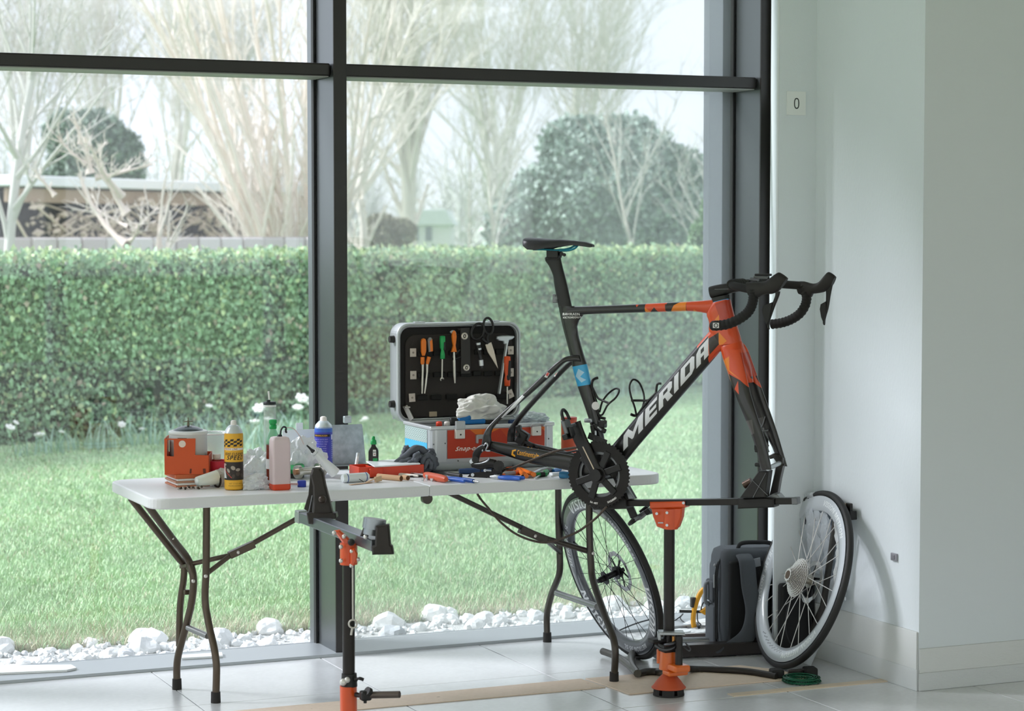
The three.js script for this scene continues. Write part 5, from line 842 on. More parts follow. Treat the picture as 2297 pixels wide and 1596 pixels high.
  { const t = tool('screwdriver', 'green hook-tipped screwdriver strapped in the case lid', 'screwdriver', 638, 610);
    const h = part('handle', T(lathe([[0, 0], [0.009, 0.002], [0.0085, 0.02], [0.0055, 0.034], [0.0095, 0.042], [0.0108, 0.07], [0.0098, 0.084], [0, 0.086]], 18), t.W(640, 612)), greenP, t); part('grip', T(rb(0.007, 0.03, 0.012, 0.003), t.W(655, 455, 0.006)), blackP, h);
    part('shaft', mg([rod(t.W(637, 612), t.W(633, 845), 0.003), T(new THREE.TorusGeometry(0.006, 0.0022, 6, 14, 4), t.W(634, 850))]), steel, t); }
  { const t = tool('file', 'orange-handled file strapped beside the leather strap in the case lid', 'file', 772, 400);
    part('handle', T(extrude(poly([[-26, 60], [-18, 110], [0, 124], [18, 110], [28, 60], [22, 0], [16, -40], [30, -110], [-30, -110], [-12, -40], [-20, 0]].map(([a, b]) => [a * pxl, b * pxl]), [[[-7, 70], [0, 84], [8, 66], [6, 20], [0, 8], [-6, 24]].reverse().map(([a, b]) => [a * pxl, b * pxl])]), 0.015, 0.004, 2), t.W(774, 408, -0.006)), orangeP, t);
    part('grip', tube(smooth([t.W(742, 300, -0.003), t.W(758, 286, -0.003), t.W(786, 292, -0.003), t.W(796, 320, -0.003)], 10), 0.005, 8), M('#b4b6b7', 0.5), t);
    part('blade', tube([t.W(775, 520), t.W(778, 640), t.W(782, 800), t.W(788, 900)], [0.004, 0.006, 0.0055, 0.003], 6), steel, t); part('hook', stube([t.W(845, 500), t.W(790, 560), t.W(770, 620), t.W(820, 600), t.W(850, 590)], 0.004, 20, 7), blackP, t); }
  { const t = tool('scissors', 'black-handled scissors tucked in the top of the case lid', 'scissors', 1170, 420);
    const lp = (cx2, cy2, rx, ry, a) => { const p = []; for (let k = 0; k < 24; k++) { const q = k / 24 * 6.2832, X = rx * Math.cos(q), Y = ry * Math.sin(q); p.push(t.W(cx2 + X * Math.cos(a) - Y * Math.sin(a), cy2 + X * Math.sin(a) + Y * Math.cos(a), 0.006)); } p.push(p[0].clone()); return tube(p, 0.0048, 8, false); };
    const a = part('handle', mg([lp(1052, 288, 70, 98, 0.42), tube(smooth([t.W(1100, 370, 0.006), t.W(1140, 410, 0.004), t.W(1180, 430, 0)], 8), 0.0055, 8)]), blackP, t); part('handle', mg([lp(1178, 228, 56, 98, -0.12), tube(smooth([t.W(1180, 325, 0.006), t.W(1165, 370, 0.004), t.W(1185, 430, 0)], 8), 0.005, 8)]), blackP, t);
    const bl = extrude(poly([[1150, 450], [1222, 420], [1258, 530], [1303, 742], [1180, 540]].map(([x, y]) => { const q = t.W(x, y); return [q.x, q.y]; })), 0.004, 0.001); part('blade', T(bl, [0, 0, -0.004]), M('#cfc4b4', 0.3, 0.6), t); part('pivot', T(cy(0.004, 0.004, 0.006, 12), t.W(1185, 440, 0), [Math.PI / 2, 0, 0]), steel, t); }
  { const t = tool('pen_torch', 'slim black and silver pen tool strapped beneath the scissors', 'tool', 1080, 560);
    part('barrel', tube([t.W(1064, 420), t.W(1072, 520), t.W(1085, 570)], [0.0075, 0.0082, 0.006], 12), blackP, t); part('band', mg([rod(t.W(1065, 425), t.W(1068, 450), 0.0086), rod(t.W(1074, 490), t.W(1076, 510), 0.0088), rod(t.W(1098, 632), t.W(1103, 700), 0.0088)]), M('#d5d8da', 0.3, 0.6), t); part('tip', tube([t.W(1085, 570), t.W(1098, 640), t.W(1108, 728)], [0.0055, 0.006, 0.005], 10), M('#3a3a3c', 0.4, 0.4), t); }
  { const t = tool('hammer', 'silver T-shaped tool at the right side of the case lid', 'hammer', 1400, 430);
    part('head', T(extrude(poly([[-108, 0], [-100, 26], [-40, 34], [40, 34], [98, 28], [108, 14], [80, -8], [40, -20], [30, -60], [-18, -60], [-28, -30], [-78, -22]].map(([a, b]) => [a * pxl, b * pxl])), 0.014, 0.004, 2), t.W(1386, 382, -0.006)), M('#c3cace', 0.3, 0.6), t);
    part('shaft', bar(t.W(1408, 410), t.W(1312, 1045), 52 * pxl, 0.006, 0.002), M('#cdd1d2', 0.35, 0.5), t); }
  { const t = tool('screwdriver', 'orange and black screwdriver strapped over the silver T-shaped tool', 'screwdriver', 1400, 950); t.position.z += 0.012;
    part('handle', T(lathe([[0, 0], [0.0105, 0.002], [0.0115, 0.024], [0.0085, 0.04], [0.0105, 0.054], [0.0125, 0.09], [0.0115, 0.11], [0, 0.112]], 18), t.W(1396, 955)), M('#e0521f', 0.42), t); part('grip', mg([T(rb(0.012, 0.06, 0.012, 0.004), t.W(1408, 740, 0.007)), T(rb(0.012, 0.02, 0.02, 0.005), t.W(1398, 850, 0.004))]), blackP, t); part('shaft', rod(t.W(1396, 960), t.W(1394, 1165), 0.003), steel, t); }
  // --- things lying in the open base ---
  const Rim = (x, y, z) => onZ(x, y, z);
  seed(81);
  const cl = solo('white_cloth', crumple([0, 0, 0], 0.09, 0.05, 0.05, 0.5, 1.2, 3, 5), M('#dcdad5', 0.9), 'crumpled white cloth piled in the open tool case', 'cloth'); cl.position.copy(Rim(1076, 938, 0.56)); cl.rotation.y = 0.2;
  { const p = Rim(1058, 945, 0.6), t = thing('cutter', 'bright blue hand tool lying under the white cloth in the case', 'tool', p); part('handle', mg([T(rb(0.1, 0.018, 0.026, 0.006), [0.0, -0.002, 0]), T(rb(0.05, 0.018, 0.024, 0.006), [-0.03, 0.008, 0.0], [0, 0, 0.3])]), M('#1672b8', 0.45), t); part('head', mg([T(rb(0.03, 0.03, 0.02, 0.008), [-0.07, 0.0, 0]), T(rb(0.05, 0.014, 0.02, 0.004), [0.075, -0.006, 0])]), blackP, t); }
  const pb = solo('plastic_bag', crumple([0, 0, 0], 0.065, 0.026, 0.04, 0.4, 2.2, 8, 4), M('#dfe6ea', 0.25, 0, { transmission: 0.45, thickness: 0, side: THREE.DoubleSide }), 'clear crinkled bag at the right end of the tool case', 'bag'); pb.position.copy(Rim(1190, 950, 0.57));
  { const p = Rim(1165, 948, 0.58), t = thing('tool_wrap', 'dark blue roll beside the clear bag in the case', 'tool roll', p); part('roll', orient(cy(0.011, 0.011, 0.09, 14), V(-0.04, 0, 0), V(0.05, -0.002, 0)), M('#27406e', 0.6), t); part('strap', T(new THREE.TorusGeometry(0.0115, 0.002, 6, 16), [0.0, 0, 0], [0, Math.PI / 2, 0]), blackP, t); }
  for (const [x, y, c, l] of [[985, 950, '#d8452b', 'small red cap just inside the left rim of the tool case'], [1003, 950, '#d9d4cf', 'small white cap just inside the left rim of the tool case']]) solo('bottle_cap', T(lathe([[0, 0], [0.011, 0], [0.011, 0.014], [0.009, 0.018], [0, 0.019]].reverse(), 16), Rim(x, y, 0.6).add(V(0, -0.012, 0))), M(c, 0.45), l, 'cap');
}
{ // red tin behind the pedal
  const p = onT(1276, 1030), k = ppm(p), h = (1024 - 933) / k, r = 17.5 / k, t = thing('red_tin', 'tall red tin on the table behind the pedal and crank', 'tin', p);
  const lab = canvasTex(256, 256, (c) => { c.fillStyle = '#c8512e'; c.fillRect(0, 0, 256, 256); c.fillStyle = '#ece6e2'; c.fillRect(0, 200, 256, 34); c.fillStyle = '#6b4a40'; c.font = 'bold 26px sans-serif'; c.fillText('NORTH NORTH', 4, 226); });
  part('can', T(lathe([[0, 0], [r, 0.002], [r, h - 0.004], [r * 0.96, h], [0, h]].reverse(), 32), [0, 0, 0]), M('#ffffff', 0.45, 0, { map: lab }), t); part('lid', T(cy(r * 1.03, r * 1.03, 0.01, 32), [0, h, 0]), M('#b8432a', 0.45), t);
}

// ---------- bottles, cans and boxes on the table ----------
const lower = (prof, k) => lathe(prof.map(([x, y]) => [x / k, y / k]).reverse(), 36);      // profile in photograph pixels
const stand = (name, label, cat, x, y, grp) => { const p = onT(x, y), t = thing(name, label, cat, p, 0, grp); t.k = ppm(p) * 0.985; return t; };
{ // yellow spray can
  const t = stand('spray_can', 'yellow spray can with a chequered flag on its label', 'spray can', 525, 1099), k = t.k;
  const lab = canvasTex(1024, 640, (c, W, Hh) => {
    c.fillStyle = '#e2aa2c'; c.fillRect(0, 0, W, Hh); const X = (x) => W * (0.25 + (x - 505) / 41 * 0.30), Y = (y) => (y - 975) / 128 * Hh;   // front of the can faces us
    c.fillStyle = '#1d1a17'; for (let j = 0; j < 4; j++) for (let i = 0; i < 7; i++) if ((i + j) % 2) { c.beginPath(); const x = X(509) + i * (X(541) - X(509)) / 7, w = (X(541) - X(509)) / 7, y = Y(991) + j * Y(979.4) * 0.9 - i * 2; c.moveTo(x, y); c.lineTo(x + w, y - 2); c.lineTo(x + w - 5, y + 20); c.lineTo(x - 5, y + 22); c.fill(); }
    c.fillStyle = '#efeae6'; c.fillRect(X(511), Y(1009), X(544) - X(511), Y(1014) - Y(1009)); c.fillStyle = '#7b3733'; c.font = 'bold 26px sans-serif'; c.fillText('FINISH LINE', X(512), Y(1013.3), X(543) - X(512));
    c.fillStyle = '#18130f'; c.font = 'italic bold 40px sans-serif'; c.fillText('BIKE CLEANER', X(513), Y(1025), X(543) - X(513)); c.font = 'italic bold 66px sans-serif'; c.fillText('SPEED', X(516), Y(1035), X(543) - X(516));
    c.fillStyle = '#2a1f18'; c.fillRect(X(507), Y(1040), X(546) - X(507), Y(1080) - Y(1040)); c.fillStyle = '#b4a99c'; for (let i = 0; i < 9; i++) { c.beginPath(); c.ellipse(X(512 + (i % 5) * 7), Y(1046 + (i * 13) % 28), 26, 14 + i, i, 0, 6.3); c.fill(); c.fillStyle = i % 2 ? '#4a3c32' : '#a5988a'; }
    c.fillStyle = '#cfd3d4'; c.beginPath(); c.moveTo(X(507), Y(1044)); c.lineTo(X(511), Y(1044)); c.lineTo(X(516), Y(1076)); c.lineTo(X(507), Y(1078)); c.fill(); c.strokeStyle = '#c23d33'; c.lineWidth = 7; c.beginPath(); c.moveTo(X(508), Y(1010)); c.lineTo(X(513), Y(1058)); c.lineTo(X(524), Y(1075)); c.stroke();
    c.fillStyle = '#1d1a17'; c.fillRect(X(508), Y(1076), X(546) - X(508), 14); c.fillStyle = '#6b4e14'; c.font = '20px sans-serif'; c.fillText('NET 17 OZ (482 g)', X(520), Y(1089)); c.fillText('PROFESSIONAL USE', X(519), Y(1094));
  });
  const body = lathe([[0, 0], [19.5, 1], [21, 4], [21, 122], [19.5, 128]].map(([x, y]) => [x / k, y / k]).reverse(), 48);
  { const p = body.attributes.position, u = body.attributes.uv; for (let i = 0; i < p.count; i++) { const a = Math.atan2(p.getX(i) * RT.x + p.getZ(i) * RT.z, -(p.getX(i) * FW.x + p.getZ(i) * FW.z)); u.setXY(i, 0.4 + a / (Math.PI) * 0.30, p.getY(i) * k / 128); } }
  part('can', body, M('#ffffff', 0.36, 0.15, { map: lab }), t); part('shoulder', lower([[20.5, 126], [18, 133], [12, 141], [8, 143.5], [0, 144]], k), M('#cfd5d8', 0.3, 0.4), t); part('nozzle', mg([lower([[7, 143], [6.2, 152], [4, 154], [0, 154]], k), T(rb(0.004, 0.005, 0.004), [0, 150 / k, 0.007])]), M('#e9e6e2', 0.5), t);
}
{ // blue spray can
  const t = stand('spray_can', 'blue spray can with white print and a grey cap ring', 'spray can', 726, 1053), k = t.k;
  const lab = canvasTex(512, 512, (c) => { c.fillStyle = '#3b3aa0'; c.fillRect(0, 0, 512, 512); c.fillStyle = '#3a63b8'; c.fillRect(0, 0, 512, 60); c.fillStyle = '#1c1626'; c.fillRect(150, 82, 180, 34); c.fillStyle = '#d19a3a'; c.font = 'bold 24px sans-serif'; c.fillText('DEGREASER', 168, 108); c.fillStyle = '#b9b6de'; c.font = '17px sans-serif'; ['spray on parts and', 'leave to work, wipe', 'off with clean rag', 'use in ventilated', 'rooms only, keep', 'away from flame', '', 'store upright and', 'below 50 degrees', 'shake before use'].forEach((s, i) => c.fillText(s, 160, 150 + i * 27)); c.fillStyle = '#d7d3e6'; c.fillRect(345, 90, 26, 60); c.fillStyle = '#8f8cc8'; for (let i = 0; i < 9; i++) c.fillRect(348, 170 + i * 24, 22, 12); });
  const body = lathe([[0, 0], [18.5, 1], [20, 3], [20, 88], [19, 94]].map(([x, y]) => [x / k, y / k]).reverse(), 48);
  { const p = body.attributes.position, u = body.attributes.uv; for (let i = 0; i < p.count; i++) { const a = Math.atan2(p.getX(i) * RT.x + p.getZ(i) * RT.z, -(p.getX(i) * FW.x + p.getZ(i) * FW.z)); u.setXY(i, 0.5 + a / Math.PI * 0.5, 1 - (94 - p.getY(i) * k) / 94); } }
  part('can', body, M('#ffffff', 0.34, 0.1, { map: lab }), t); part('shoulder', lower([[19.5, 92], [17.5, 99], [10, 107], [0, 108]], k), M('#c6d0d4', 0.3, 0.3), t); part('nozzle', lower([[8, 106], [7, 115], [4, 117], [0, 117]], k), M('#ece5e0', 0.5), t); part('straw', rod(V(-0.03, 0.143, 0.01), V(0.004, 0.158, 0.01), 0.0016), M('#cf3b33', 0.5), t);
}
{ // cola bottle
  const t = stand('soda_bottle', 'cola bottle with a bright green cap behind the white jug', 'bottle', 613, 1090), k = t.k;
  part('bottle', lower([[15.4, 91], [15.5, 96], [15.5, 100], [13, 110], [8, 122], [5.8, 128], [5.5, 132]], k), M('#c4ecd6', 0.08, 0, { transmission: 0.75, thickness: 0 }), t); part('cola', lower([[0, 0], [13, 0.5], [15.4, 4], [15.4, 92], [0, 92.5]], k), M('#6e2410', 0.15), t, 'dark brown drink'); part('label', lower([[15.8, 38], [15.9, 39], [15.9, 59], [15.8, 60]], k), M('#d9dde0', 0.5), t);
  part('cap', mg([lower([[7.6, 126], [8.2, 127], [8.2, 135], [0, 136]], k), lower([[8.6, 138], [8.6, 145], [7, 146.5], [0, 146]], k), lower([[7, 134], [7, 139]], k)]), M('#10a352', 0.4), t);
}
{ // translucent jug with red liquid
  const t = stand('plastic_jug', 'pale translucent jug holding a little red liquid', 'jug', 628, 1099), k = t.k, w = 41 / k, d = 34 / k;
  const bodyR = [[0, 0.86], [4, 1], [100, 1], [110, 0.97], [116, 0.86], [118, 0.6]].map(([y, s]) => roundRect(w * s, d * s, 0.008 * s, 5).map(([a, b]) => V(a, y / k, -b)));
  part('jug', loft(bodyR.map((r) => r.reverse())), M('#f0dfe2', 0.5, 0, { transmission: 0.28, thickness: 0 }), t); part('liquid', loft([[0, 0.9], [3, 1.012], [13.5, 1.012]].map(([y, s]) => roundRect(w * s, d * s, 0.008, 5).map(([a, b]) => V(a, (y + 0.2) / k, -b)).reverse())), M('#e04a26', 0.35), t, 'red liquid in the bottom');
  part('spout', mg([lower([[6, 117], [5, 122], [0, 122]], k), stube([V(0.002, 0.18, 0), V(0.006, 0.198, 0), V(0.014, 0.206, 0), V(0.022, 0.202, 0), V(0.02, 0.188, 0)], 0.003, 18, 6)]), M('#272b30', 0.5), t); part('cap_tail', T(rb(0.006, 0.014, 0.006, 0.002), [0.021, 0.192, 0.002], [0, 0, 0.25]), M('#1c1e22', 0.5), t);
  part('straw', stube([V(0.024, 0.203, 0), V(0.045, 0.2, 0), V(0.068, 0.175, 0), V(0.083, 0.145, 0)], 0.0014, 22, 6), M('#dfc9c6', 0.4), t);
}
{ // tall clear bottle behind
  const t = stand('pump_bottle', 'tall clear bottle with a black-ringed lid and white straw behind the cola bottle', 'bottle', 606, 1078), k = t.k;
  part('bottle', lower([[0, 0], [12, 1], [13.5, 5], [13.5, 128], [13.5, 172]], k), M('#f1f5f4', 0.15, 0, { transmission: 0.8, thickness: 0 }), t); part('lid', mg([lower([[14, 168], [14.2, 171], [13.6, 174], [0, 174]], k), T(rb(0.012, 0.008, 0.01, 0.002), [-0.006, 176 / k, 0.006])]), M('#22262a', 0.5), t); part('straw', rod(V(0.001, 172 / k, 0), V(-0.004, 197 / k, 0), 0.003), M('#f3f3f1', 0.5), t); part('band', lower([[14.4, 163], [14.6, 165], [14.4, 167]], k), M('#eceeee', 0.4), t);
}
{ // green and black oil bottle
  const t = stand('oil_bottle', 'black squeeze bottle with a green label and green cap', 'bottle', 838, 1066), k = t.k;
  const lab = canvasTex(256, 512, (c) => { c.fillStyle = '#1c1a19'; c.fillRect(0, 0, 256, 512); c.fillStyle = '#0f9a4d'; c.fillRect(118, 190, 110, 322); c.fillStyle = '#e6ece8'; c.fillRect(120, 30, 72, 120); c.fillStyle = '#9a2c2a'; c.fillRect(140, 110, 40, 14); c.fillStyle = '#111'; c.font = 'bold 44px sans-serif'; c.fillText('BIO', 126, 90, 60); c.strokeStyle = '#dff3e6'; c.lineWidth = 9; c.beginPath(); c.moveTo(140, 250); c.bezierCurveTo(210, 240, 120, 320, 200, 320); c.stroke(); c.fillStyle = '#dff3e6'; c.font = 'bold 46px sans-serif'; c.fillText('LUBE', 126, 400, 90); c.fillStyle = '#0a5c30'; c.fillRect(118, 440, 110, 24); });
  const body = loft([[0, 0.9], [2, 1], [52, 1], [58, 0.85], [63, 0.5], [66, 0.42], [70, 0.42]].map(([y, s]) => roundRect(22 / k * s, 16 / k * s, 0.006 * s, 5).map(([a, b]) => V(a, y / k, -b)).reverse()));
  { const p = body.attributes.position, u = body.attributes.uv; for (let i = 0; i < p.count; i++) u.setXY(i, 0.5 + p.getX(i) * k / 24, p.getY(i) * k / 60); }
  part('bottle', body, M('#ffffff', 0.4, 0, { map: lab }), t); part('cap', mg([lower([[6.8, 68], [7, 70], [6.4, 76], [4, 79], [0, 79]], k), lower([[3.4, 78], [3.8, 80], [3.6, 85], [0, 86]], k)]), M('#0f9a4d', 0.4), t);
  t.rotation.y = -YAW;
}
{ // orange box with the clear jar and domed lid, pink tub, paper stack
  const BX = onZ(423, 1040, 0.68).x;
  const st = thing('carton_stack', 'stack of flat orange and white cartons under the orange box', 'cartons', V(BX, TY, 0.68)), kx = (x, y = 1060) => onZ(x, y, 0.74).x - BX;
  const wL = (kx(378) - kx(423)) * 0.93, wR = (kx(482) - kx(423)) * 0.93; const seq = [['#c9805f', 0.006], ['#e9e6e4', 0.008], ['#bc8a72', 0.007], ['#e8e6e6', 0.007], ['#c9683f', 0.014]]; let y = 0;
  seq.forEach(([c, h], i) => { part('carton', T(rb(wR - wL - (i % 2) * 0.004, h - 0.0006, 0.14, 0.0012), [(wL + wR) / 2 + (i % 2) * 0.003, y + h / 2, 0.0]), M(c, 0.65), st); y += h; });
  const b = thing('orange_box', 'tall orange cardboard box with a window, part of its front cut away', 'box', V(BX, TY + y, 0.68), -YAW * 0.85), kk = ppm(V(BX, TY, 0.74)), yb = (py) => onZ(420, py, 0.74).y - TY - y;
  const X = (x) => (kx(x) - kx(423)) * 0.93 , Yt = yb(984), Yb = 0, OB = M('#d0531f', 0.55), ink = M('#6b2b16', 0.6);
  const sh = [[X(371), Yb], [X(474), Yb], [X(474), yb(1022)], [X(443), yb(1021)], [X(444), Yt], [X(371), Yt]];
  part('front_panel', T(extrude(poly(sh, [[[X(377), yb(1023)], [X(393), yb(1024)], [X(393), yb(987)], [X(378), yb(986)]].reverse()]), 0.003, 0.0005), [0, 0, 0.068]), OB, b);
  part('side_panel', mg([T(rb(0.003, Yt, 0.135, 0.0005), [X(371) + 0.001, Yt / 2, 0]), T(rb(0.003, yb(1022), 0.135, 0.0005), [X(474), yb(1022) / 2, 0])]), M('#b84a20', 0.6), b); part('back_panel', T(rb(X(474) - X(371), yb(1022), 0.003, 0.0005), [(X(371) + X(474)) / 2, yb(1022) / 2, -0.067]), OB, b);
  part('base_panel', T(rb(X(474) - X(371), 0.002, 0.13, 0.0005), [(X(371) + X(474)) / 2, 0.0012, 0]), OB, b);
  part('round_label', T(cy(0.0115, 0.0115, 0.001, 24), [X(413), yb(996), 0.0715], [Math.PI / 2, 0, 0]), M('#e9d9cd', 0.5), b); part('ink_mark', T(rb(0.006, 0.016, 0.0008, 0.0002), [X(432), yb(1057), 0.0715], [0, 0, -0.1]), ink, b); part('ink_mark', T(rb(0.009, 0.016, 0.0008, 0.0002), [X(464), yb(1057), 0.0715], [0, 0, 0.1]), ink, b);
  // jar with lid stands in the box
  const jx = BX, j = thing('parts_jar', 'round white and grey jar with a domed lid and knob standing in the orange box', 'jar', V(jx, TY + y + 0.003, 0.68)), R = 0.0625, jh = yb(978);
  part('jar', lathe([[0, 0], [R, 0.002], [R, jh], [R - 0.003, jh], [R - 0.003, 0.006], [0, 0.006]].reverse(), 40), M('#d3d6d8', 0.4), j); part('dark_window', T(new THREE.CylinderGeometry(R + 0.001, R + 0.001, 0.055, 20, 1, true, -0.85, 0.5), [0, yb(1004), 0]), M('#2a2422', 0.5), j);
  part('rim', lathe([[R, jh - 0.004], [R + 0.003, jh], [R + 0.003, jh + 0.006], [R - 0.004, jh + 0.01], [0, jh + 0.009]].reverse(), 40), M('#e3e5e6', 0.35), j); part('lid', lathe([[0.052, jh + 0.008], [0.046, jh + 0.014], [0.03, jh + 0.021], [0.012, jh + 0.025], [0, jh + 0.026]].reverse(), 36), M('#4a5355', 0.25, 0.4), j); part('knob', mg([T(cy(0.003, 0.005, 0.018, 12), [0, jh + 0.034, 0]), T(rb(0.03, 0.003, 0.01, 0.001), [0, jh + 0.039, 0]), T(cy(0.0015, 0.0015, 0.012, 8), [0, jh + 0.046, 0])]), M('#6f6a58', 0.35, 0.6), j);
  const tub = thing('pink_tub', 'translucent pink-red plastic tub beside the orange box', 'tub', V(onZ(489, 1060, 0.70).x, TY, 0.70)), tk = 0;
  part('tub', lathe([[0, 0.002], [0.033, 0.003], [0.037, 0.074], [0.0395, 0.078], [0.038, 0.08], [0.0345, 0.076], [0.031, 0.006], [0, 0.006]].reverse(), 36), M('#d93a52', 0.3), tub);
  const sb = thing('small_jar', 'small white jar with a red label in the pink tub', 'jar', V(tub.position.x - 0.004, TY + 0.0065, 0.70)); part('jar', lathe([[0, 0], [0.014, 0.001], [0.014, 0.075], [0.011, 0.08], [0, 0.08]].reverse(), 20), M('#e6e3e0', 0.45), sb); part('label', T(cy(0.0144, 0.0144, 0.022, 20, true), [0, 0.066, 0]), M('#a43a35', 0.5), sb); part('cap', T(cy(0.0135, 0.0135, 0.014, 20), [0, 0.087, 0]), M('#efeae6', 0.5), sb);
  const bt = thing('clear_bin', 'large clear white plastic bin behind the orange box', 'bin', V(onZ(478, 1060, 0.52).x, TY, 0.52)); part('bin', lathe([[0, 0.002], [0.05, 0.003], [0.058, 0.15], [0.062, 0.155], [0.058, 0.157], [0.054, 0.15]].reverse(), 30), M('#eef3f3', 0.2, 0, { transmission: 0.6, thickness: 0 }), bt); part('rim', T(new THREE.TorusGeometry(0.06, 0.003, 8, 30), [0, 0.155, 0], [Math.PI / 2, 0, 0]), M('#f3f5f5', 0.4), bt);
}
{ // gloves, film, metal bits on the left
  const p = onT(463, 1096), t = thing('paper_cup', 'tipped white paper cup with dark brown mouth', 'cup', p, 0.25); t.position.y += 0.018;
  part('cup', T(lathe([[0, 0], [0.016, 0], [0.024, 0.075], [0.0225, 0.075], [0.014, 0.004], [0, 0.004]].reverse(), 30), [-0.035, 0.0065, 0], [0, 0, -Math.PI / 2 + 0.12]), M('#dfe5df', 0.7), t); part('mouth_arc', T(new THREE.TorusGeometry(0.0225, 0.0035, 8, 26, 4), [0.04, 0.006, 0.001], [0, Math.PI / 2, 2.4]), M('#2c221c', 0.8), t);  // dark brown arc round part of the mouth
  const p2 = onT(425, 1098), s = thing('chain_piece', 'short loose piece of brown bicycle chain in front of the cup', 'chain', p2); for (let i = 0; i < 12; i++) part('link', T(rb(0.012, 0.007, 0.006, 0.002), [-0.036 + i * 0.0068, 0.0045 + (i % 3) * 0.0015, Math.sin(i * 0.9) * 0.008 + i * 0.0012], [0, i * 0.4, 0.2 * (i % 2)]), i % 2 ? CHAINM : M('#b9aea6', 0.35, 0.7), s);
  const film = M('#f2f4f6', 0.3, 0, { transmission: 0.3, thickness: 0, side: THREE.DoubleSide });
  seed(91);
  const bag = (x, y, sx, sy, sz, sd, label) => { const m = solo('plastic_bag', crumple([0, 0, 0], sx, sy, sz, 0.62, 1.7, sd, 4), film, label, 'bag'); m.position.copy(onT(x, y)); m.position.y += 0.001; return m; };
  bag(574, 1098, 0.042, 0.03, 0.03, 3, 'clear crumpled bag between the yellow can and the jug'); bag(577, 1076, 0.062, 0.06, 0.045, 12, 'large pale crumpled bag behind the yellow can and jug'); bag(676, 1068, 0.066, 0.085, 0.04, 22, 'big translucent white bag left of the blue can'); bag(497, 1090, 0.04, 0.03, 0.03, 31, 'small white crumpled bag just left of the yellow can');
  const gt = thing('green_tub', 'small green lid lying in front of the white bag', 'lid', onT(662, 1072)); part('lid', T(cy(0.032, 0.034, 0.02, 28), [0, 0.03, 0], [0.25, 0, 0.15]), M('#2f9a5a', 0.45), gt); part('rim', T(new THREE.TorusGeometry(0.034, 0.003, 8, 28), [0, 0.021, 0], [Math.PI / 2 + 0.25, 0, 0.15]), M('#23262a', 0.5), gt); part('stack', T(cy(0.03, 0.031, 0.018, 24), [0, 0.01, 0]), M('#3a3936', 0.6), gt);
  const cp = thing('blue_cap', 'bright blue screw cap beside the foot of the jug', 'cap', onT(677, 1093)); part('cap', lathe([[0, 0], [0.0145, 0.001], [0.0145, 0.02], [0.012, 0.022], [0, 0.022]].reverse(), 24), M('#2a3fae', 0.45), cp); part('stem', rod(V(-0.045, 0.012, 0), V(-0.014, 0.01, 0), 0.004), M('#d9b3b0', 0.5), cp);
  const rl = thing('bearing_press', 'polished steel roller tool lying behind the foreground stand tower', 'tool', onT(702, 1074)); const ra = V(-0.062, 0.026, 0.01), rbb = V(0.042, 0.028, -0.02); part('roller', mg([rod(ra, rbb, 0.013, 0.013, 20), orient(cy(0.023, 0.023, 0.014, 26), ra, ra.clone().lerp(rbb, 0.12)), orient(cy(0.023, 0.023, 0.026, 26), ra.clone().lerp(rbb, 0.82), rbb)]), M('#d6d2ca', 0.18, 0.85), rl); part('cap', orient(cy(0.01, 0.01, 0.01, 16), ra.clone().lerp(rbb, -0.06), ra), M('#b98a6a', 0.3, 0.6), rl);
  // sealant cartridge leaning
  const a = onT(752, 1062, 0.018), c1 = onZ(703, 1014, a.z), sc = thing('sealant_tube', 'long white cartridge leaning across in front of the blue can', 'cartridge', a); const dv = c1.clone().sub(a);
  part('tube', tube([V(0, 0, 0), dv.clone().multiplyScalar(0.3), dv], [0.0195, 0.0172, 0.0098], 22), M('#eef0f1', 0.4), sc); part('tip', tube([dv, dv.clone().multiplyScalar(1.12), dv.clone().multiplyScalar(1.3)], [0.008, 0.004, 0.0026], 12), M('#2f2f33', 0.5), sc); part('band', tube([dv.clone().multiplyScalar(0.9), dv.clone().multiplyScalar(0.93)], [0.0112, 0.0108], 22, false), M('#c9cdd0', 0.4), sc);
  // white printed tube lying
  const w0 = onT(768, 1074, 0.0155), w1 = onT(826, 1070, 0.0155), wt = thing('grease_tube', 'white tube with blue rings and small print lying at the table front', 'tube', w0), wd = w1.clone().sub(w0);
  part('tube', tube([V(0, 0, 0), wd.clone().multiplyScalar(0.06), wd.clone().multiplyScalar(0.94), wd], [0.012, 0.0155, 0.0155, 0.011], 22), M('#e6ecee', 0.4), wt); part('blue_ring', mg([0.14, 0.86].map((t) => orient(cy(0.0159, 0.0159, 0.003, 24, true), wd.clone().multiplyScalar(t), wd.clone().multiplyScalar(t + 0.035)))), M('#3a5aa8', 0.5), wt); const txt = []; for (let i = 0; i < 7; i++) { const q = wd.clone().multiplyScalar(0.25 + i * 0.09); for (let j = 0; j < 4; j++) txt.push(T(rb(0.0028, 0.0022, 0.0008, 0.0003), q.clone().addScaledVector(V(FW.x, 0, FW.z), -0.0157).add(V(0, 0.006 - j * 0.004, 0)))); } part('print', mg(txt), M('#98a6ab', 0.5), wt).userData.kind = 'stuff';
  // galvanised stand-up tray and white sheet
  const gz = thing('metal_tray', 'grey galvanised tray standing upright behind the blue can', 'tray', onT(782, 1046)), gk = ppm(gz.position);
  const galv = dataTex(128, (u, v) => { const n = tf(u, v, 10, 3, 3); return [0.66 + 0.18 * (n - 0.5), 0.70 + 0.18 * (n - 0.5), 0.72 + 0.18 * (n - 0.5)]; }, true);
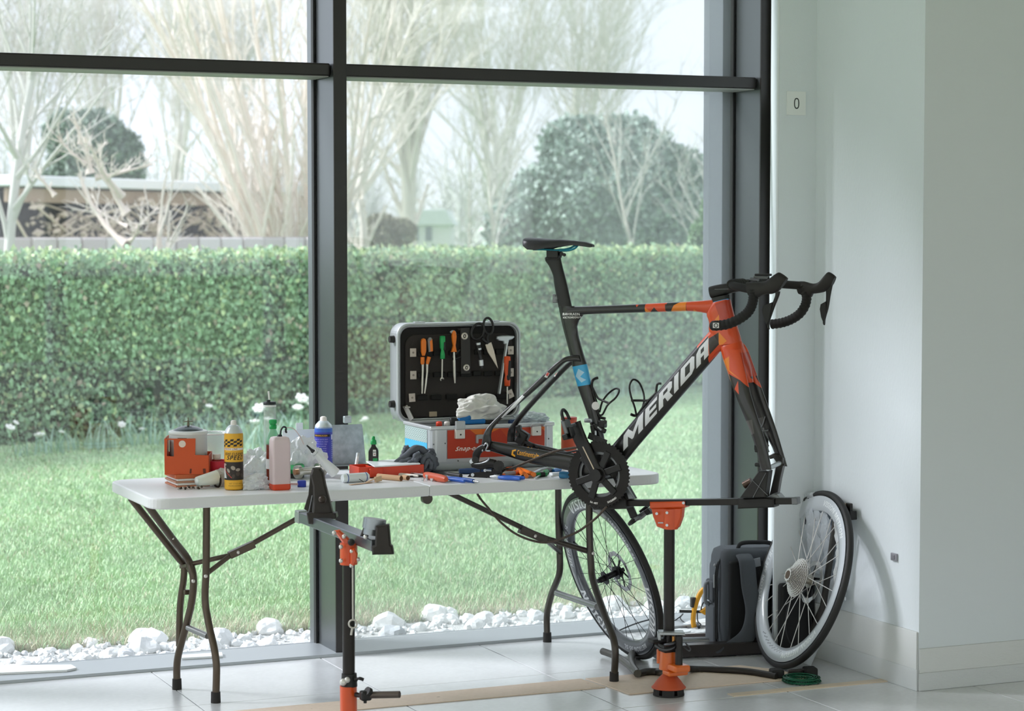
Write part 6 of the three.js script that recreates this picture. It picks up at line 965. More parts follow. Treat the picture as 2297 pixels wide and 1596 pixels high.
  const gp = extrude(poly([[-42, 0], [44, 0], [36, 88], [34, 92], [-38, 92], [-42, 88]].map(([x, y2]) => [x / gk / 0.92, y2 / gk])), 0.004, 0.001); part('tray', T(gp, [0, 0, -0.03]), M('#ffffff', 0.42, 0.45, { map: rep(galv, 6, 6) }), gz); part('handle', T(rb(0.028, 0.026, 0.02, 0.004), [0.006, 103 / gk, -0.03]), M('#b4bcc0', 0.35, 0.6), gz); part('flange', T(rb(82 / gk, 0.004, 0.03, 0.001), [0, 0.002, -0.016]), M('#9aa2a6', 0.42, 0.5), gz);
  const ws = thing('white_board', 'thin white sheet standing behind the jug and blue can', 'board', onT(690, 1052)); part('sheet', T(rb(0.15, 0.135, 0.003, 0.001), [0.0, 0.068, -0.055], [-0.06, 0, 0]), M('#e9eff0', 0.5), ws); part('tab', T(rb(0.026, 0.03, 0.002, 0.0006), [-0.01, 0.145, -0.06]), M('#eef3f3', 0.5), ws);
  // red organiser
  const ro = thing('red_organiser', 'open red organiser box with a white lid on the table', 'box', V(onT(815, 1052).x, TY, 0.685)), rd2 = M('#d8401f', 0.4), W = 0.235;
  part('box', mg([T(rb(W, 0.036, 0.004, 0.001), [0, 0.02, 0.05]), T(rb(W, 0.036, 0.004, 0.001), [0, 0.02, -0.05]), T(rb(0.004, 0.036, 0.1, 0.001), [-W / 2, 0.02, 0]), T(rb(0.004, 0.036, 0.1, 0.001), [W / 2, 0.02, 0]), T(rb(W, 0.004, 0.1, 0.001), [0, 0.003, 0]), T(rb(0.05, 0.03, 0.014, 0.004), [-0.06, 0.018, 0.056])]), rd2, ro); part('lid', T(rb(0.17, 0.005, 0.085, 0.002), [0.02, 0.044, 0.012], [0.12, 0, 0.02]), M('#e9edf0', 0.3), ro); part('divider', mg([-0.06, 0, 0.06].map((x) => T(rb(0.003, 0.03, 0.095, 0.001), [x, 0.02, 0]))), rd2, ro);
  const pn = thing('marker_pen', 'white pen leaning on the red organiser', 'pen', onT(797, 1066)); part('barrel', rod(V(-0.006, 0.006, 0.012), V(0.012, 0.062, -0.01), 0.0055, 0.0055, 14), M('#e9eef0', 0.4), pn); part('cap', rod(V(0.012, 0.062, -0.01), V(0.0155, 0.074, -0.014), 0.006, 0.006, 14), M('#c9d2d6', 0.4), pn);
}
{ // dark rag by the case
  const c = onT(930, 1063), zz = c.z, q = (x, y, f = 0) => onZ(x, y, zz + f).sub(c), fold = (pts, r, f) => { const P = smooth(pts.map(([x, y]) => q(x, y, f)), 22), n = P.length; return tube(P, P.map((_, i) => r * (0.55 + 0.45 * Math.sin(Math.PI * (0.12 + 0.76 * i / (n - 1)))) * (1 + 0.12 * Math.sin(i * 1.3))), 10); };
  const lump = crumple([0, 0, 0], 0.066, 0.04, 0.03, 0.5, 1.9, 17, 4);
  const folds = [[[[884, 1046], [893, 1035], [908, 1026], [922, 1012], [938, 1006], [949, 1011], [955, 1026], [966, 1034]], 0.0125, 0.02], [[[890, 1052], [900, 1040], [916, 1034], [934, 1032], [948, 1022]], 0.013, 0.03], [[[912, 1052], [918, 1040], [928, 1034], [933, 1022], [940, 1018]], 0.010, 0.045], [[[926, 1053], [930, 1040], [936, 1027], [944, 1024]], 0.0085, 0.05], [[[938, 1053], [946, 1042], [950, 1030], [959, 1023], [968, 1028], [974, 1040], [973, 1052]], 0.011, 0.04], [[[952, 1053], [957, 1040], [962, 1034], [967, 1042], [966, 1053]], 0.008, 0.05], [[[896, 1036], [904, 1022], [909, 1008], [911, 1000]], 0.010, 0.0], [[[911, 1001], [917, 1012], [926, 1022]], 0.010, 0.004], [[[960, 1014], [966, 1022], [974, 1030], [980, 1046]], 0.012, 0.012], [[[906, 1053], [912, 1046], [920, 1050], [924, 1054]], 0.009, 0.05], [[[945, 1010], [957, 1014], [968, 1012], [975, 1024]], 0.010, 0.0]].map(([p2, r, f]) => fold(p2, r, f));
  const m = solo('rag', mg([lump, ...folds]), M('#5a5e67', 0.75, 0, { sheen: 0.6, sheenColor: new THREE.Color('#9a9ea8'), sheenRoughness: 0.5 }), 'dark grey crumpled rag at the left corner of the tool case', 'rag'); m.position.copy(c);
}
// ---------- loose tools along the table front ----------
{
  const lay = (name, label, cat, x0, y0, x1, y1, h, grp) => { const a = onT(x0, y0, h), b = onT(x1, y1, h), t = thing(name, label, cat, a, 0, grp); t.d = b.clone().sub(a); t.at = (u, s = 0, hh = 0) => { const n = V(0, 1, 0).cross(t.d.clone().normalize()); return t.d.clone().multiplyScalar(u).addScaledVector(n, s).add(V(0, hh, 0)); }; return t; };
  const kraft = M('#c9a27e', 0.8), kraftIn = M('#5e3a22', 0.85), steel = M('#c4c7c8', 0.28, 0.75), blk = M('#1d1c1c', 0.5);
  const roll = (x0, y0, x1, y1, r, label) => { const t = lay('cardboard_tube', label, 'tube', x0, y0, x1, y1, r); part('tube', tube([t.at(0), t.at(1)], r, 20, false), kraft, t); part('bore', tube([t.at(0.02), t.at(0.995)], r * 0.86, 18, true), kraftIn, t); part('rim', T(new THREE.TorusGeometry(r * 0.93, r * 0.07, 6, 20).applyQuaternion(new THREE.Quaternion().setFromUnitVectors(V(0, 0, 1), t.d.clone().normalize())), t.at(1)), kraft, t); };
  roll(848, 1069, 900, 1074, 0.0095, 'longer brown cardboard tube lying in front of the oil bottle'); roll(905, 1071, 915, 1073, 0.0085, 'short brown cardboard tube end beside the longer one');
  { const t = lay('paper_scrap', 'folded brown paper scrap at the front edge of the table', 'paper', 785, 1088, 858, 1080, 0.002); part('strip', T(bar(t.at(0), t.at(0.65), 0.014, 0.0016, 0.0005), [0, 0, 0]), M('#d9b79c', 0.8), t); part('fold', mg([T(rb(0.026, 0.018, 0.01, 0.001), t.at(0.86, 0, 0.009), [0, 0.3, 0.15]), bar(t.at(0.5, 0, 0.002), t.at(0.78, 0, 0.012), 0.01, 0.002, 0.0006)]), M('#d3b492', 0.8), t); part('wire', rod(t.at(0.42, 0, 0.004), t.at(0.34, 0.01, 0.014), 0.0012), blk, t); }
  { const t = lay('screwdriver', 'screwdriver with a fat salmon-red handle at the table front', 'screwdriver', 1001, 1076, 953, 1066, 0.0135); part('handle', tube([0, 0.08, 0.3, 0.6, 0.85, 0.97, 1].map((u) => t.at(u)), [0.008, 0.0115, 0.0135, 0.0132, 0.0125, 0.0105, 0.004], 20), M('#cf5a36', 0.38), t); part('shaft', rod(t.at(1), t.at(2.3, 0, -0.008), 0.0032), steel, t); }
  const plierB = (label, x0, y0, x1, y1, grp) => { const t = lay('pliers', label, 'pliers', x0, y0, x1, y1, 0.008, grp); for (const s of [-1, 1]) part('handle', tube(smooth([t.at(0, s * 0.004), t.at(0.3, s * 0.012), t.at(0.7, s * 0.011), t.at(1, s * 0.016)], 14), [0.0052, 0.0058, 0.006, 0.0062, 0.0064, 0.0066, 0.0066, 0.0066, 0.0066, 0.0066, 0.0066, 0.0066, 0.0064, 0.006, 0.005], 10), M('#2f62c0', 0.4), t); part('head', tube([t.at(0.02), t.at(-0.12), t.at(-0.4)], [0.008, 0.009, 0.003], 10), steel, t); };
  plierB('pliers with bright blue handles just right of the red-handled screwdriver', 1000, 1073, 1050, 1079); plierB('pliers with pale blue handles in front of the lying derailleur', 1120, 1071, 1172, 1074);
  { const t = lay('cutter', 'small dark blue cutter at the right end of the bright blue pliers', 'cutter', 1042, 1077, 1062, 1080, 0.007); part('handle', tube([t.at(0), t.at(0.5), t.at(1)], [0.006, 0.008, 0.007], 12), M('#1f4f9c', 0.4), t); part('tip', rod(t.at(1), t.at(1.6), 0.004, 0.002), steel, t); }
  { const t = lay('torque_wrench', 'long black wrench lying along the front of the tool case', 'wrench', 945, 1054, 1032, 1068, 0.006); part('bar', rod(t.at(0), t.at(1), 0.0045, 0.0055, 12), M('#6c7074', 0.3, 0.6), t); part('grip', rod(t.at(0.72), t.at(1.02), 0.0075, 0.0075, 14), blk, t); part('ring', T(new THREE.TorusGeometry(0.007, 0.003, 8, 16), t.at(-0.03), [Math.PI / 2, 0, 0]), steel, t); }
  { const t = lay('chisel', 'pointed silver tool lying before the dark rag', 'tool', 922, 1056, 952, 1064, 0.008); part('blade', tube([t.at(0), t.at(0.3), t.at(1)], [0.008, 0.011, 0.0012], 8), steel, t); part('collar', rod(t.at(-0.2), t.at(0.05), 0.006), M('#9ba0a4', 0.35, 0.5), t); }
  { const t = lay('brush', 'small brush with blue head and long pale handle in front of the rag', 'brush', 868, 1063, 938, 1068, 0.007); part('head', T(rb(0.03, 0.012, 0.016, 0.003), t.at(-0.02), [0, -0.1, 0]), M('#1f5ea8', 0.45), t); part('handle', tube([t.at(0.15), t.at(0.5), t.at(1)], [0.005, 0.006, 0.004], 10), M('#e9e2d8', 0.5), t); }
  { const t = lay('spring', 'wavy black cable piece beside the pale brush handle', 'cable', 918, 1070, 952, 1069, 0.004); part('cable', stube([t.at(0), t.at(0.3, 0.006), t.at(0.6, -0.004), t.at(1, 0.003), t.at(1.2, -0.006)], 0.003, 24, 7), blk, t); part('ferrule', rod(t.at(-0.1), t.at(0), 0.0042), steel, t); }
  for (const [x, y, l] of [[948, 1080, 'leftmost of three tiny metal bolts at the table front'], [958, 1078, 'standing middle one of three tiny metal bolts at the table front'], [969, 1081, 'rightmost of three tiny metal bolts at the table front']]) { const t = thing('bolt', l, 'bolt', onT(x, y), 0, 'tiny bolts at the table front'); part('shank', T(cy(0.004, 0.004, x === 958 ? 0.014 : 0.007, 10), [0, x === 958 ? 0.007 : 0.0035, 0]), steel, t); part('bolt_head', T(cy(0.0065, 0.0065, 0.005, 6), [0, x === 958 ? 0.016 : 0.008, 0]), M('#dfe3e4', 0.3, 0.5), t); }
  { const t = lay('spanner', 'silver spanner lying under the red-handled screwdriver', 'spanner', 985, 1079, 1002, 1079, 0.003); part('shaft', bar(t.at(0), t.at(1), 0.008, 0.004, 0.001), steel, t); part('jaw', T(new THREE.TorusGeometry(0.006, 0.003, 6, 14, 4.6), t.at(1.2), [Math.PI / 2, 0, 0]), steel, t); }
  { const t = lay('roll_pouch', 'dark blue tool roll lying along the bottom of the tool case', 'tool roll', 1030, 1058, 1120, 1056, 0.01); part('roll', tube([t.at(0), t.at(0.5), t.at(1)], [0.009, 0.011, 0.009], 14), M('#26406a', 0.65), t); part('strap', T(new THREE.TorusGeometry(0.0115, 0.0018, 6, 18), t.at(0.5), [0, Math.PI / 2, 0]), blk, t); }
  const og = (label, x0, y0, x1, y1, r, c) => { const t = lay('pliers', label, 'pliers', x0, y0, x1, y1, r); for (const s of [-1, 1]) part('handle', tube(smooth([t.at(0, s * 0.004), t.at(0.4, s * 0.01), t.at(1, s * 0.013, s > 0 ? 0.004 : 0)], 10), r, 10), c, t); part('head', tube([t.at(0), t.at(-0.3), t.at(-0.8)], [0.007, 0.008, 0.003], 8), M('#6f7276', 0.35, 0.6), t); };
  og('pliers with chunky bright orange handles right of the derailleur', 1165, 1054, 1189, 1068, 0.0085, M('#f07a1e', 0.4));
  { const t = lay('knife', 'grey and orange utility knife beside the bright orange pliers', 'knife', 1128, 1066, 1163, 1060, 0.007); part('body', tube([t.at(0), t.at(0.3), t.at(1)], [0.005, 0.0075, 0.0085], 12), M('#8b8f95', 0.45), t); part('end', mg([rod(t.at(0.72), t.at(1.03), 0.0092, 0.0092, 14), rod(t.at(-0.05), t.at(0.08), 0.0058)]), M('#ea6f22', 0.4), t); }
  { const t = lay('cap_tool', 'small orange tool tip behind the grey and orange knife', 'tool', 1137, 1053, 1149, 1052, 0.007); part('body', tube([t.at(0), t.at(1)], [0.007, 0.008], 12), M('#e4632a', 0.45), t); part('tip', rod(t.at(0), t.at(-0.6), 0.003), steel, t); }
  const gs = (label, x0, y0, x1, y1, flip) => { const t = lay('screwdriver', label, 'screwdriver', x0, y0, x1, y1, 0.0085, ''); delete t.userData.group; part('handle', tube([0, 0.1, 0.5, 0.9, 1].map((u) => t.at(u)), [0.005, 0.0078, 0.0085, 0.0075, 0.003], 14), M('#14924a', 0.4), t); part('grip', rod(t.at(0.3), t.at(0.7), 0.0088, 0.0088, 14), blk, t); part('shaft', rod(t.at(0), t.at(-1.1, 0, -0.004), 0.0028), steel, t); };
  gs('upper of two green screwdrivers near the chainring', 1221, 1061, 1240, 1052); gs('lower of two green screwdrivers near the chainring', 1203, 1066, 1228, 1064);
  { const t = lay('shears', 'silver open shears left of the green screwdrivers', 'shears', 1190, 1064, 1222, 1048, 0.006); part('blade', tube([t.at(0), t.at(0.5), t.at(1)], [0.0035, 0.006, 0.001], 8), steel, t); part('blade', tube([t.at(0.05, 0.008), t.at(0.5, 0.003), t.at(1, -0.012)], [0.0035, 0.006, 0.001], 8), steel, t); part('grip', tube([t.at(0, 0.003), t.at(-0.35, 0.01)], [0.005, 0.006], 10), blk, t); }
  { const t = lay('screwdriver', 'screwdriver with a stubby steel-blue handle against the chainring', 'screwdriver', 1254, 1066, 1279, 1066, 0.0125); part('handle', tube([0, 0.08, 0.4, 0.9, 1].map((u) => t.at(u)), [0.008, 0.0115, 0.0125, 0.011, 0.006], 16), M('#3f86b5', 0.4), t); part('shaft', rod(t.at(0), t.at(-0.7, 0, -0.006), 0.003), steel, t); }
  { const t = lay('tyre_lever', 'bright blue plastic lever behind the stubby blue screwdriver', 'lever', 1241, 1057, 1257, 1053, 0.006); part('lever', tube([t.at(0), t.at(0.5), t.at(1)], [0.006, 0.0075, 0.006], 12), M('#3679bf', 0.4), t); part('hook', rod(t.at(1), t.at(1.3, 0.005), 0.004), M('#3679bf', 0.4), t); }
  { const t = lay('white_rag', 'folded white wipe under the blue lever near the chainring', 'wipe', 1238, 1066, 1256, 1064, 0.004); part('fold', T(rb(0.04, 0.007, 0.03, 0.002), t.at(0.5)), M('#e6eaec', 0.8), t); part('edge', T(rb(0.036, 0.003, 0.026, 0.001), t.at(0.5, 0.002, 0.005)), M('#eef1f2', 0.8), t); }
}

// ---------- loose wheels ----------
const camDir = (a, b, c) => RT.clone().multiplyScalar(a).addScaledVector(UP, b).addScaledVector(FW, -c).normalize();
function wheel(name, label, px, py, m, rimC, texts, kind, spin) {
  const R = 0.33, h = R * Math.sqrt(1 - m.y * m.y), P = onY(px, py, h), w = thing(name, label, 'wheel', P);
  const q = new THREE.Quaternion().setFromUnitVectors(V(0, 1, 0), m), e = V(0, 1, 0).applyQuaternion(q.clone().invert());       // world up in wheel axes
  w.scale.setScalar(R / 0.3385); w.quaternion.copy(q).multiply(new THREE.Quaternion().setFromAxisAngle(V(0, 1, 0), spin));
  const S = 96, tread = canvasTex(512, 64, (c) => { c.fillStyle = '#1b1a19'; c.fillRect(0, 0, 512, 64); c.fillStyle = kind === 'rear' ? '#3a3a3c' : '#242323'; for (let i = 0; i < 40; i++) { c.beginPath(); c.moveTo(i * 12.8, 26); c.lineTo(i * 12.8 + 6, 38); c.lineTo(i * 12.8 + 10, 26); c.fill(); } }, { repeat: true });
  part('tyre', T(new THREE.TorusGeometry(0.3255, 0.0132, 14, S), null, [Math.PI / 2, 0, 0]), M('#ffffff', 0.6, 0, { map: tread }), w);
  const map = canvasTex(2048, 256, (c) => { c.fillStyle = rimC; c.fillRect(0, 0, 2048, 256); texts(c); });
  const prof = [[0.3155, 0.0125], [0.30, 0.0145], [0.28, 0.0135], [0.262, 0.007], [0.2605, 0], [0.262, -0.007], [0.28, -0.0135], [0.30, -0.0145], [0.3155, -0.0125]];
  part('rim', lathe(prof.reverse().map(([a, b]) => [a, b]), S), M('#ffffff', 0.3, 0.1, { map, clearcoat: 0.8, clearcoatRoughness: 0.12, side: THREE.DoubleSide }), w);
  const fl = kind === 'rear' ? [0.018, -0.03] : [0.028, -0.022], sm = kind === 'rear' ? M('#dddbd8', 0.35, 0.4) : M('#26262a', 0.4, 0.5);
  const sg = cy(kind === 'rear' ? 0.0016 : 0.0011, kind === 'rear' ? 0.0016 : 0.0011, 1, 5);
  for (let i = 0; i < 24; i++) { const s = i % 2, a = i / 24 * 6.2832, off = ((i >> 1) % 2 ? 1 : -1) * 0.9, A = V(0.023 * Math.cos(a + off), fl[s], 0.023 * Math.sin(a + off)), B = V(0.262 * Math.cos(a), (s ? -1 : 1) * 0.003, 0.262 * Math.sin(a)), sp = part('spoke', sg, sm, w), d = B.clone().sub(A); sp.position.copy(A).addScaledVector(d, 0.5); sp.scale.y = d.length(); sp.quaternion.setFromUnitVectors(V(0, 1, 0), d.normalize()); }
  const y = (r1, r2, a, b, s = 24) => T(cy(r1, r2, Math.abs(b - a), s), [0, (a + b) / 2, 0]);
  part('hub', mg([y(0.012, 0.012, -0.045, 0.05), y(0.026, 0.026, fl[0] - 0.002, fl[0] + 0.002), y(0.026, 0.026, fl[1] - 0.002, fl[1] + 0.002), y(0.0085, 0.0085, -0.056, 0.06)]), kind === 'rear' ? M('#b9b4aa', 0.3, 0.7) : M('#2b2a2c', 0.28, 0.7), w);
  const ro = extrude(poly(Array.from({ length: 72 }, (_, k) => { const a = k / 72 * 6.2832, r = 0.08 + 0.002 * Math.sin(a * 12); return [r * Math.cos(a), r * Math.sin(a)]; }), [Array.from({ length: 48 }, (_, k) => { const a = -k / 48 * 6.2832, r = 0.062; return [r * Math.cos(a), r * Math.sin(a)]; })]), 0.002, 0.0003); ro.rotateX(Math.PI / 2);
  const arms = []; for (let i = 0; i < 5; i++) { const a = i * 1.2566; arms.push(bar(V(0.02 * Math.cos(a), -0.038, 0.02 * Math.sin(a)), V(0.064 * Math.cos(a + 0.5), -0.038, 0.064 * Math.sin(a + 0.5)), 0.009, 0.002, 0.0006)); }
  const rt = part('brake_rotor', T(ro, [0, -0.037, 0]), M('#c6c6c6', 0.25, 0.85), w); part('rotor_carrier', mg([...arms, y(0.022, 0.022, -0.040, -0.034)]), M('#232326', 0.35, 0.6), rt);
  part('valve', rod(V(0.262, 0, 0), V(0.225, 0, 0), 0.0025, 0.002, 8), M('#2a2a2c', 0.4, 0.4), w);
  if (kind === 'rear') {
    const cs = M('#d9d6d1', 0.32, 0.6);
    [36, 33, 30, 27, 24, 22, 20, 18, 16, 14, 13, 12].forEach((n, i) => { const r = n * 0.00203, pts = []; for (let k = 0; k < n; k++) for (const [f, g2] of [[0.1, -0.002], [0.4, 0.0012], [0.6, 0.0012], [0.9, -0.002]]) { const a = (k + f) / n * 6.2832; pts.push([(r + g2) * Math.cos(a), (r + g2) * Math.sin(a)]); } const g = extrude(poly(pts, [Array.from({ length: 20 }, (_, k) => { const a = -k / 20 * 6.2832; return [(r - 0.014) * Math.cos(a), (r - 0.014) * Math.sin(a)]; })].filter(() => r > 0.03)), 0.0017, 0.0002); g.rotateX(Math.PI / 2); part('sprocket', T(g, [0, 0.022 + i * 0.0037, 0]), cs, w); });
    part('freehub', y(0.016, 0.016, 0.02, 0.064), M('#5b4634', 0.4, 0.5), w);
  }
  return w;
}
const putText = (c, s, x, y, size, color, flip) => { c.save(); c.translate(x, y); c.fillStyle = color; c.font = 'italic bold ' + size + 'px sans-serif'; c.textAlign = 'center'; c.textBaseline = 'middle'; c.scale(-0.8, 1); c.fillText(s, 0, 0); c.restore(); };
const mF = camDir(-0.854, -0.344, 0.389), mR = camDir(-0.904, 0.297, 0.306);
wheel('bicycle_wheel', 'dark deep-rimmed front wheel with a brake rotor leaning on the right table leg', 1371, 1291, mF, '#55585d', (c) => { for (const x of [200, 880, 1560]) { putText(c, 'VISION', x, 46, 88, '#e6e8ea'); putText(c, 'METRON 55 SL', x + 340, 45, 40, '#c9ccd0'); } }, 'front', 1.2);
wheel('bicycle_wheel', 'rear wheel with cassette, reflections painted into its pale rim, leaning on the white right wall', 1800, 1300, mR, '#c2c7cd', (c) => { for (const x of [200, 880, 1560]) putText(c, 'VISION METRON', x, 45, 44, '#eef1f3'); c.fillStyle = '#3c3e42'; for (let i = 0; i < 26; i++) c.fillRect(1180 + i * 9, 60 + (i % 3) * 6, 5, 9); }, 'rear', 0.4);  // rim lighter than the front one: window and wall reflections in its colour

// ---------- backpack ----------
{
  const base = onY(1682, 1448), k = ppm(base), ang = -YAW + 0.22, g = thing('backpack', 'dark grey backpack with shoulder straps standing by the window corner', 'backpack', base, ang);
  const fab = M('#494d53', 0.85, 0, { bumpMap: rep(GRAIN, 4, 4), bumpScale: 0.0006 }), dk = M('#17181a', 0.85), lt = M('#83878d', 0.8), W = 0.285, D = 0.17, Hh = 0.375;
  // width runs along local x, depth along local z; the padded back with straps faces local +x... local +z
  const body = []; for (const [y, s, t] of [[0, 0.88, 0.86], [0.012, 0.97, 0.95], [0.1, 1.02, 1.02], [0.24, 1.0, 0.98], [0.34, 0.97, 0.9], [0.365, 0.92, 0.8], [Hh, 0.8, 0.6]]) body.push(roundRect(W * s, D * t, 0.035 * t, 5).map(([a, b]) => V(a, y, -b)).reverse());
  part('body', loft(body), fab, g);
  part('back_panel', mg([T(rb(W * 0.86, 0.31, 0.022, 0.012, 3), [0.01, 0.18, D / 2 - 0.002])]), dk, g);
  // pocket and zips on the narrow left side and the front lobe
  part('side_pocket', mg([T(rb(0.02, 0.15, D * 0.62, 0.012, 3), [-W / 2 - 0.004, 0.085, -0.015]), T(rb(0.018, 0.08, D * 0.5, 0.01, 3), [-W / 2 - 0.004, 0.21, -0.025])]), fab, g);
  part('front_lobe', T(rb(W * 0.9, 0.3, 0.05, 0.022, 3), [0, 0.165, -D / 2 - 0.01]), fab, g);
  part('zip', mg([stube([V(-W / 2 - 0.006, 0.02, 0.045), V(-W / 2 - 0.008, 0.18, 0.045), V(-W / 2 - 0.004, 0.3, 0.04), V(-W / 2 + 0.03, 0.37, 0.03)], 0.004, 26, 7), stube([V(-W / 2 - 0.006, 0.04, 0.06), V(-W / 2 - 0.008, 0.18, 0.06), V(-W / 2 - 0.003, 0.31, 0.055), V(-W / 2 + 0.02, 0.365, 0.05)], 0.003, 26, 7)]), dk, g);
  part('zip_pull', mg([T(rb(0.006, 0.05, 0.008, 0.002), [-W / 2 - 0.014, 0.255, 0.045]), T(sph(0.006, 8, 6), [-W / 2 - 0.01, 0.315, 0.04])]), M('#8b8e92', 0.5), g);
  part('side_handle', stube([V(-W / 2 - 0.012, 0.16, -0.03), V(-W / 2 - 0.024, 0.165, -0.028), V(-W / 2 - 0.026, 0.2, -0.028), V(-W / 2 - 0.024, 0.235, -0.028), V(-W / 2 - 0.01, 0.24, -0.03)], 0.0075, 24, 8), lt, g);
  part('top_handle', stube([V(-0.06, 0.372, 0.03), V(-0.05, 0.39, 0.03), V(0.02, 0.394, 0.03), V(0.07, 0.388, 0.03), V(0.08, 0.37, 0.03)], 0.008, 24, 8), dk, g);
  const strap = (pts, w, mat, name = 'strap') => { const P = smooth(pts.map((p) => V(...p)), 30), rings = P.map((p, i) => { const t = P[Math.min(i + 1, 30)].clone().sub(P[Math.max(i - 1, 0)]).normalize(), s = V(1, 0, 0).addScaledVector(t, -t.x).normalize(), n = t.clone().cross(s), N = 10; return Array.from({ length: N }, (_, j) => { const a = -j / N * 6.2832; return p.clone().addScaledVector(s, w / 2 * Math.sign(Math.cos(a)) * Math.abs(Math.cos(a)) ** 0.5).addScaledVector(n, 0.008 * Math.sin(a)); }); }); return part(name, loft(rings), mat, g); };
  strap([[-0.055, 0.355, D / 2 + 0.0], [-0.055, 0.335, D / 2 + 0.035], [-0.05, 0.25, D / 2 + 0.05], [-0.04, 0.15, D / 2 + 0.07], [-0.07, 0.07, D / 2 + 0.09], [-0.15, 0.02, D / 2 + 0.10], [-0.21, 0.012, D / 2 + 0.085]], 0.062, fab);
  strap([[0.075, 0.355, D / 2], [0.08, 0.33, D / 2 + 0.03], [0.09, 0.22, D / 2 + 0.035], [0.11, 0.1, D / 2 + 0.03], [0.12, 0.02, D / 2 + 0.01]], 0.06, dk);
  part('strap_loop', mg([T(rb(0.03, 0.035, 0.004, 0.0015), [-0.012, 0.33, D / 2 + 0.022], [0.3, 0, 0.2])]), lt, g);
}
// ---------- things against the right wall and on the floor ----------
{
  const wx = XR - 0.012, on = (x, y, d = 0.05) => onX(x, y, XR - d);
  const g = thing('wall_stand', 'black square bar end with a clamp poking out behind the rear wheel', 'stand', on(1895, 1157));
  wp('bar', bar(on(1872, 1156, 0.036), on(1915, 1157, 0.026), 0.03, 0.032, 0.003), BLK, g); wp('clamp', T(rb(0.03, 0.028, 0.03, 0.005), on(1894, 1138, 0.034)), M('#8d7b68', 0.4, 0.5), g); wp('clamp_plate', T(rb(0.012, 0.034, 0.03, 0.003), on(1905, 1140, 0.03)), BLK, g);
  wp('column', rod(on(1876, 1160, 0.03), on(1838, 1420, 0.03), 0.012, 0.012, 14), M('#4b4846', 0.35, 0.4), g);
  wp('leg', rod(on(1846, 1360, 0.03), on(1800, 1478, 0.03).setY(0.012), 0.011), M('#4b4846', 0.35, 0.4), g);
  seed(101);
  // clear plastic behind and beside the rear wheel
  const film = M('#e9eef3', 0.22, 0, { transmission: 0.5, thickness: 0, side: THREE.DoubleSide });
  const sheet = (c, amp, sd) => { const N = c.length - 1, rows = [], n = 24; for (let j = 0; j <= n; j++) { const t = j / n * N, i = Math.min(N - 1, Math.floor(t)), f = t - i, A = c[i][0].clone().lerp(c[i + 1][0], f), B = c[i][1].clone().lerp(c[i + 1][1], f), row = []; for (let q = 0; q <= 14; q++) { const u = q / 14, p = A.clone().lerp(B, u), w = Math.sin(u * 3.14), z = amp * fbm(u * 3 + sd, t * 2.2, sd, 3); p.x -= Math.abs(z) + amp * 0.3 * w; p.y += z * 0.4; row.push(p); } rows.push(row); } return loft(rows, false, false); };
  solo('plastic_sleeve', sheet([[on(1872, 1168, 0.04), on(1902, 1178, 0.03)], [on(1880, 1240, 0.04), on(1898, 1250, 0.03)], [on(1870, 1330, 0.05), on(1893, 1340, 0.03)], [on(1852, 1376, 0.06), on(1872, 1372, 0.04)]], 0.03, 2), M('#eef2f4', 0.3, 0, { transmission: 0.2, thickness: 0, side: THREE.DoubleSide }), 'clear plastic sleeve hanging on the wall at the right edge of the rear wheel', 'plastic');
  solo('plastic_strip', mg([bar(on(1905, 1200, 0.03), on(1886, 1340, 0.03), 0.012, 0.005, 0.001), T(rb(0.004, 0.012, 0.05, 0.001), on(1888, 1342, 0.03))]), M('#eef2f4', 0.3, 0, { transmission: 0.4, thickness: 0 }), 'thin clear plastic strip down the white wall right of the rear wheel', 'plastic');
  const q0 = on(1836, 1215, 0.03);
  const bg = solo('plastic_bag', T(crumple([0, 0, 0], 0.016, 0.15, 0.085, 0.5, 2.3, 14, 5), [0, -0.12, 0]), film, 'crinkled clear bag seen through the upper spokes of the rear wheel', 'bag'); bg.position.copy(q0); bg.rotation.set(0.2, 0.2, 0.15);
  const tp = solo('plastic_wrap', sheet([[on(1806, 1108, 0.03), on(1838, 1104, 0.03)], [on(1790, 1150, 0.04), on(1830, 1140, 0.03)], [on(1782, 1200, 0.04), on(1812, 1200, 0.03)]], 0.03, 7), film, 'clear plastic wrap showing above the left shoulder of the rear wheel', 'plastic');
  { const t = thing('black_case', 'flat black zipped case standing against the white pier behind the rear wheel', 'case', V(1.52, 0, 0.943), 0); part('case', T(rb(0.145, 0.27, 0.032, 0.012, 3), [0, 0.146, 0]), M('#151517', 0.7), t); part('zip', T(new THREE.TorusGeometry(0.055, 0.002, 6, 30), [0, 0.14, 0.0165], null, [1, 1.8, 0.6]), M('#2e3033', 0.5), t); }
  solo('plastic_cup', T(lathe([[0, 0.002], [0.022, 0.002], [0.028, 0.07], [0.031, 0.074], [0.027, 0.072], [0.02, 0.006], [0, 0.006]].reverse(), 24), onY(1806, 1500), [0, 0, -0.35]), M('#e4e8e8', 0.25, 0, { transmission: 0.5, thickness: 0 }), 'small clear plastic cup behind the foot of the rear wheel', 'cup').position.y += 0.014;
}
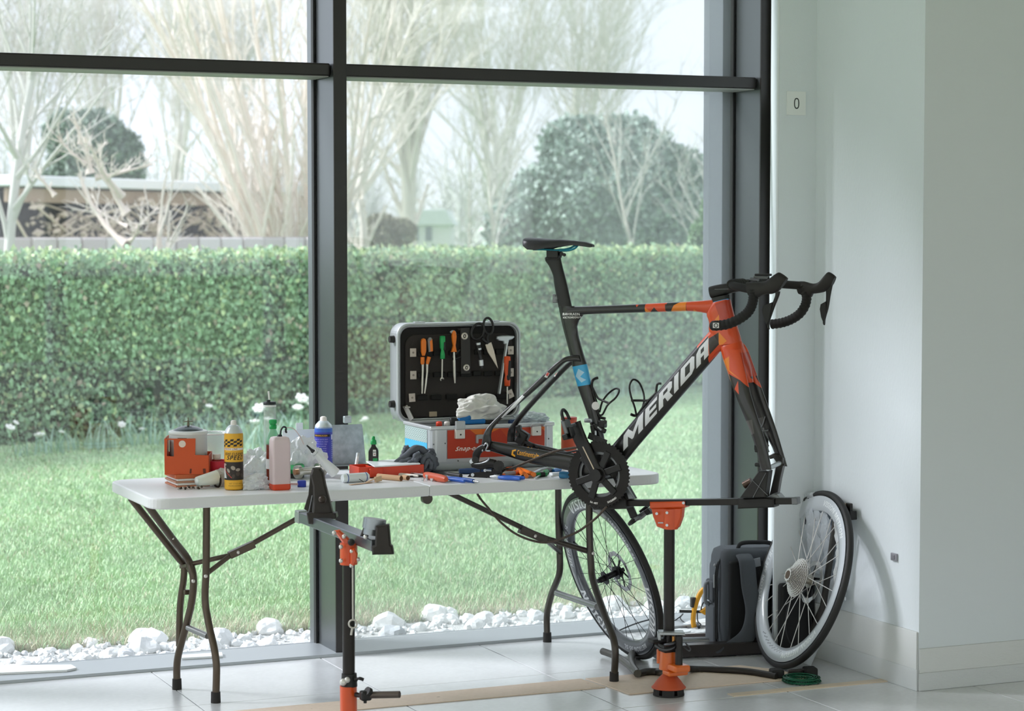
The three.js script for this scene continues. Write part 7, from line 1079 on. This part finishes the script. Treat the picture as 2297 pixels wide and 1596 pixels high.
{ // yellow clamp-like hand tool and cables by the backpack
  const b = onY(1562, 1412), g = thing('yellow_tool', 'yellow bow-shaped hand tool leaning behind the dark backpack', 'tool', b), d0 = depthOf(b), p = (x, y, d = 0) => at(x, y, d0 + d), yel = M('#d99a1f', 0.4);
  wp('frame', stube([p(1612, 1314, 0.05), p(1590, 1318), p(1575, 1326), p(1565, 1344), p(1558, 1366), p(1555, 1392), p(1557, 1408)], 0.0105, 34, 10), yel, g); wp('body', plate(P2([[1568, 1372], [1600, 1350], [1612, 1352], [1612, 1378], [1580, 1380]], p), FW, 0.03, 0.005), yel, g);
  wp('handle', rod(p(1524, 1372), p(1604, 1374), 0.006), M('#222120', 0.5), g); wp('clamp', T(rb(0.02, 0.04, 0.02, 0.004), p(1555, 1352)), M('#25211e', 0.5), g); wp('cable', stube([p(1571, 1376), p(1576, 1356), p(1588, 1342), p(1602, 1338)], 0.0028, 18, 6), M('#222222', 0.5), g);
  const cb = thing('cable', 'tangle of thin black cables on white cloth behind the stand column', 'cable', onY(1545, 1415)), fl = (x, y, h = 0.006) => onY(x, y, h), blk = M('#222325', 0.5);
  wp('loop', stube([fl(1376, 1421, 0.03), fl(1420, 1402, 0.03), fl(1462, 1390, 0.02), fl(1490, 1386, 0.02), fl(1520, 1392), fl(1550, 1412), fl(1580, 1417), fl(1600, 1412)], 0.0032, 40, 6), blk, cb); wp('loop', stube([fl(1470, 1396), fl(1500, 1398), fl(1525, 1385, 0.02), fl(1532, 1378, 0.03), fl(1526, 1388, 0.02), fl(1545, 1402), fl(1570, 1398)], 0.0026, 34, 6), blk, cb); wp('plug', rod(fl(1562, 1398, 0.01), fl(1568, 1408, 0.01), 0.006), blk, cb);
  wp('hook', stube([p(1564, 1372), p(1566, 1396), p(1572, 1402), p(1565, 1408)], 0.003, 16, 6), M('#6a6c6e', 0.3, 0.6), cb);
  seed(111);
  for (const [x, y, s, l] of [[1590, 1402, 1, 'folded white cloth under the yellow tool'], [1530, 1425, 0.9, 'white paper sheet on the floor behind the stand column']]) { const m = solo('white_cloth', T(crumple([0, 0, 0], 0.11 * s, 0.012, 0.05, 0.3, 2, 5 + s, 4), [0, 0, 0]), M('#eceff1', 0.8), l, 'cloth'); m.position.copy(onY(x, y)); m.position.y += 0.001; }
  // green coil
  const c = onY(1797, 1531), cg = []; for (let i = 0; i < 11; i++) { const r = 0.064 - (i % 4) * 0.008; cg.push(T(new THREE.TorusGeometry(r, 0.0022, 6, 40), [rr(-0.004, 0.004), 0.004 + i * 0.0016, rr(-0.004, 0.004)], [Math.PI / 2 + rr(-0.04, 0.04), rr(-0.03, 0.03), 0])); }
  for (let i = 0; i < 26; i++) { const a = i / 26 * 6.28; cg.push(T(new THREE.TorusGeometry(0.016, 0.0014, 5, 14), [0.05 * Math.cos(a), 0.008, 0.05 * Math.sin(a)], [rr(-0.4, 0.4), -a, 0], [1, 0.5, 1])); }
  const coil = thing('green_coil', 'flat coil of shiny dark green wire on the floor tiles', 'coil', c); part('wire', mg(cg), M('#0e5a3e', 0.25, 0.3), coil);
}
{ // cardboard sheets and papers
  const sheetG = (pts, t) => { const e = extrude(poly(pts.map((p) => [p.x, -p.z])), t, 0.0006); e.rotateX(-Math.PI / 2); return e; };
  const tex = dataTex(256, (u, v) => { const n = tf(u, v, 6, 2, 5), f = tnoise(u, v, 120, 3), sp = tnoise(u, v, 40, 9) > 0.985 ? -0.22 : 0; return [0.88 + 0.07 * (n - 0.5) + 0.03 * (f - 0.5) + sp, 0.80 + 0.07 * (n - 0.5) + 0.03 * (f - 0.5) + sp, 0.725 + 0.09 * (n - 0.5) + 0.03 * (f - 0.5) + sp]; }, true), kr = M('#ffffff', 0.6, 0, { map: tex });
  solo('cardboard_sheet', T(sheetG([V(-1.5, 0, 0.985), V(0.64, 0, 0.966), V(0.655, 0, 1.13), V(-1.5, 0, 1.105)], 0.003), [0, 0.0002, 0]), kr, 'long narrow tan cardboard strip on the floor under the table front', 'cardboard');
  solo('cardboard_sheet', T(sheetG([V(0.654, 0, 0.972), V(1.26, 0, 0.985), V(1.34, 0, 1.10), V(1.385, 0, 1.29), V(1.2, 0, 1.268), V(0.678, 0, 1.266)], 0.004), [0, 0.0002, 0]), kr, 'tan cardboard sheet under the legs of the bicycle stand', 'cardboard');
  const sil = (x, y) => onY(x, y, 0.012);
  const p1 = solo('paper_pad', sheetG([sil(-10, 1498), sil(160, 1496), sil(172, 1503), sil(150, 1508), sil(-10, 1515)], 0.008), M('#f1f3f4', 0.7), 'white pad of paper on the window sill at the far left', 'paper'); p1.position.y = 0.0115;
  const p2 = solo('paper_pad', sheetG([sil(408, 1474), sil(498, 1468), sil(500, 1476), sil(408, 1481)], 0.008), M('#f1f3f4', 0.7), 'small white paper on the sill behind the left table legs', 'paper'); p2.position.y = 0.0115;
}

scene.traverse((o) => { if (o.isMesh) { o.castShadow = true; o.receiveShadow = true; } });
renderer.render(scene, camera);
